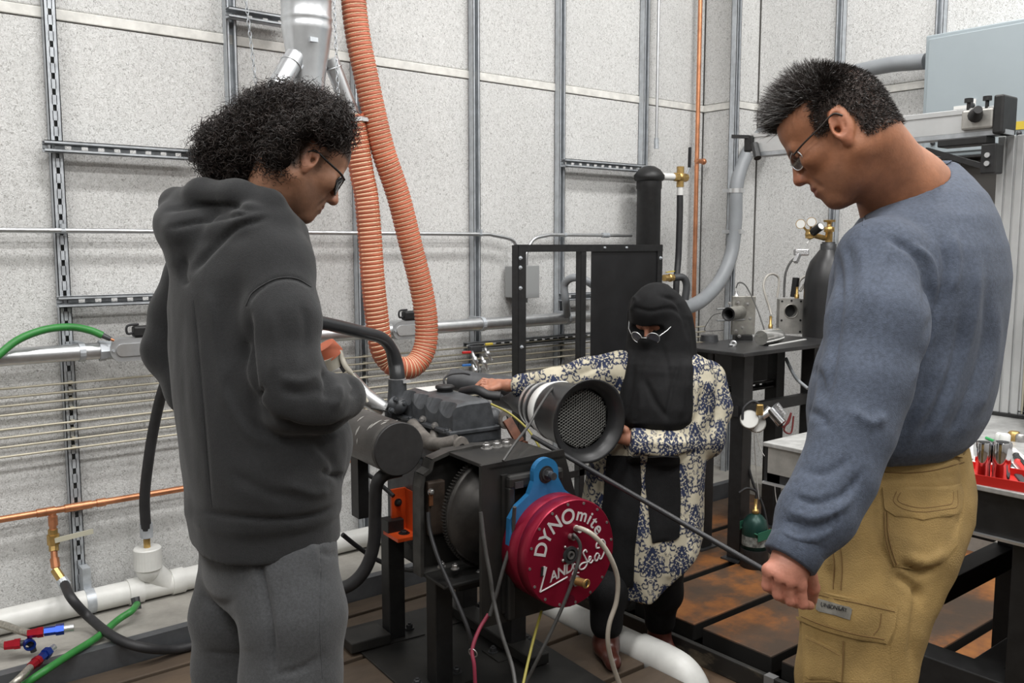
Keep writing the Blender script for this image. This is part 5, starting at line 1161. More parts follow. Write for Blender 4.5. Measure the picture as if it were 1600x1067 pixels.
# ------------------------------------------------------------------ blue-grey wall cabinet
QX = 4.38; ca, cb = AX(1447, 56, QX), AX(1470, 246, QX)
t = thing('wall_cabinet', 'large blue-grey steel cabinet on the end wall at the upper right', 'cabinet', (QX+.1, .9, cb.z))
M_CAB = mat('blue_grey_paint', (.335, .385, .41), .42, .1, var=.03, vs=3)
MB().bb((QX, -.6, cb.z), (XR-.001, ca.y, ca.z), .006).build('body', M_CAB, t)
MB().bb((QX-.012, -.55, cb.z+.02), (QX-.001, ca.y-.02, ca.z-.02), .004).build('door', M_CAB, t)
MB().bb((QX-.014, -.6, cb.z-.01), (XR-.001, ca.y, cb.z-.0005)).build('bottom_lip', M_BLK, t)
kz = AX(1521, 165, QX-.012); MB().bb((QX-.02, kz.y-.012, kz.z-.03), (QX-.0125, kz.y+.012, kz.z+.03)).build('latch', M_WHITE, t)
MB().bb((QX-.016, kz.y+.02, kz.z-.01), (QX-.0125, kz.y+.09, kz.z+.006)).build('latch_label', M_WHITE, t)
MB().cyl((QX-.02, kz.y, kz.z), (QX-.04, kz.y, kz.z), .012, n=10).build('latch_knob', M_DSTEEL, t)
for px, py, mt in ((1594, 196, MATS['yellow_plastic']), (1459, 212, M_ANB), (1500, 208, mat('green_tab', (.03, .3, .12), .5))):
    p = AX(px, py, QX-.012); MB().bb((QX-.016, p.y-.022, p.z-.018), (QX-.0125, p.y+.022, p.z+.018)).build('coloured_tag', mt, t); MB().sphere((QX-.02, p.y, p.z-.035), .012, 8, 6).build('tag_screw', M_DSTEEL, t)
one('dark_box', MB().bb((QX+.1, -.6, 1.15), (XR-.001, ca.y-.15, cb.z-.012), .004), mat('dark_taupe', (.075, .07, .065), .6), 'dark grey box below the blue-grey cabinet', 'cabinet')  # plain dark box filling the area below the blue-grey cabinet
# ------------------------------------------------------------------ shelf rack beyond the post and coiled cable on the bench
sx0, sx1, sy0, sy1 = 2.78, 3.1, -.5, AX(1578, 500, 2.95).y-.12
t = thing('shelf_rack', 'low grey shelf rack behind the aluminium post', 'rack', (2.95, .3, BZ))
for z in (1.02, 1.30): MB().bb((sx0, sy0, z), (sx1, sy1, z+.012)).build('shelf', M_GALVD, t)
zz = AX(1592, 489, sx0).z; MB().bb((sx0-.004, sy0, zz-.012), (sx0, sy1, zz+.012)).build('green_strip', mat('green_label', (.02, .22, .07), .5), t)
for y in (sy0+.02, sy1-.02): MB().bb((sx1-.02, y-.015, BZ), (sx1, y+.015, 1.55)).build('upright', M_GALVD, t); MB().bb((sx0, y-.015, BZ), (sx0+.02, y+.015, 1.312)).build('upright', M_GALVD, t)
c = AZ(1604, 648, BZ); m = MB()
for k in range(4): m.torus((c.x, c.y, BZ+.008+k*.010), (0.03*k, .02, 1), .075-.004*k, .006, 28, 6)
one('cable_coil', m, M_DSTEEL, 'coil of dark cable on the bench by the post foot', 'cable')
for i, (y, mt) in enumerate(((sy1-.09, M_ALU), (sy1-.2, M_CAST))): one('metal_part', MB().lathe((sx0+.12, y, 1.0321), UP, [(0, .04), (.03, .045), (.05, .03), (.07, .03)], 14), mt, ('shiny metal part on the shelf rack', 'dull metal part on the shelf rack')[i], 'part')
one('pipe_nipple', MB().cyl((sx0+.1, sy1-.15, 1.3125+.02), (sx0+.1, sy1-.03, 1.3125+.02), .02, n=14), M_ALU, 'short steel pipe on the upper rack shelf', 'pipe')
# ------------------------------------------------------------------ people: shared tools
from mathutils.bvhtree import BVHTree
_FW = np.array(_fw, np.float32); _RT = np.array(_rt, np.float32); _UP = np.array(_up, np.float32); _CM = np.array(CAM, np.float32)
def npix(V):
    v = V-_CM; d = v@_FW; return 800+FPX*(v@_RT)/d, 533.5-FPX*(v@_UP)/d
def vnormals(V, Q):
    n = np.cross(V[Q[:, 2]]-V[Q[:, 0]], V[Q[:, 3]]-V[Q[:, 1]]); N = np.zeros_like(V)
    for i in range(4): np.add.at(N, Q[:, i], n)
    return N/np.maximum(np.linalg.norm(N, axis=1, keepdims=True), 1e-9)
def sculpt(V, Q, lines):
    """raise or sink cloth along drawn fold lines: (points, width px, height m)"""
    N = vnormals(V, Q); x, y = npix(V); face = np.clip(((_CM-V)*N).sum(1)/np.linalg.norm(_CM-V, axis=1)*4, 0, 1); off = np.zeros(len(V))
    for pts, w, amp in lines:
        q = [(p.x, p.y) for p in spline([Vector((a, b, 0)) for a, b in pts], 5)]; q = np.array(q); best = np.full(len(V), 1e9); tt = np.zeros(len(V))
        bb = (x > q[:, 0].min()-4*w) & (x < q[:, 0].max()+4*w) & (y > q[:, 1].min()-4*w) & (y < q[:, 1].max()+4*w); ii = np.where(bb)[0]
        if not len(ii): continue
        X, Y = x[ii], y[ii]; b = np.full(len(ii), 1e9); t_ = np.zeros(len(ii)); n = len(q)-1
        for i in range(n):
            a0, a1 = q[i], q[i+1]; e = a1-a0; h = np.clip(((X-a0[0])*e[0]+(Y-a0[1])*e[1])/max(e@e, 1e-6), 0, 1)
            d = np.hypot(X-a0[0]-h*e[0], Y-a0[1]-h*e[1]); m = d < b; b[m] = d[m]; t_[m] = (i+h[m])/n
        off[ii] += amp*np.exp(-(b/w)**2)*np.clip(np.minimum(t_, 1-t_)*5+.15, 0, 1)
    return V+N*(off*face)[:, None]
def ringpx(y, xl, xr, d, facing, q):
    """cross section of a torso seen between xl and xr in row y, at depth d; q depth/width of the body"""
    c = D((xl+xr)/2, y, d); w = (xr-xl)/2/FPX*d; lat = facing-PI/2; dl = lat-(YAW-PI/2)
    rx = w/math.sqrt(math.cos(dl)**2+(q*math.sin(dl))**2); return (c.z, c.x, c.y, rx, rx*q, lat)
def loft_rows(rows, facing, q, d):
    r = []
    for row in rows:
        y, xl, xr = row[:3]; dd = row[3] if len(row) > 3 else d; qq = row[4] if len(row) > 4 else q
        r.append(ringpx(y, xl, xr, dd, facing, qq))
    return sorted(r)
def bounds(*pts, pad=.1):
    a = np.array([tuple(p) for p in pts]); return a.min(0)-pad, a.max(0)+pad
def cloth(name, fn, lo, hi, h, m, parent, lines=(), smooth=2, rgb=None):
    V, Q = sdf_verts(fn, lo, hi, h); V = relax(V, Q, smooth)
    if lines: V = relax(sculpt(V, Q, lines), Q, 1, .3)
    me = np_mesh(name, V, Q)
    if rgb is not None: set_col(me, rgb(V) if callable(rgb) else rgb)
    o = link_mesh(name, me, m, parent); return o, V, Q
class Surf:
    """lays thin pieces of cloth (pockets, seams, bands) on a finished garment"""
    def __init__(s, V, Q): s.b = BVHTree.FromPolygons([tuple(v) for v in V], [tuple(q) for q in Q])
    def hit(s, px, py):
        r = ray(px, py).normalized(); p, n, i, d = s.b.ray_cast(CAM, r)
        return (p, n) if p is not None else (None, None)
    def seam(s, pts, r, lift=0.0):
        out = []
        for p in spline([Vector((a, b, 0)) for a, b in pts], 8):
            h, n = s.hit(p.x, p.y)
            if h is not None: out.append(h+n*lift)
        return MB().tube(out, r, 5) if len(out) > 2 else MB()
    def patch(s, poly, step, th, lift=0.001):
        """poly in pixels"""
        P = np.array(poly, float); x0, y0 = P.min(0); x1, y1 = P.max(0)
        nx, ny = max(2, int((x1-x0)/step)), max(2, int((y1-y0)/step))
        def inside(x, y):
            c = False; n = len(poly)
            for i in range(n):
                (xa, ya), (xb, yb) = poly[i], poly[i-1]
                if (ya > y) != (yb > y) and x < (xb-xa)*(y-ya)/(yb-ya)+xa: c = not c
            return c
        g = {}; V = []; F = []
        # rows are stretched between the outline's left and right edge so the border is clean
        def span(y):
            xs = []; n = len(poly)
            for i in range(n):
                (xa, ya), (xb, yb) = poly[i], poly[i-1]
                if (ya > y) != (yb > y): xs.append((xb-xa)*(y-ya)/(yb-ya)+xa)
            return (min(xs), max(xs)) if len(xs) >= 2 else None
        for j in range(ny+1):
            y = y0+(y1-y0)*(j+1e-3 if j == 0 else j-1e-3 if j == ny else j)/ny; sp = span(y)
            if sp is None: continue
            for i in range(nx+1):
                h, n = s.hit(sp[0]+(sp[1]-sp[0])*i/nx, y)
                if h is None: continue
                g[(i, j)] = len(V); V.append((h+n*(lift+th), h+n*(-.004)))
        top = [a for a, _ in V]; bot = [b for _, b in V]; n = len(V); E_ = {}
        for j in range(ny):
            for i in range(nx):
                k = [(i, j), (i+1, j), (i+1, j+1), (i, j+1)]
                if all(q in g for q in k):
                    f = [g[q] for q in k]; pts_ = [top[a] for a in f]
                    if max((pts_[a]-pts_[b]).length for a in range(4) for b in range(a)) > .12: continue
                    F.append(tuple(f[::-1]))
                    for a in range(4): e = (f[a], f[(a+1) % 4]); E_[e] = E_.get(e, 0)+1
        side = [(b, a, a+n, b+n) for (a, b) in E_ if (b, a) not in E_]
        mb = MB(); mb.add(top+bot, F, True); mb.add(top+bot, side); return mb
# --- head: x forward, y to the left, z up, origin between the ears
def basis(az, pitch, roll=0.0):
    f = Vector((math.cos(az)*math.cos(pitch), math.sin(az)*math.cos(pitch), -math.sin(pitch))); l = Vector((-math.sin(az), math.cos(az), 0)); u = f.cross(l)
    if roll: l, u = l*math.cos(roll)+u*math.sin(roll), u*math.cos(roll)-l*math.sin(roll)
    return np.array([tuple(f), tuple(l), tuple(u)], np.float32).T       # columns f, l, u
def head_local(q, nose=1.0, eyes=True, brow=1.0, jaw=1.0):
    d = f_ell(q, (.002, 0, .043), (.092, .074, .082)); d = smin(d, f_ell(q, (-.024, 0, .012), (.066, .065, .075)), .03)
    d = smin(d, f_ell(q, (.040, 0, .050), (.052, .058, .056)), .03); d = smin(d, f_ell(q, (.040, 0, -.030), (.050, .056, .070)), .03)
    qa = q.copy(); qa[:, 1] = np.abs(qa[:, 1])
    d = smin(d, f_cap(qa, (-.008, .050, -.048), (.062, .013, -.098), .022*jaw, .017*jaw), .03)
    d = smin(d, f_ell(q, (.075, 0, -.098), (.019, .022, .017)), .02); d = smin(d, f_ell(q, (.072, 0, -.060), (.027, .031, .032)), .022)
    d = smin(d, f_ell(qa, (.060, .044, -.012), (.026, .021, .019)), .02)
    d = smin(d, f_cap(qa, (.089, .006, .020), (.080, .042, .020), .0095*brow, .008), .014)
    d = smax(d, -f_ell(qa, (.099, .031, .002), (.018, .017, .012)), .012)
    if eyes: d = smin(d, f_ell(qa, (.076, .031, .002), (.0125, .0135, .0125)), .003); d = smin(d, f_cap(qa, (.0865, .020, .0085), (.083, .043, .0075), .0045), .006)
    n = f_cap(q, (.092, 0, .016), (.113*nose+.002, 0, -.026), .0075, .0105); n = smin(n, f_ell(q, (.112*nose, 0, -.030), (.013, .0115, .010)), .008)
    n = smin(n, f_ell(qa, (.100, .013, -.032), (.012, .0065, .0085)), .007); n = smax(n, -f_ell(qa, (.106, .0075, -.042), (.006, .004, .005)), .003)
    d = smin(d, n, .012)
    d = smin(d, f_cap(qa, (.0985, .0, -.0575), (.090, .022, -.060), .0060, .0035), .006); d = smin(d, f_cap(qa, (.0965, .0, -.0705), (.089, .020, -.067), .0070, .004), .006)
    d = smax(d, -f_cap(qa, (.106, 0, -.0640), (.092, .026, -.0640), .0022), .003)
    d = smax(d, -f_cap(qa, (.098, .022, -.030), (.084, .036, -.066), .003), .010)
    # ears
    e = f_ell(qa, (-.010, .079, .002), (.021, .0085, .034), basis(.32, -.22)); e = smin(e, f_ell(qa, (-.003, .077, -.029), (.010, .006, .011)), .006)
    e = smax(e, -f_ell(qa, (-.006, .0865, .004), (.0125, .0065, .023), basis(.32, -.22)), .003); e = smin(e, f_cap(qa, (-.014, .080, .012), (-.006, .080, -.012), .0042), .003)
    e = smax(e, -f_ell(qa, (.0, .082, -.004), (.0055, .010, .007)), .003); e = smin(e, f_cap(qa, (.008, .075, -.004), (.006, .075, -.010), .0045), .003)
    return smin(d, e, .006)
HS = {}
def to_local(p, Cn, R): return (p-np.asarray(Cn, np.float32))@R
def to_world(q, Cn, R): return Vector(tuple(np.asarray(Cn)+R@np.asarray(q, np.float32)))
def strands(name, roots, dirs, length, r, m, parent, curl=0.0, seg=3, sides=3, grav=0.0, cols=None, rs=None, taper=.25):
    rs = rs or np.random.RandomState(11); n = len(roots); V = []; F = []; CL = []
    T = np.linspace(0, 1, seg+1)
    ref = np.where(np.abs(dirs[:, 2:3]) < .9, np.array([[0, 0, 1.]]), np.array([[1., 0, 0]])); u = np.cross(dirs, ref); u /= np.linalg.norm(u, axis=1, keepdims=True); v = np.cross(dirs, u)
    L = length*rs.uniform(.6, 1.15, n)[:, None]; ph = rs.uniform(0, 6.28, n); tw = rs.uniform(1.2, 2.4, n)*np.where(rs.rand(n) < .5, 1, -1)
    P = []
    for t in T:
        c = roots+dirs*(L*t)+np.array([[0, 0, -1.]])*grav*L*t*t
        if curl: a = ph+tw*6.28*t; k = curl*min(1, t*3); c = c+u*(k*np.cos(a))[:, None]+v*(k*np.sin(a))[:, None]
        P.append(c)
    P = np.stack(P, 1)
    tg = np.gradient(P, axis=1); tg /= np.maximum(np.linalg.norm(tg, axis=2, keepdims=True), 1e-9)
    uu = np.cross(tg, ref[:, None, :]+.13); uu /= np.maximum(np.linalg.norm(uu, axis=2, keepdims=True), 1e-9); vv = np.cross(tg, uu)
    rad = r*(1-(1-taper)*T)[None, :, None]
    ring = [P+uu*(rad*math.cos(2*PI*k/sides))+vv*(rad*math.sin(2*PI*k/sides)) for k in range(sides)]
    X = np.stack(ring, 2).reshape(-1, 3)                              # strand, seg, side
    base = (np.arange(n)*(seg+1)*sides)[:, None, None]; s_ = np.arange(seg)[None, :, None]*sides; k = np.arange(sides)[None, None, :]; k2 = (k+1) % sides
    Q = np.stack(np.broadcast_arrays(base+s_+k, base+s_+k2, base+s_+sides+k2, base+s_+sides+k), -1).reshape(-1, 4)
    me = np_mesh(name, X, Q)
    if cols is not None: set_col(me, np.repeat(cols, (seg+1)*sides, 0))
    return link_mesh(name, me, m, parent, kind='stuff')
M_SKIN = mat('skin', (.4, .2, .12), .48, attr='Col', var=.10, vs=60, bump=.12, bs=220, spec=.4, sub=.08)
M_HAIR = mat('hair', (.02, .016, .014), .45, attr='Col', spec=.35)
def shade(V, base): return np.tile(np.array(base, np.float32), (len(V), 1))
def blend(c, m, col): m = np.clip(m, 0, 1)[:, None]; return c*(1-m)+np.array(col, np.float32)*m
def ss(x, a, b): t = np.clip((x-a)/(b-a), 0, 1); return t*t*(3-2*t)
def hand(p, wrist, knuckles, mids, tips, thumb, rw=.026, k=.012, rf=.0088):
    """palm, four fingers with knuckle bends and a thumb"""
    c = sum((Vector(x) for x in knuckles), Vector((0, 0, 0)))/4; d = f_chain(p, [wrist, (Vector(wrist)*.45+c*.55)], [rw, rw*.9], .02)
    for kn in knuckles: d = smin(d, f_cap(p, Vector(wrist)*.6+c*.2+Vector(kn)*.2, kn, rw*.62, .0108), .012)
    for i in range(4):
        f = f_cap(p, knuckles[i], mids[i], rf*1.08, rf); f = smin(f, f_cap(p, mids[i], tips[i], rf, rf*.82), .004); d = smin(d, f, .0025)
    for i in range(3): d = smax(d, -f_cap(p, (Vector(knuckles[i])+Vector(knuckles[i+1]))/2+(Vector(mids[i])-Vector(knuckles[i]))*.25+(Vector(wrist)-CAM).normalized()*-.009, (Vector(mids[i])+Vector(mids[i+1]))/2+(Vector(wrist)-CAM).normalized()*-.008, .0022), .004)
    t = f_cap(p, thumb[0], thumb[1], .0135, .0105); t = smin(t, f_cap(p, thumb[1], thumb[2], .0105, .0085), .004)
    return smin(d, t, .010)
# ------------------------------------------------------------------ man in the blue shirt
MF = math.radians(112)
yawv = math.radians(113); HR = basis(yawv, math.radians(34)); HSC = .95
_l = Vector(tuple(HR[:, 1])); ear = D(1307, 200, 1.525); HC = ear-_l*.077
foot0 = D(1350, 900, 1.60); root = thing('person', 'man in a blue long-sleeved shirt and tan cargo trousers, looking down', 'person', (foot0.x, foot0.y, 0))
neck_b = D(1412, 296, 1.66); chest = D(1425, 420, 1.68); nk0 = to_world((-.028, 0, -.035), HC, HR); nk1 = to_world((.01, 0, -.075), HC, HR)
sh = D(1372, 392, 1.49); arm_px = [(1374, 412, 1.51), (1370, 508, 1.45), (1350, 600, 1.42), (1333, 670, 1.40), (1310, 740, 1.38), (1277, 800, 1.36), (1243, 858, 1.345)]
arm = [D(*a) for a in arm_px]
arm_r = [.068, .073, .066, .060, .054, .052, .041]
wr = D(1238, 872, 1.345)
kn = [D(1201, 890, 1.33), D(1216, 901, 1.322), D(1233, 909, 1.32), D(1250, 914, 1.325)]
md = [D(1199, 915, 1.335), D(1216, 929, 1.328), D(1235, 938, 1.326), D(1254, 943, 1.33)]
tp = [D(1209, 924, 1.37), D(1226, 937, 1.366), D(1245, 944, 1.362), D(1266, 946, 1.355)]
th = [D(1262, 893, 1.35), D(1270, 918, 1.37), D(1268, 938, 1.39)]
def f_headneck(p):
    d = head_local(to_local(p, HC, HR)/HSC, nose=.96, brow=1.2, jaw=1.1)*HSC
    n = f_chain(p, [nk0, neck_b, neck_b+Vector((.03, -.01, -.12))], [.058, .066, .10], .03)
    d = smin(d, n, .022); d = smin(d, f_cap(p, nk1, neck_b+Vector(tuple(HR[:, 0]))*.02+Vector((0, 0, -.03)), .03, .045), .03)
    d = smin(d, f_cap(p, neck_b, D(1470, 292, 1.70), .060, .04), .04)
    return d
def f_hand1(p):
    d = hand(p, wr, kn, md, tp, th, rw=.027, rf=.0082); return smin(d, f_cap(p, wr, arm[5], .027, .033), .015)
lo, hi = bounds(HC, neck_b, pad=.17); V1, Q1 = sdf_verts(f_headneck, lo, hi, .0028); V1 = relax(V1, Q1, 1)
lo, hi = bounds(wr, *kn, *tp, *th, arm[5], pad=.05); V2, Q2 = sdf_verts(f_hand1, lo, hi, .0026); V2 = relax(V2, Q2, 1)
hips = D(1390, 720, 1.68)
def f_core(p):
    d = f_chain(p, [neck_b, chest, hips], [.06, .11, .11], .05); d = smin(d, f_chain(p, [arm[0]]+arm[1:6], [.05, .045, .042, .038, .035, .033]), .04); return d
lo, hi = bounds(neck_b, hips, *arm, pad=.14); V3, Q3 = sdf_verts(f_core, lo, hi, .012)
Vb = np.concatenate([V1, V2, V3]); Qb = np.concatenate([Q1, Q2+len(V1), Q3+len(V1)+len(V2)])
q = (V1.astype(np.float32)-np.array(HC, np.float32))@HR/HSC; c = shade(V1, (.36, .155, .082))
ya = np.abs(q[:, 1])
stub = ss(q[:, 0], .005, .045)*ss(-q[:, 2], .038, .06)*ss(.125+q[:, 2], -.01, .02); c = blend(c, stub*.38, (.15, .085, .06))
lip = np.exp(-(((q[:, 2]+.064)/.009)**2))*ss(q[:, 0], .084, .092)*ss(.024-ya, 0, .006); c = blend(c, lip*.7, (.30, .085, .06))
c = blend(c, np.exp(-((q[:, 0]-.112)/.018)**2-((q[:, 2]+.028)/.016)**2)*.4, (.47, .16, .10))
c = blend(c, np.exp(-((q[:, 2]-.020)/.006)**2)*ss(q[:, 0], .07, .085)*ss(.048-ya, 0, .01)*ss(ya, .008, .014)*.75, (.05, .035, .03))
c = blend(c, ss(ya, .074, .084)*np.exp(-((q[:, 0]+.008)/.022)**2)*.35, (.50, .18, .115))
# dark hair colour on the scalp up to the root line, cut short and greying
hl_y = .052-.6*np.maximum(0, -q[:, 0]-.0)*.9
hairm = ss(q[:, 2]+.30*q[:, 0]*0, .0, 1)*0
front = ss(q[:, 2], .070, .082)*ss(.105-q[:, 0], 0, .012); side = ss(-q[:, 0]-.45*np.maximum(0, q[:, 2]-.02), -.042, -.028)*ss(q[:, 2], .0, .012); back = ss(-q[:, 0], .028, .040)*ss(q[:, 2], -.052, -.030)
hairm = np.maximum(np.maximum(front, side), back); hairm[(ya > .076) & (np.abs(q[:, 0]+.006) < .03) & (q[:, 2] < .034)] = 0
c = blend(c, hairm*.92, (.028, .022, .02))
c2 = shade(V2, (.43, .185, .125)); kd_ = np.min(np.stack([np.linalg.norm(V2-np.array(k_), axis=1) for k_ in kn+md+tp]), 0); c2 = blend(c2, np.exp(-(kd_/.012)**2)*.45, (.47, .16, .115))
x2, y2 = npix(V2)
for pts in (((1206, 900), (1211, 930)), ((1221, 908), (1228, 938)), ((1238, 914), (1246, 942))):
    a0, a1 = np.array(pts[0]), np.array(pts[1]); e = a1-a0; h_ = np.clip(((x2-a0[0])*e[0]+(y2-a0[1])*e[1])/(e@e), 0, 1); dd = np.hypot(x2-a0[0]-h_*e[0], y2-a0[1]-h_*e[1])
    pass
me = np_mesh('body', Vb, Qb); set_col(me, np.concatenate([c, c2, shade(V3, (.36, .155, .082))])); link_mesh('body', me, M_SKIN, root)
# short greying hair
rs = np.random.RandomState(5); N1 = vnormals(V1, Q1); cand = np.where(hairm > .35)[0]; pick = rs.choice(cand, 15000); rt = V1[pick]+rs.normal(scale=.0016, size=(15000, 3)); ql = q[pick]
dr = N1[pick]*.8+np.outer(np.ones(15000), HR[:, 0])*.45*ss(ql[:, 0], -.03, .06)[:, None]+np.outer(np.ones(15000), HR[:, 2])*.45*ss(ql[:, 0], .03, .08)[:, None]+np.outer(np.ones(15000), -HR[:, 2])*.5*ss(-ql[:, 0], .0, .05)[:, None]+rs.normal(scale=.22, size=(15000, 3)); dr /= np.linalg.norm(dr, axis=1, keepdims=True)
lenf = .006+.034*ss(ql[:, 2], .03, .10)*ss(ql[:, 0], -.08, .02); gray = (rs.rand(15000) < (.10+.40*ss(ql[:, 0], .0, .08)*ss(ql[:, 2], .02, .07))).astype(float)
hc_ = np.outer(1-gray, (.030, .024, .021))+np.outer(gray, (.17, .165, .16)); hc_ *= rs.uniform(.6, 1.4, (15000, 1))
for k_ in range(3):
    sel = np.arange(15000) % 3 == k_
    strands('hair', rt[sel], dr[sel], np.clip(lenf[sel], .006, .04)[:, None], .00075, M_HAIR, root, seg=2, grav=.04, cols=hc_[sel], rs=rs) if k_ == 0 else None
sel = np.arange(15000) % 3 != 0
o = strands('hair', rt[sel], dr[sel], np.clip(lenf[sel], .006, .04)[:, None], .00075, M_HAIR, root, seg=2, grav=.04, cols=hc_[sel], rs=rs)
# glasses
g = lambda x, y, z: to_world((x*HSC, y*HSC, z*HSC), HC, HR)
gl = thing('spectacles', 'thin wire-rimmed spectacles on the man in blue', 'glasses', g(.1, 0, 0))
M_GRIM = mat('dark_wire_rim', (.06, .05, .045), .35, .6)
for s in (1, -1):
    rim = [g(.103-.006*math.cos(a)-.018*abs(s*.033+.024*math.cos(a))/.05, s*.034+.025*math.cos(a), .000+.017*math.sin(a)) for a in [2*PI*i/24 for i in range(25)]]
    MB().tube(rim, .0011, 6).build('rim', M_ALU, gl)
    me = MB(); me.add([sum(rim[:-1], Vector())/24]+rim[:-1], [(0, i+1, (i+1) % 24+1) for i in range(24)], True); me.build('lens', mat('clear_lens', (.9, .9, .9), .03, trans=.97), gl)
    MB().tube(spline([g(.088, s*.060, .008), g(.060, s*.078, .012), g(.02, s*.084, .018), g(-.008, s*.084, .024), g(-.02, s*.083, .012)], 6), .0017, 6).build('temple', M_GRIM, gl)
MB().tube([g(.105, .01, .004), g(.109, 0, .007), g(.105, -.01, .004)], .001, 6).build('bridge', M_ALU, gl)
# shirt
rows = [(256, 1440, 1495, 1.72), (280, 1400, 1522, 1.70), (305, 1372, 1545, 1.69), (340, 1336, 1564, 1.68), (385, 1302, 1579, 1.68), (430, 1287, 1584, 1.68), (480, 1280, 1580, 1.68), (520, 1279, 1573, 1.68), (560, 1266, 1567, 1.68), (600, 1256, 1560, 1.68), (640, 1251, 1549, 1.68), (672, 1254, 1530, 1.68), (692, 1262, 1508, 1.68)]
RT_ = loft_rows(rows, MF, .66, 1.68)
collar = D(1392, 268, 1.63)
def f_shirt(p):
    d = f_loft(p, RT_)
    a = f_chain(p, arm, arm_r, .03); d = smin(d, a, .014)
    d = smin(d, f_cap(p, D(1440, 345, 1.66), D(1388, 408, 1.53), .05, .066), .05)
    d = d+.0022*wob(p, 22)+.0016*wob(p, 45, (1, 1, .4))
    ng = f_chain(p, [nk0, neck_b, neck_b+Vector((.03, -.01, -.12))], [.060, .072, .106], .03); ng = smin(ng, f_cap(p, neck_b, D(1478, 262, 1.70), .064, .052), .04)
    d = smax(d, -(ng-.004+(p[:, 2]-float(D(1420, 290, 1.66).z))*-0.0), .004) if False else d
    cut = f_cap(p, nk0, neck_b+Vector((0, 0, .005)), .075, .076); d = smax(d, -cut, .012)
    e = (p-np.array(arm[-1], np.float32))@np.array((arm[-1]-arm[-2]).normalized(), np.float32); far = np.linalg.norm(p-np.array(arm[-1], np.float32), axis=1) > .12
    d = np.where(far, d, smax(d, e-.02, .006))
    return d
lines = [([(1385, 372), (1425, 392), (1446, 430), (1448, 480)], 6, -.008), ([(1420, 380), (1455, 410), (1462, 470)], 5, .006), ([(1470, 372), (1480, 420), (1466, 480), (1445, 530)], 6, -.008), ([(1488, 360), (1496, 410), (1486, 460)], 6, .006),
         ([(1530, 400), (1520, 500), (1490, 600), (1460, 680)], 8, .006), ([(1545, 430), (1538, 540), (1505, 640), (1480, 685)], 8, -.006), ([(1505, 480), (1495, 560), (1465, 640), (1430, 690)], 8, -.007),
         ([(1560, 480), (1550, 580), (1525, 650)], 8, .006), ([(1480, 560), (1455, 620), (1425, 670)], 7, .005), ([(1455, 585), (1430, 640), (1405, 690)], 7, -.005), ([(1470, 470), (1450, 540), (1425, 600)], 7, .005), ([(1303, 385), (1312, 450), (1304, 540), (1290, 640)], 6, -.008), ([(1322, 380), (1330, 420), (1326, 480)], 5, -.005), ([(1342, 376), (1350, 420), (1346, 470)], 5, .005),
         ([(1395, 380), (1370, 430), (1356, 500)], 7, .005), ([(1258, 640), (1285, 652), (1290, 670)], 5, -.007),
         ([(1238, 775), (1275, 785), (1320, 770), (1350, 735)], 5, -.008), ([(1228, 795), (1265, 808), (1305, 800), (1335, 772)], 5, .006), ([(1222, 812), (1255, 824), (1290, 820), (1318, 800)], 5, -.008), ([(1218, 830), (1250, 842), (1285, 838), (1300, 822)], 4, .005), ([(1214, 842), (1245, 856), (1285, 856)], 3.5, -.007),
         ([(1255, 735), (1290, 740), (1330, 715)], 6, -.005), ([(1330, 640), (1360, 660), (1385, 650)], 7, .006), ([(1370, 268), (1356, 310), (1348, 350)], 2.5, -.004), ([(1285, 440), (1279, 470), (1284, 500)], 7, .008), ([(1266, 575), (1280, 590), (1284, 625)], 6, -.008),
         ([(1395, 260), (1420, 262), (1450, 256), (1478, 247)], 2.2, -.004)]
def shirt_rgb(V): return shade(V, (.115, .150, .225))
lo, hi = bounds(D(1300, 300, 1.68), D(1560, 300, 1.68), hips, *arm, pad=.16)
M_SHIRT = mat('heather_blue_knit', (.055, .069, .100), .85, var=.22, vs=150, sheen=.06, bump=.25, bs=500)
shirt, VS, QS = cloth('shirt', f_shirt, lo, hi, .0058, M_SHIRT, root, lines, 2)
sfS = Surf(VS, QS)
sfS.seam([(1398, 262), (1380, 270), (1366, 290), (1354, 330), (1348, 352)], .0012).build('shoulder_seam', M_SHIRT, shirt)
sfS.patch([(1352, 312), (1362, 296), (1380, 276), (1400, 263), (1440, 256), (1482, 246), (1487, 256), (1445, 268), (1404, 275), (1388, 288), (1372, 306), (1362, 322)], 4, .003).build('collar', M_SHIRT, shirt)
cuff_a, cuff_b = arm[-1]+(arm[-1]-arm[-2]).normalized()*-.03, arm[-1]+(arm[-1]-arm[-2]).normalized()*.022
MB().lathe(cuff_a, cuff_b-cuff_a, [(0, .041), (.003, .0435), ((cuff_b-cuff_a).length-.004, .0415), ((cuff_b-cuff_a).length, .037), ((cuff_b-cuff_a).length-.004, .033)], 28, True, False, False).build('cuff', M_SHIRT, shirt)
# trousers
rowsT = [(676, 1275, 1500, 1.68), (690, 1262, 1508, 1.68), (720, 1256, 1514, 1.68), (760, 1254, 1520, 1.68), (800, 1255, 1518, 1.68), (835, 1257, 1506, 1.67), (870, 1258, 1488, 1.66), (900, 1258, 1468, 1.65)]
RTT = loft_rows(rowsT, MF, .80, 1.68)
kneeN = D(1334, 1060, 1.56); hipN = D(1372, 860, 1.60); kneeF = D(1345, 1060, 1.78); hipF = D(1385, 850, 1.76)
ankN = Vector((kneeN.x+.0, kneeN.y-.03, .07)); ankF = Vector((kneeF.x, kneeF.y-.02, .07))
def f_trs(p):
    d = f_loft(p, RTT)
    d = smin(d, f_chain(p, [hipN, D(1350, 960, 1.57), kneeN, ankN], [.115, .098, .090, .075], .04), .05)
    d = smin(d, f_chain(p, [hipF, kneeF, ankF], [.105, .088, .075], .04), .05)
    d = smax(d, p[:, 2]-float(D(1390, 684, 1.68).z), .01)
    return d+.0022*wob(p, 26)+.0014*wob(p, 60)
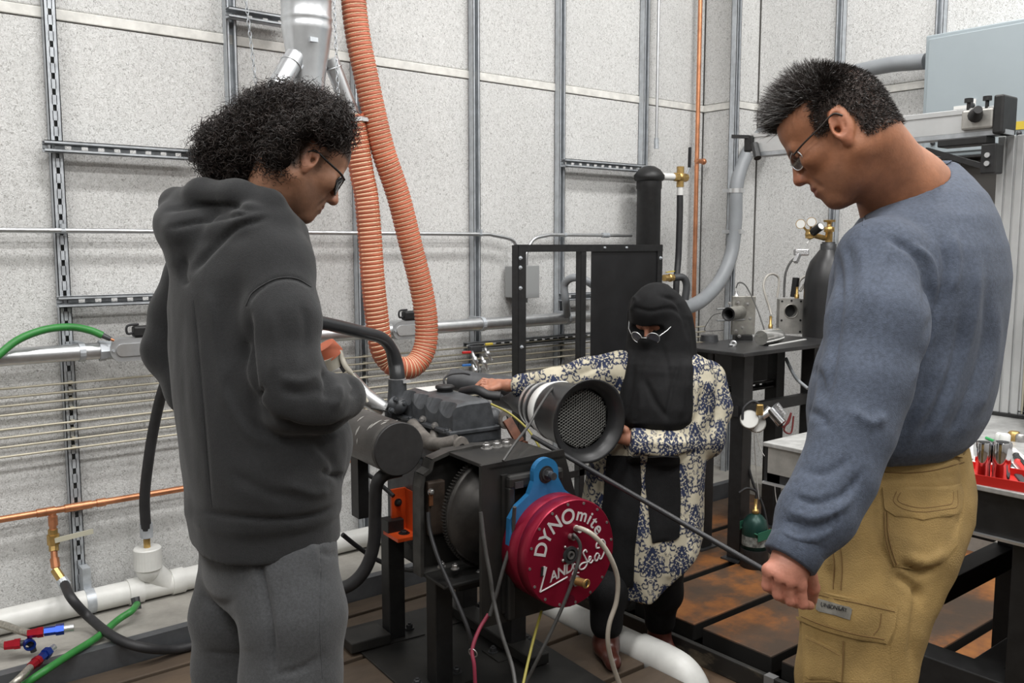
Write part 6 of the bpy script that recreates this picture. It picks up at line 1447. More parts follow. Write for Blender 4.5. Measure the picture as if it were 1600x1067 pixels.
linesT = [([(1405, 880), (1440, 895), (1462, 885)], 6, -.012), ([(1398, 898), (1425, 915), (1440, 935)], 6, -.010), ([(1415, 870), (1448, 878), (1475, 862)], 6, .008), ([(1440, 910), (1430, 970), (1424, 1040)], 7, -.008), ([(1290, 880), (1300, 920), (1296, 960)], 9, -.006),
          ([(1360, 770), (1372, 840), (1388, 880)], 2.5, -.004), ([(1500, 700), (1504, 740), (1500, 800), (1480, 850)], 3, -.004), ([(1368, 745), (1430, 748), (1500, 742)], 2.2, -.003)]
lo, hi = bounds(D(1258, 690, 1.68), D(1520, 690, 1.68), ankN, ankF, pad=.17); lo[2] = .03
M_KHAKI = mat('tan_canvas', (.275, .180, .062), .85, var=.22, vs=9, bump=.35, bs=420)
M_STITCH = mat('brown_stitching', (.17, .095, .03), .8)
trs, VT, QT = cloth('trousers', f_trs, lo, hi, .0062, M_KHAKI, root, linesT, 2)
sf = Surf(VT, QT)
def lay(poly, nm, m=M_KHAKI, th=.0035, step=5, parent=trs, lift=.001): return sf.patch(poly, step, th, lift).build(nm, m, parent)
lay([(1258, 690), (1300, 692), (1380, 704), (1440, 702), (1504, 686), (1508, 698), (1505, 712), (1440, 728), (1380, 730), (1300, 716), (1258, 708)], 'waistband', step=6)
fl = lay([(1378, 757), (1440, 762), (1498, 756), (1503, 772), (1500, 800), (1480, 808), (1440, 812), (1400, 808), (1382, 796)], 'back_pocket_flap')
pk = lay([(1380, 800), (1440, 806), (1498, 800), (1494, 850), (1470, 880), (1430, 890), (1396, 888), (1382, 850)], 'back_pocket', th=.0015)
cf = lay([(1256, 918), (1300, 928), (1350, 938), (1400, 948), (1396, 980), (1384, 1004), (1340, 998), (1290, 984), (1250, 968), (1248, 945)], 'cargo_flap', th=.006)
cp = lay([(1256, 972), (1290, 984), (1340, 998), (1388, 1004), (1392, 1066), (1258, 1066)], 'cargo_pocket', th=.003)
lay([(1262, 992), (1286, 1004), (1318, 1020), (1316, 1066), (1262, 1060)], 'small_pocket', th=.0055)
pt = lay([(1282, 936), (1333, 950), (1330, 968), (1280, 954)], 'label_patch', mat('grey_label_patch', (.20, .19, .165), .8, var=.2, vs=40), th=.0075, step=3)
for px in (1300, 1390, 1492): lay([(px-6, 684), (px+6, 684), (px+7, 716), (px-5, 716)], 'belt_loop', th=.006, step=3)
st = MB()
def stitch(*pts, r=.0009, lift=.0042):
    b = sf.seam(pts, r, lift); k_ = len(st.v); st.v += b.v; st.f += [tuple(i+k_ for i in f) for f in b.f]; st.sm += b.sm; st.mi += b.mi
stitch((1400, 768), (1396, 784), (1412, 796), (1440, 800), (1478, 795), (1492, 790), (1492, 766)); stitch((1406, 770), (1402, 782), (1416, 790), (1440, 794), (1476, 789), (1485, 784), (1486, 768))
stitch((1382, 800), (1384, 840), (1396, 884)); stitch((1386, 800), (1388, 838), (1400, 882)); stitch((1258, 924), (1300, 935), (1350, 945), (1396, 955), lift=.0072); stitch((1258, 963), (1290, 976), (1340, 990), (1380, 997), lift=.0072)
stitch((1376, 958), (1373, 978), (1364, 990), lift=.0072); stitch((1300, 850), (1304, 885), (1302, 920), lift=.001); stitch((1312, 845), (1316, 885), (1314, 922), lift=.001); stitch((1320, 1000), (1318, 1040), (1316, 1066), lift=.006)
stitch((1262, 715), (1320, 728), (1390, 738), (1450, 736), (1506, 722), lift=.001); stitch((1264, 998), (1290, 1010), (1314, 1024), lift=.006)
st.build('stitching', M_STITCH, trs)
# the woven label's printed word
h0, n0 = sf.hit(1309, 951); h1, _ = sf.hit(1293, 947); h2, _ = sf.hit(1325, 955)
ux = (h2-h1).normalized(); nz = n0; uy = nz.cross(ux).normalized(); ux = uy.cross(nz).normalized()
cu = bpy.data.curves.new('word', 'FONT'); cu.body = 'UNIONBAY'; cu.size = .0098; cu.align_x = 'CENTER'; cu.align_y = 'CENTER'; cu.extrude = .0003; ob = bpy.data.objects.new('word', cu); C.objects.link(ob); bpy.context.view_layer.update()
me = bpy.data.meshes.new_from_object(ob.evaluated_get(bpy.context.evaluated_depsgraph_get())); bpy.data.objects.remove(ob); bpy.data.curves.remove(cu)
co = np.array([tuple(v.co) for v in me.vertices]); W = np.array(h0+n0*.0105)+np.outer(co[:, 0], ux)+np.outer(co[:, 1], uy)+np.outer(co[:, 2], nz)
for i_ in range(len(W)):
    pn_, nn_, _, _ = sf.b.find_nearest(Vector(W[i_]))
    if pn_ is not None: W[i_] = np.array(pn_+nn_*(.0098+co[i_, 2]))
me.vertices.foreach_set('co', W.astype(np.float32).ravel()); me.update(); me.materials.clear()
link_mesh('label_word', me, M_BLK, pt)
for a_, nm in ((ankN, 'boot'), (ankF, 'boot')):
    f = Vector((math.cos(MF), math.sin(MF), 0)); A = np.array(a_)
    def f_boot(p, a_=a_, f=f): return smax(smin(f_cap(p, a_+Vector((0, 0, .06)), a_-Vector((0, 0, .02)), .05, .048), f_cap(p, a_-f*.04-Vector((0, 0, .03)), a_+f*.17-Vector((0, 0, .035)), .042, .036), .04), -(p[:, 2]-.001), .004)
    lo, hi = bounds(a_-f*.1, a_+f*.22, pad=.09); lo[2] = -.01; cloth(nm, f_boot, lo, hi, .009, mat('brown_boot', (.06, .035, .02), .5), root)
# ------------------------------------------------------------------ man in the charcoal hoodie
MF2 = math.radians(-8); HR2 = basis(math.radians(-3.5), math.radians(33))
_l2 = Vector(tuple(HR2[:, 1])); HC2 = D(489, 248, 1.98)+_l2*.077
b0_ = D(415, 900, 2.08); root2 = thing('person', 'man in a charcoal hooded sweatshirt and grey sweatpants with curly hair', 'person', (b0_.x, b0_.y, 0))
nb2 = D(408, 345, 2.06); n20 = to_world((-.03, 0, -.035), HC2, HR2); n21 = to_world((.005, 0, -.075), HC2, HR2)
def f_head2(p):
    d = head_local(to_local(p, HC2, HR2), nose=1.0, brow=1.0, jaw=1.05)
    d = smin(d, f_chain(p, [n20, nb2, nb2-Vector((0, 0, .12))], [.056, .060, .085], .03), .02); d = smin(d, f_cap(p, n21, nb2+Vector(tuple(HR2[:, 0]))*.03, .03, .045), .03); return d
lo, hi = bounds(HC2, nb2, pad=.16); V1, Q1 = sdf_verts(f_head2, lo, hi, .003); V1 = relax(V1, Q1, 1)
ch2 = D(390, 470, 2.08); hp2 = D(412, 780, 2.08)
armR = [D(428, 412, 1.95), D(441, 500, 1.90), D(446, 585, 1.88), D(452, 622, 1.88), D(500, 630, 1.91), D(533, 620, 1.97)]
armRr = [.085, .079, .074, .070, .060, .054]
armL = [D(315, 420, 2.26), D(280, 490, 2.28), D(262, 545, 2.27), D(300, 610, 2.24), D(380, 640, 2.24)]
def f_core2(p): return smin(smin(f_chain(p, [nb2, ch2, hp2], [.06, .12, .12], .05), f_chain(p, armR, [.05, .045, .04, .04, .035, .03]), .04), f_chain(p, armL, [.05, .045, .04, .035, .03]), .04)
lo, hi = bounds(nb2, hp2, *armR, *armL, pad=.13); V3, Q3 = sdf_verts(f_core2, lo, hi, .014)
q = (V1.astype(np.float32)-np.array(HC2, np.float32))@HR2; ya = np.abs(q[:, 1]); c = shade(V1, (.36, .185, .115))
stub = ss(q[:, 0], -.005, .03)*ss(-q[:, 2], .025, .055)*ss(.125+q[:, 2], -.01, .02)*ss(.12-q[:, 0]-.3*np.abs(q[:, 2]+.03), 0, .02); c = blend(c, stub*.5, (.075, .045, .032))
c = blend(c, ss(q[:, 0], .010, .018)*ss(.035-q[:, 0], 0, .012)*ss(q[:, 2], -.03, .0)*.6, (.05, .035, .03))
lip = np.exp(-(((q[:, 2]+.064)/.009)**2))*ss(q[:, 0], .084, .092)*ss(.024-ya, 0, .006); c = blend(c, lip*.7, (.30, .09, .07))
c = blend(c, np.exp(-((q[:, 0]-.112)/.018)**2-((q[:, 2]+.028)/.016)**2)*.4, (.45, .17, .11)); c = blend(c, ss(ya, .074, .084)*.3, (.48, .19, .12))
scalp = np.maximum(ss(q[:, 2], .045, .06), ss(-q[:, 0], .015, .03)*ss(q[:, 2], -.05, -.03)); c = blend(c, scalp*.9, (.02, .015, .013))
me = np_mesh('body', np.concatenate([V1, V3]), np.concatenate([Q1, Q3+len(V1)])); set_col(me, np.concatenate([c, shade(V3, (.36, .185, .115))])); link_mesh('body', me, M_SKIN, root2)
# curly hair: a soft mass and thousands of curls
hb = [(D(392, 232, 2.06), (.088, .095, .078)), (D(352, 238, 2.08), (.055, .085, .062)), (D(425, 190, 2.06), (.075, .09, .062)), (D(470, 182, 2.05), (.082, .088, .056)), (D(512, 190, 2.05), (.044, .07, .044)), (D(436, 255, 2.05), (.048, .08, .055)), (D(380, 272, 2.08), (.055, .075, .035)), (D(528, 204, 2.03), (.024, .07, .036)), (D(460, 212, 1.99), (.055, .065, .045)), (D(440, 240, 1.99), (.040, .06, .045)), (D(495, 200, 1.98), (.040, .05, .034))]
RC = np.array([tuple(Vector((_rt.x, _rt.y, 0))), tuple(Vector((math.cos(YAW), math.sin(YAW), 0))), (0, 0, 1)], np.float32).T
fc0 = to_world((.055, -.10, -.03), HC2, HR2); earc = to_world((-.008, -.085, .0), HC2, HR2)
def f_hair(p, sh=0.0):
    d = None
    for c_, r_ in hb: e = f_ell(p, c_, r_, RC); d = e if d is None else smin(d, e, .03)
    d = d+.008*wob(p, 30)+.004*wob(p, 75)
    ql = to_local(p, HC2, HR2)
    d = smax(d, -f_ell(ql, (-.012, -.088, .0), (.038, .058, .044)), .008)                       # clear of the ear
    d = smax(d, -f_cap(ql, (.082, -.12, -.018), (.082, .12, -.018), .060), .01); d = smax(d, -f_cap(ql, (.02, -.12, -.075), (.02, .12, -.075), .05), .01)
    return d
lo, hi = bounds(*[x[0] for x in hb], pad=.12); VH, QH = sdf_verts(f_hair, lo, hi, .006); VH = relax(VH, QH, 1)
me = np_mesh('hair', VH, QH); set_col(me, shade(VH, (.010, .008, .007))); hairo = link_mesh('hair', me, mat('hair_mass', (.01, .008, .007), .9, attr='Col', spec=.1), root2)
rs = np.random.RandomState(9); NH = vnormals(VH, QH); n_ = 5200; pk_ = rs.choice(len(VH), n_); rt = VH[pk_]-NH[pk_]*.012; ql_ = to_local(rt.astype(np.float32), HC2, HR2); ok_ = ~((np.abs(ql_[:, 0]+.014) < .048) & (ql_[:, 1] < -.05) & (ql_[:, 2] < .044) & (ql_[:, 2] > -.05)) & ~((ql_[:, 0] > .045) & (ql_[:, 2] < .048)); pk_ = pk_[ok_]; rt = rt[ok_]; n_ = len(pk_)
dr = NH[pk_]*.55+rs.normal(scale=.55, size=(n_, 3)); dr /= np.linalg.norm(dr, axis=1, keepdims=True)
col = np.outer(rs.uniform(.5, 1.7, n_), (.0155, .0112, .0096)); strands('curls', rt, dr, np.full((n_, 1), .040), .0011, M_HAIR, hairo, curl=.0085, seg=12, cols=col, rs=rs, taper=.6)
ed = rs.choice(len(VH), 1100); dr = NH[ed]+rs.normal(scale=.5, size=(1100, 3)); dr /= np.linalg.norm(dr, axis=1, keepdims=True)
strands('flyaway_curls', VH[ed], dr, np.full((1100, 1), .042), .00055, M_HAIR, hairo, curl=.006, seg=12, cols=np.tile(np.array([(.03, .02, .016)]), (1100, 1)), rs=rs, taper=.5)
# sunglasses
g = lambda x, y, z: to_world((x, y, z), HC2, HR2)
gl = thing('sunglasses', 'black framed sunglasses on the man with curly hair', 'glasses', g(.1, 0, 0)); M_SUN = mat('black_acetate', (.012, .011, .010), .2)
for s in (1, -1):
    def gp(a, k): return g(.108-.030*((abs(s*.034+.026*k*math.cos(a))/.06)**2), s*.034+.026*k*math.cos(a), -.002+.021*k*math.sin(a))
    rim = [gp(2*PI*i/24, 1) for i in range(25)]; MB().tube(rim, .0026, 8).build('rim', M_SUN, gl)
    mm = MB(); mm.add([gp(0, 0)]+[gp(2*PI*i/24, .97) for i in range(24)], [(0, i+1, (i+1) % 24+1) for i in range(24)], True); mm.build('lens', mat('dark_lens', (.02, .022, .026), .06, spec=.8), gl)
    MB().tube(spline([g(.092, s*.060, .010), g(.070, s*.077, .011), g(.03, s*.083, .013), g(-.005, s*.083, .016), g(-.022, s*.080, .0)], 6), .0028, 6).build('temple', M_SUN, gl)
MB().tube([g(.107, .010, .004), g(.112, 0, .006), g(.107, -.010, .004)], .0024, 6).build('bridge', M_SUN, gl)
# hooded sweatshirt
rows = [(330, 330, 450, 2.06), (352, 302, 468, 2.07), (385, 278, 482, 2.08), (430, 264, 488, 2.08), (480, 260, 492, 2.08), (540, 262, 500, 2.08), (600, 266, 520, 2.08), (650, 271, 530, 2.08), (690, 277, 538, 2.08), (725, 282, 540, 2.08), (760, 287, 533, 2.08), (790, 289, 532, 2.08, .80), (800, 293, 528, 2.08, .82), (838, 299, 531, 2.08, .84)]
RH2 = loft_rows(rows, MF2, .74, 2.08)
hood = [(D(318, 362, 2.06), (.098, .13, .075)), (D(285, 345, 2.08), (.055, .10, .055)), (D(305, 405, 2.06), (.050, .10, .045))]
col1 = [D(444, 356, 2.0), D(420, 322, 1.955), D(370, 306, 1.96), D(315, 305, 2.0), D(275, 318, 2.08), D(262, 345, 2.15)]
col2 = [D(462, 362, 2.04), D(438, 344, 1.95), D(390, 340, 1.92), D(345, 365, 1.95), D(318, 405, 2.0), D(300, 428, 2.05)]
col3 = [D(452, 345, 2.06), D(430, 325, 2.16), D(380, 306, 2.2), D(320, 306, 2.2), D(280, 325, 2.16)]
pouch = D(512, 690, 2.08)
def f_hoodie(p):
    d = f_loft(p, RH2, 2.3)
    d = smin(d, f_ell(p, pouch, (.050, .10, .07), RC), .04)
    for c_, r_ in hood: d = smin(d, f_ell(p, c_, r_, RC), .03)
    d = smin(d, f_chain(p, col1, [.030, .034, .036, .036, .034, .030], .02), .012); d = smin(d, f_chain(p, col2, [.022, .026, .030, .032, .030, .024], .02), .010); d = smin(d, f_chain(p, col3, [.03, .034, .036, .036, .034], .02), .014)
    d = smin(d, f_cap(p, D(400, 375, 2.05), D(428, 415, 1.95), .08, .085), .06)
    d = smin(d, f_chain(p, armR, armRr, .03), .016); d = smin(d, f_chain(p, armL, [.085, .07, .062, .058, .05], .03), .02)
    d = d+.0032*wob(p, 16)+.0018*wob(p, 34, (1, 1, .5))
    cut = f_cap(p, n20, nb2+Vector((0, 0, .02)), .064, .066); d = smax(d, -cut, .012)
    return d
lines = [([(385, 478), (400, 456), (430, 437), (462, 436), (487, 450)], 3, -.005), ([(388, 480), (386, 530), (392, 590), (400, 635), (430, 665)], 7, -.018), ([(360, 560), (350, 600), (365, 640), (400, 680), (450, 700)], 10, .006), ([(345, 470), (352, 560), (375, 640), (420, 690)], 9, -.007),
         ([(302, 470), (312, 580), (322, 700), (330, 790)], 2.5, -.004), ([(255, 330), (300, 322), (360, 322), (410, 328)], 4, -.009), ([(262, 356), (300, 348), (350, 338), (400, 330)], 4, -.010), ([(300, 425), (330, 390), (370, 355), (420, 340)], 5, -.012), ([(290, 400), (285, 430), (292, 445)], 6, -.010),
         ([(395, 625), (405, 612), (412, 608)], 5, -.012), ([(430, 655), (470, 672), (520, 672), (550, 655)], 6, -.016), ([(505, 575), (512, 600), (508, 625)], 5, -.012), ([(520, 640), (530, 620), (528, 600)], 6, .008), ([(545, 590), (555, 605), (548, 620)], 4, -.008),
         ([(490, 690), (520, 720), (530, 755)], 7, -.008), ([(500, 735), (530, 745), (545, 742)], 5, -.012), ([(300, 796), (360, 806), (430, 812), (490, 805), (528, 790)], 4, -.009), ([(450, 760), (490, 770), (515, 765)], 7, .006), ([(360, 740), (420, 770), (480, 775)], 9, -.005),
         ([(420, 480), (430, 540), (425, 590)], 8, .005), ([(470, 470), (478, 520), (470, 570)], 7, -.004), ([(435, 590), (470, 596), (500, 585)], 7, .006), ([(440, 610), (475, 615), (505, 606)], 6, -.006), ([(320, 450), (340, 520), (350, 600)], 10, .005), ([(280, 480), (285, 600), (295, 720)], 8, -.004)]
lo, hi = bounds(D(250, 320, 2.1), D(545, 840, 2.05), *armR, *armL, *col1, *col3, pad=.15)
M_HOOD = mat('charcoal_fleece', (.0105, .011, .012), .92, var=.22, vs=160, sheen=.14, bump=.3, bs=420)
hd, VS, QS = cloth('hooded_sweatshirt', f_hoodie, lo, hi, .0065, M_HOOD, root2, lines, 2)
sf = Surf(VS, QS)
sf.seam([(384, 478), (396, 456), (430, 436), (462, 435), (486, 448)], .0016).build('shoulder_seam', M_HOOD, hd); sf.seam([(302, 470), (312, 580), (322, 700), (331, 792)], .0014).build('side_seam', M_HOOD, hd)
# sweatpants
rowsP = [(815, 312, 520, 2.08), (850, 308, 525, 2.08), (900, 312, 526, 2.08), (930, 330, 515, 2.08)]
RP = loft_rows(rowsP, MF2, .72, 2.08)
kN = D(455, 1060, 1.98); hN = D(450, 835, 2.02); kF = D(365, 1040, 2.20); hF = D(375, 835, 2.15)
aN = Vector((kN.x+.02, kN.y, .08)); aF = Vector((kF.x+.02, kF.y, .08))
def f_pants(p):
    d = f_loft(p, RP)
    d = smin(d, f_chain(p, [hN, D(458, 960, 1.98), kN, aN], [.098, .108, .106, .075], .04), .03); d = smin(d, f_chain(p, [hF, D(366, 960, 2.18), kF, aF], [.09, .098, .092, .07], .04), .03)
    return smax(d, p[:, 2]-float(D(415, 822, 2.08).z), .01)+.003*wob(p, 18)+.0016*wob(p, 40)
linesP = [([(397, 820), (405, 880), (420, 960), (432, 1060)], 6, -.014), ([(350, 830), (370, 860), (385, 900)], 6, -.006), ([(500, 830), (502, 900), (500, 980), (504, 1066)], 2.2, -.004), ([(500, 860), (515, 868), (528, 864)], 5, -.006), ([(430, 1055), (470, 1045), (502, 1025)], 4, -.006), ([(310, 930), (340, 945), (370, 940)], 8, -.006), ([(320, 1018), (360, 1022), (398, 1020)], 3, -.005), ([(470, 830), (490, 860), (498, 900)], 7, .005)]
lo, hi = bounds(D(300, 830, 2.1), D(535, 830, 2.05), aN, aF, pad=.16); lo[2] = .02
M_SWEAT = mat('grey_sweatpants', (.050, .052, .055), .92, var=.2, vs=170, sheen=.14, bump=.3, bs=420)
pn, VP_, QP_ = cloth('sweatpants', f_pants, lo, hi, .0072, M_SWEAT, root2, linesP, 2)
sp = Surf(VP_, QP_); sp.seam([(500, 845), (502, 900), (500, 980), (504, 1060)], .0014).build('side_seam', M_SWEAT, pn)
for a_ in (aN, aF):
    f = Vector((math.cos(MF2), math.sin(MF2), 0))
    def f_shoe(p, a_=a_, f=f): return smax(smin(f_cap(p, a_+Vector((0, 0, .05)), a_-Vector((0, 0, .03)), .05, .046), f_cap(p, a_-f*.05-Vector((0, 0, .04)), a_+f*.18-Vector((0, 0, .045)), .040, .034), .04), -(p[:, 2]-.001), .004)
    lo, hi = bounds(a_-f*.1, a_+f*.23, pad=.09); lo[2] = -.01; cloth('shoe', f_shoe, lo, hi, .009, mat('dark_shoe', (.03, .03, .032), .5), root2)
# ------------------------------------------------------------------ woman in the black veil and patterned tunic
WF = math.radians(197); HR3 = basis(WF, math.radians(30)); HC3 = D(1026, 494, 3.23); ZT = -.12
root3 = thing('person', 'woman in a black veil and navy-on-cream patterned tunic, one hand on the engine', 'person', (2.47, 2.3, ZT))
nb3 = D(1036, 560, 3.26)
armW = [D(972, 578, 3.27), D(915, 588, 3.29), D(862, 601, 3.33), D(815, 603, 3.38)]
armV = [D(1104, 592, 3.34), D(1113, 636, 3.31), D(1102, 686, 3.22), D(1040, 698, 3.11), D(990, 694, 3.11)]
wrW = D(793, 602, 3.40)
knW = [D(768, 595, 3.455), D(766, 597, 3.437), D(765, 600, 3.420), D(766, 603, 3.404)]
mdW = [D(755, 593, 3.452), D(753, 596, 3.434), D(752, 599, 3.416), D(754, 603, 3.400)]
tpW = [D(747, 599, 3.452), D(744, 602, 3.434), D(743, 605, 3.416), D(747, 608, 3.400)]
thW = [D(778, 605, 3.395), D(768, 608, 3.388), D(759, 609, 3.39)]
wrV = D(982, 685, 3.140); knV = [D(964, 676, 3.170), D(962, 680, 3.160), D(961, 684, 3.150), D(962, 688, 3.140)]
mdV = [D(953, 674, 3.180), D(950, 678, 3.170), D(950, 682, 3.160), D(952, 687, 3.150)]; tpV = [D(944, 677, 3.190), D(940, 681, 3.180), D(940, 685, 3.170), D(944, 690, 3.160)]; thV = [D(978, 672, 3.130), D(970, 666, 3.130), D(962, 664, 3.140)]
def f_b3a(p):
    d = head_local(to_local(p, HC3, HR3)/.93)*.93; return smin(d, f_chain(p, [to_world((-.02, 0, -.05), HC3, HR3), nb3, nb3-UP*.1], [.05, .052, .08], .03), .02)
def f_b3b(p): return smin(hand(p, wrW, knW, mdW, tpW, thW, rw=.021, rf=.0072), f_chain(p, [wrW, armW[3], armW[2]], [.022, .027, .033], .02), .012)
def f_b3c(p): return smin(hand(p, wrV, knV, mdV, tpV, thV, rw=.022, rf=.0074), f_chain(p, [wrV, armV[3]], [.024, .03], .02), .012)
def f_b3d(p): return smin(smin(f_chain(p, [nb3, D(1030, 620, 3.27), D(1005, 780, 3.27)], [.05, .09, .10], .05), f_chain(p, armW[:3], [.045, .035, .033]), .03), f_chain(p, armV[:4], [.045, .038, .034, .03]), .03)
parts_ = []
for fn, pts, pad, h in ((f_b3a, (HC3, nb3), .14, .0036), (f_b3b, (wrW, armW[2], *tpW), .05, .003), (f_b3c, (wrV, armV[3], *tpV), .045, .0032), (f_b3d, (nb3, D(1005, 780, 3.27), *armW[:3], *armV[:4]), .12, .014)):
    lo, hi = bounds(*pts, pad=pad); v, q_ = sdf_verts(fn, lo, hi, h); parts_.append((relax(v, q_, 1), q_))
off_ = np.cumsum([0]+[len(v) for v, _ in parts_]); Vb = np.concatenate([v for v, _ in parts_]); Qb = np.concatenate([q_+o_ for (_, q_), o_ in zip(parts_, off_)])
me = np_mesh('body', Vb, Qb); cw = shade(Vb, (.40, .18, .115)); ql = (Vb.astype(np.float32)-np.array(HC3, np.float32))@HR3/.93; cw = blend(cw, np.exp(-((ql[:, 2]-.021)/.006)**2)*ss(ql[:, 0], .07, .085)*ss(np.abs(ql[:, 1]), .008, .014)*.8*(np.abs(ql[:, 1]) < .05), (.04, .025, .02)); set_col(me, cw)
link_mesh('body', me, M_SKIN, root3)
# patterned tunic
rows = [(548, 990, 1080, 3.26), (562, 962, 1106, 3.27), (590, 952, 1114, 3.27), (640, 948, 1110, 3.27), (690, 938, 1100, 3.27), (740, 920, 1096, 3.28), (800, 910, 1094, 3.28), (860, 906, 1092, 3.29), (925, 912, 1090, 3.30)]
RW = loft_rows(rows, WF, .72, 3.27); zh = D(985, 918, 3.28).z; cpt = np.array(D(1005, 800, 3.28), np.float32)
sd = np.array((armW[3]-armW[2]).normalized(), np.float32); se = np.array(armW[3], np.float32)
def f_tun(p):
    d = f_loft(p, RW); d = d+.010*np.sin(np.arctan2(p[:, 1]-cpt[1], p[:, 0]-cpt[0])*9)*np.clip((float(cpt[2])+.18-p[:, 2])*2.2, 0, 1)
    a = f_chain(p, armW, [.074, .062, .056, .047], .03); a = smax(a, (p-se)@sd-.03, .006); d = smin(d, a, .03)
    b = f_chain(p, armV, [.072, .067, .064, .061, .056], .03); e = np.array((armV[4]-armV[3]).normalized(), np.float32); b = smax(b, (p-np.array(armV[4], np.float32))@e-.012, .006); d = smin(d, b, .018)
    lat = (p-cpt)@_RT; d = smax(d, (zh+np.maximum(lat, 0)*.95)-p[:, 2], .006)
    return d+.003*wob(p, 20)+.0018*wob(p, 44)
linesW = [([(1100, 600), (1090, 650), (1075, 668)], 5, -.012), ([(1112, 600), (1118, 640)], 5, .006), ([(975, 670), (1010, 676), (1060, 672)], 4, -.008), ([(985, 712), (1040, 720), (1095, 705)], 5, -.010), ([(1000, 690), (1050, 694), (1085, 688)], 5, .005), ([(960, 560), (930, 575), (900, 588)], 5, -.007), ([(940, 558), (905, 574), (870, 592)], 4, .006), ([(900, 600), (860, 605), (830, 600)], 4, -.006),
          ([(935, 740), (925, 800), (920, 860)], 5, -.007), ([(1075, 730), (1078, 800), (1076, 860)], 5, -.008), ([(1010, 800), (1014, 860), (1010, 905)], 6, -.006), ([(1040, 850), (1046, 890), (1044, 905)], 5, .006)]
# damask: leaves around a stem, mirrored, in staggered rows
_lv = []
def leaf(x0, y0, x1, y1, w): _lv.append((x0, y0, x1, y1, w))
leaf(0, -.02, 0, .30, .045)
for k_, (y_, L_, a_) in enumerate(((-.30, .30, 8), (-.22, .30, 24), (-.12, .27, 38), (-.02, .24, 52), (.08, .20, 62), (.17, .15, 70))):
    A_ = math.radians(a_); leaf(.02, y_, .02+L_*math.cos(A_), y_+L_*math.sin(A_), .040-.003*k_)
    leaf(.05+L_*.55*math.cos(A_), y_+L_*.55*math.sin(A_), .08+L_*.75*math.cos(A_-.7), y_+L_*.75*math.sin(A_-.7), .022)
for a_ in (200, 225, 250): A_ = math.radians(a_+90); leaf(.03, -.34, .03+.17*math.cos(A_), -.34+.17*math.sin(A_), .028)
leaf(.30, -.36, .42, -.22, .026); leaf(.42, -.22, .36, -.10, .022); leaf(.36, .30, .46, .42, .026); leaf(.28, .40, .40, .46, .022); leaf(.40, .16, .48, .04, .020)
def damask(u, v, W=.108, H=.140):
    row = np.floor(v/H); uu = u+np.where(row % 2 == 0, 0, W/2); x = np.abs((uu/W) % 1.0-.5); y = (v/H) % 1.0-.5; x = x*1.0; best = np.full(len(u), 9.0)
    for (x0, y0, x1, y1, w) in _lv:
        ex, ey = x1-x0, y1-y0; L2 = ex*ex+ey*ey; t = ((x-x0)*ex+(y-y0)*ey)/L2; tc = np.clip(t, 0, 1); d = np.hypot(x-x0-tc*ex, y-y0-tc*ey)
        best = np.minimum(best, d/(1.18*w*(np.sin(PI*(.08+.88*tc))**.7+.12)))
    for sx_, sy_, k_ in ((.34, -.05, 1), (.30, .28, -1), (.46, .46, 1), (.22, -.40, -1), (.46, -.28, 1)):      # scrolls between the sprays
        r_ = np.hypot(x-sx_, y-sy_); a_ = np.arctan2(y-sy_, (x-sx_)*k_)/(2*PI); w_ = np.abs(((a_+r_*7.5) % 1)-.5); best = np.where((r_ < .135) & (r_ > .02), np.minimum(best, .35+w_/.16*.65), best)
    vein = np.abs(((x*7+y*4) % 1)-.5) < .10
    return (best < 1.0) & ~((best < .45) & vein), best
def tun_rgb(V):
    Vf = V.astype(np.float32); u = (Vf-cpt)@_RT; v = Vf[:, 2]-ZT
    # sleeves: measure along and across the arm
    for ch in (armW, armV[1:]):
        a0, a1 = np.array(ch[0], np.float32), np.array(ch[-1], np.float32)
    du = .012*wob(Vf, 9); m, b = damask(u+du, v+.010*wob(Vf, 11)); c = shade(V, (.50, .455, .345)); c = c*(1+.10*wob(Vf, 14))[:, None]
    c = blend(c, m*1.0, (.013, .021, .058)); sp = (b > 1.0) & (b < 2.2) & (wob(Vf, 260) > .42); return np.clip(blend(c, sp*.85, (.03, .045, .11)), 0, 1)
M_TUN = mat('patterned_cotton', (.5, .45, .34), .85, attr='Col', var=.06, vs=30, bump=.15, bs=400)
lo, hi = bounds(D(905, 925, 3.3), D(1095, 560, 3.3), *armW, *armV, pad=.12)
V, Q = sdf_verts(f_tun, lo, hi, .0058); V = relax(V, Q, 2); V = relax(sculpt(V, Q, linesW), Q, 1, .3)
# one split of every face so that the print stays crisp
nV = len(V); ed = np.sort(np.concatenate([Q[:, [i, (i+1) % 4]] for i in range(4)]), 1); ue, inv = np.unique(ed, axis=0, return_inverse=True); inv = inv.ravel(); nq = len(Q)
em = [inv[i*nq:(i+1)*nq]+nV for i in range(4)]; fc = np.arange(nq)+nV+len(ue)
V4 = np.concatenate([V, (V[ue[:, 0]]+V[ue[:, 1]])/2, V[Q].mean(1)]); Q4 = np.concatenate([np.stack([Q[:, i], em[i], fc, em[(i+3) % 4]], 1) for i in range(4)]); V4 = relax(V4, Q4, 1, .4)
me = np_mesh('tunic', V4, Q4); set_col(me, tun_rgb(V4)); tun = link_mesh('tunic', me, M_TUN, root3)
sfW = Surf(V, Q); M_BCL = mat('black_crepe', (.0062, .0062, .0068), .85, var=.2, vs=60, spec=.25, bump=.2, bs=300)
sfW.patch([(950, 712), (1000, 712), (1003, 760), (999, 800), (992, 860), (990, 916), (930, 916), (934, 860), (944, 780)], 5, .006).build('black_panel', M_BCL, tun)
sfW.patch([(1012, 712), (1060, 712), (1063, 780), (1061, 838), (1050, 846), (1020, 848), (1014, 800), (1008, 750)], 5, .006).build('black_panel', M_BCL, tun)
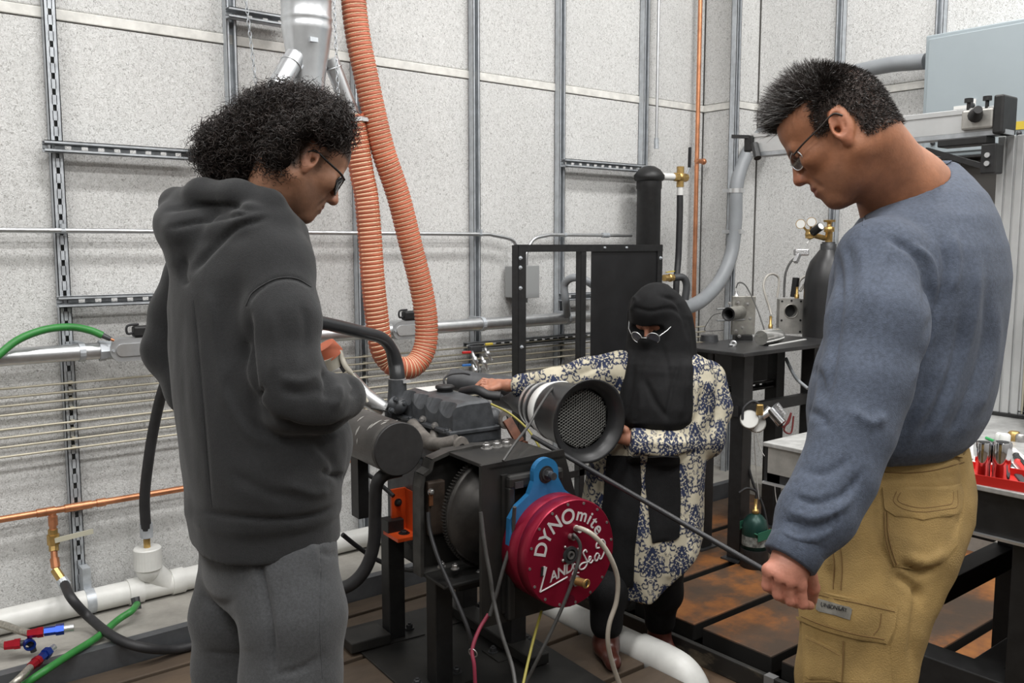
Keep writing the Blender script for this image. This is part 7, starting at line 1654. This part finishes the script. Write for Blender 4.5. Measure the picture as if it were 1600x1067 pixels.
# veil
vr = [(448, 1012, 1042, 3.25), (456, 998, 1056, 3.25), (470, 986, 1070, 3.25), (490, 982, 1080, 3.25), (515, 982, 1084, 3.25), (545, 980, 1086, 3.25), (575, 977, 1088, 3.23, .86), (600, 974, 1088, 3.21, .88), (630, 971, 1087, 3.20, .9), (650, 969, 1085, 3.20, .9), (664, 976, 1078, 3.20, .88)]
RV = loft_rows(vr[:7], WF, .80, 3.25); RV2 = loft_rows(vr[6:], WF, .80, 3.25); s0, s1 = (.10, -.052, .006), (.10, .052, .006)
def f_veil(p):
    ql = to_local(p, HC3, HR3); d = head_local(ql/.93, eyes=False)*.93-.011; d = smin(d, f_loft(p, RV), .03); d = smin(d, f_loft(p, RV2, 2.3), .025)
    x_, y_ = npix(p); vy = np.array([r[0] for r in vr[5:]]+[668.0]); vl = np.array([r[1] for r in vr[5:]]+[990.0]); vR = np.array([r[2] for r in vr[5:]]+[1062.0])
    out_ = np.maximum(np.interp(y_, vy, vl)+3-x_, x_-np.interp(y_, vy, vR)+3); out_ = np.maximum(out_, np.maximum(y_-662, 548-y_))*np.float32(3.2/FPX); drape = f_tun(p)-.016        # the cloth lies over shoulder and sleeve
    back = ((p-cpt)@_FW)-.04; d = smin(d, smax(smax(drape, out_, .012), np.maximum(back, -drape-.05), .01), .012)
    d = d+.0030*wob(p, 18, (1, 1, .35))
    cutr = smin(f_cap(ql, (.098, -.050, .004), (.098, .050, .004), .021), f_cap(ql, (.14, -.052, .008), (.14, .052, .008), .022), .01); return smax(d, -cutr, .006)
linesV = [([(985, 478), (1015, 486), (1050, 482), (1072, 500)], 3, -.006), ([(1030, 462), (1055, 470), (1068, 495), (1076, 530)], 3.5, -.009), ([(1060, 470), (1080, 510), (1086, 560), (1080, 640)], 4, -.006), ([(990, 560), (985, 610), (975, 650)], 5, -.009), ([(1005, 590), (1025, 630), (1045, 655)], 5, -.009), ([(1062, 560), (1050, 610), (1040, 655)], 4, -.008), ([(1000, 600), (1000, 640), (990, 660)], 5, .006), ([(1070, 560), (1066, 620), (1062, 655)], 5, .006), ([(985, 462), (995, 470), (984, 486)], 3, .006), ([(1020, 545), (1010, 570), (1000, 600)], 5, .005), ([(1035, 540), (1045, 580), (1050, 620)], 4, -.005)]
lo, hi = bounds(D(960, 665, 3.2), D(1090, 445, 3.25), D(962, 640, 3.0), D(1092, 640, 3.0), D(1030, 600, 2.95), HC3, pad=.13)
veil, VV, QV = cloth('veil', f_veil, lo, hi, .0052, M_BCL, root3, linesV, 2)
# trousers and boots
ft = [Vector((2.165, 2.145, .0)), Vector((2.508, 2.20, ZT))]; hipW = [D(968, 800, 3.30), D(1042, 800, 3.30)]
def f_trw(p): return smin(f_chain(p, [hipW[0], hipW[0]*.45+ft[0]*.55, ft[0]+UP*.24, ft[0]+UP*.12], [.085, .072, .062, .058], .03), f_chain(p, [hipW[1], hipW[1]*.45+ft[1]*.55, ft[1]+UP*.24, ft[1]+UP*.14], [.085, .072, .062, .058], .03), .02)+.002*wob(p, 25)
lo, hi = bounds(*hipW, *ft, pad=.1); cloth('trousers', f_trw, lo, hi, .009, M_BCL, root3)
for i_, a_ in enumerate(ft):
    fa_ = math.radians((238, 262)[i_]); f = Vector((math.cos(fa_), math.sin(fa_), 0))
    def f_bt(p, a_=a_, f=f): return smax(smin(f_cap(p, a_+UP*.125, a_+UP*.05, .046, .043), f_cap(p, a_-f*.03+UP*.035, a_+f*(.11, .15)[i_]+UP*.03, .038, .028), .035)+.0022*wob(p, 40), -(p[:, 2]-a_.z-.001), .004)
    lo, hi = bounds(a_-f*.1, a_+f*.2+UP*.15, pad=.08); cloth('boot', f_bt, lo, hi, .006, mat('oxblood_leather', (.095, .028, .02), .32, var=.3, vs=14), root3)
# round spectacles
g = lambda x, y, z: to_world((x, y, z), HC3, HR3)
gl = thing('spectacles', 'round silver spectacles worn over the black veil', 'glasses', g(.12, 0, -.01))
for s in (1, -1):
    rim = [g(.124-.012*abs(s*.032+.023*math.cos(a))/.05, s*.031+.0225*math.cos(a), -.014+.0225*math.sin(a)) for a in [2*PI*i/24 for i in range(25)]]
    MB().tube(rim, .0016, 6).build('rim', M_ALU, gl)
    mm = MB(); mm.add([sum(rim[:-1], Vector())/24]+rim[:-1], [(0, i+1, (i+1) % 24+1) for i in range(24)], True); mm.build('lens', mat('smoky_lens', (.10, .10, .12), .08, alpha=.75), gl)
    MB().tube([g(.110, s*.055, -.006), g(.085, s*.074, .0), g(.045, s*.088, .006)], .0016, 6).build('temple', M_ALU, gl)
MB().tube([g(.122, .010, -.010), g(.126, 0, -.007), g(.122, -.010, -.010)], .0014, 6).build('bridge', M_ALU, gl)
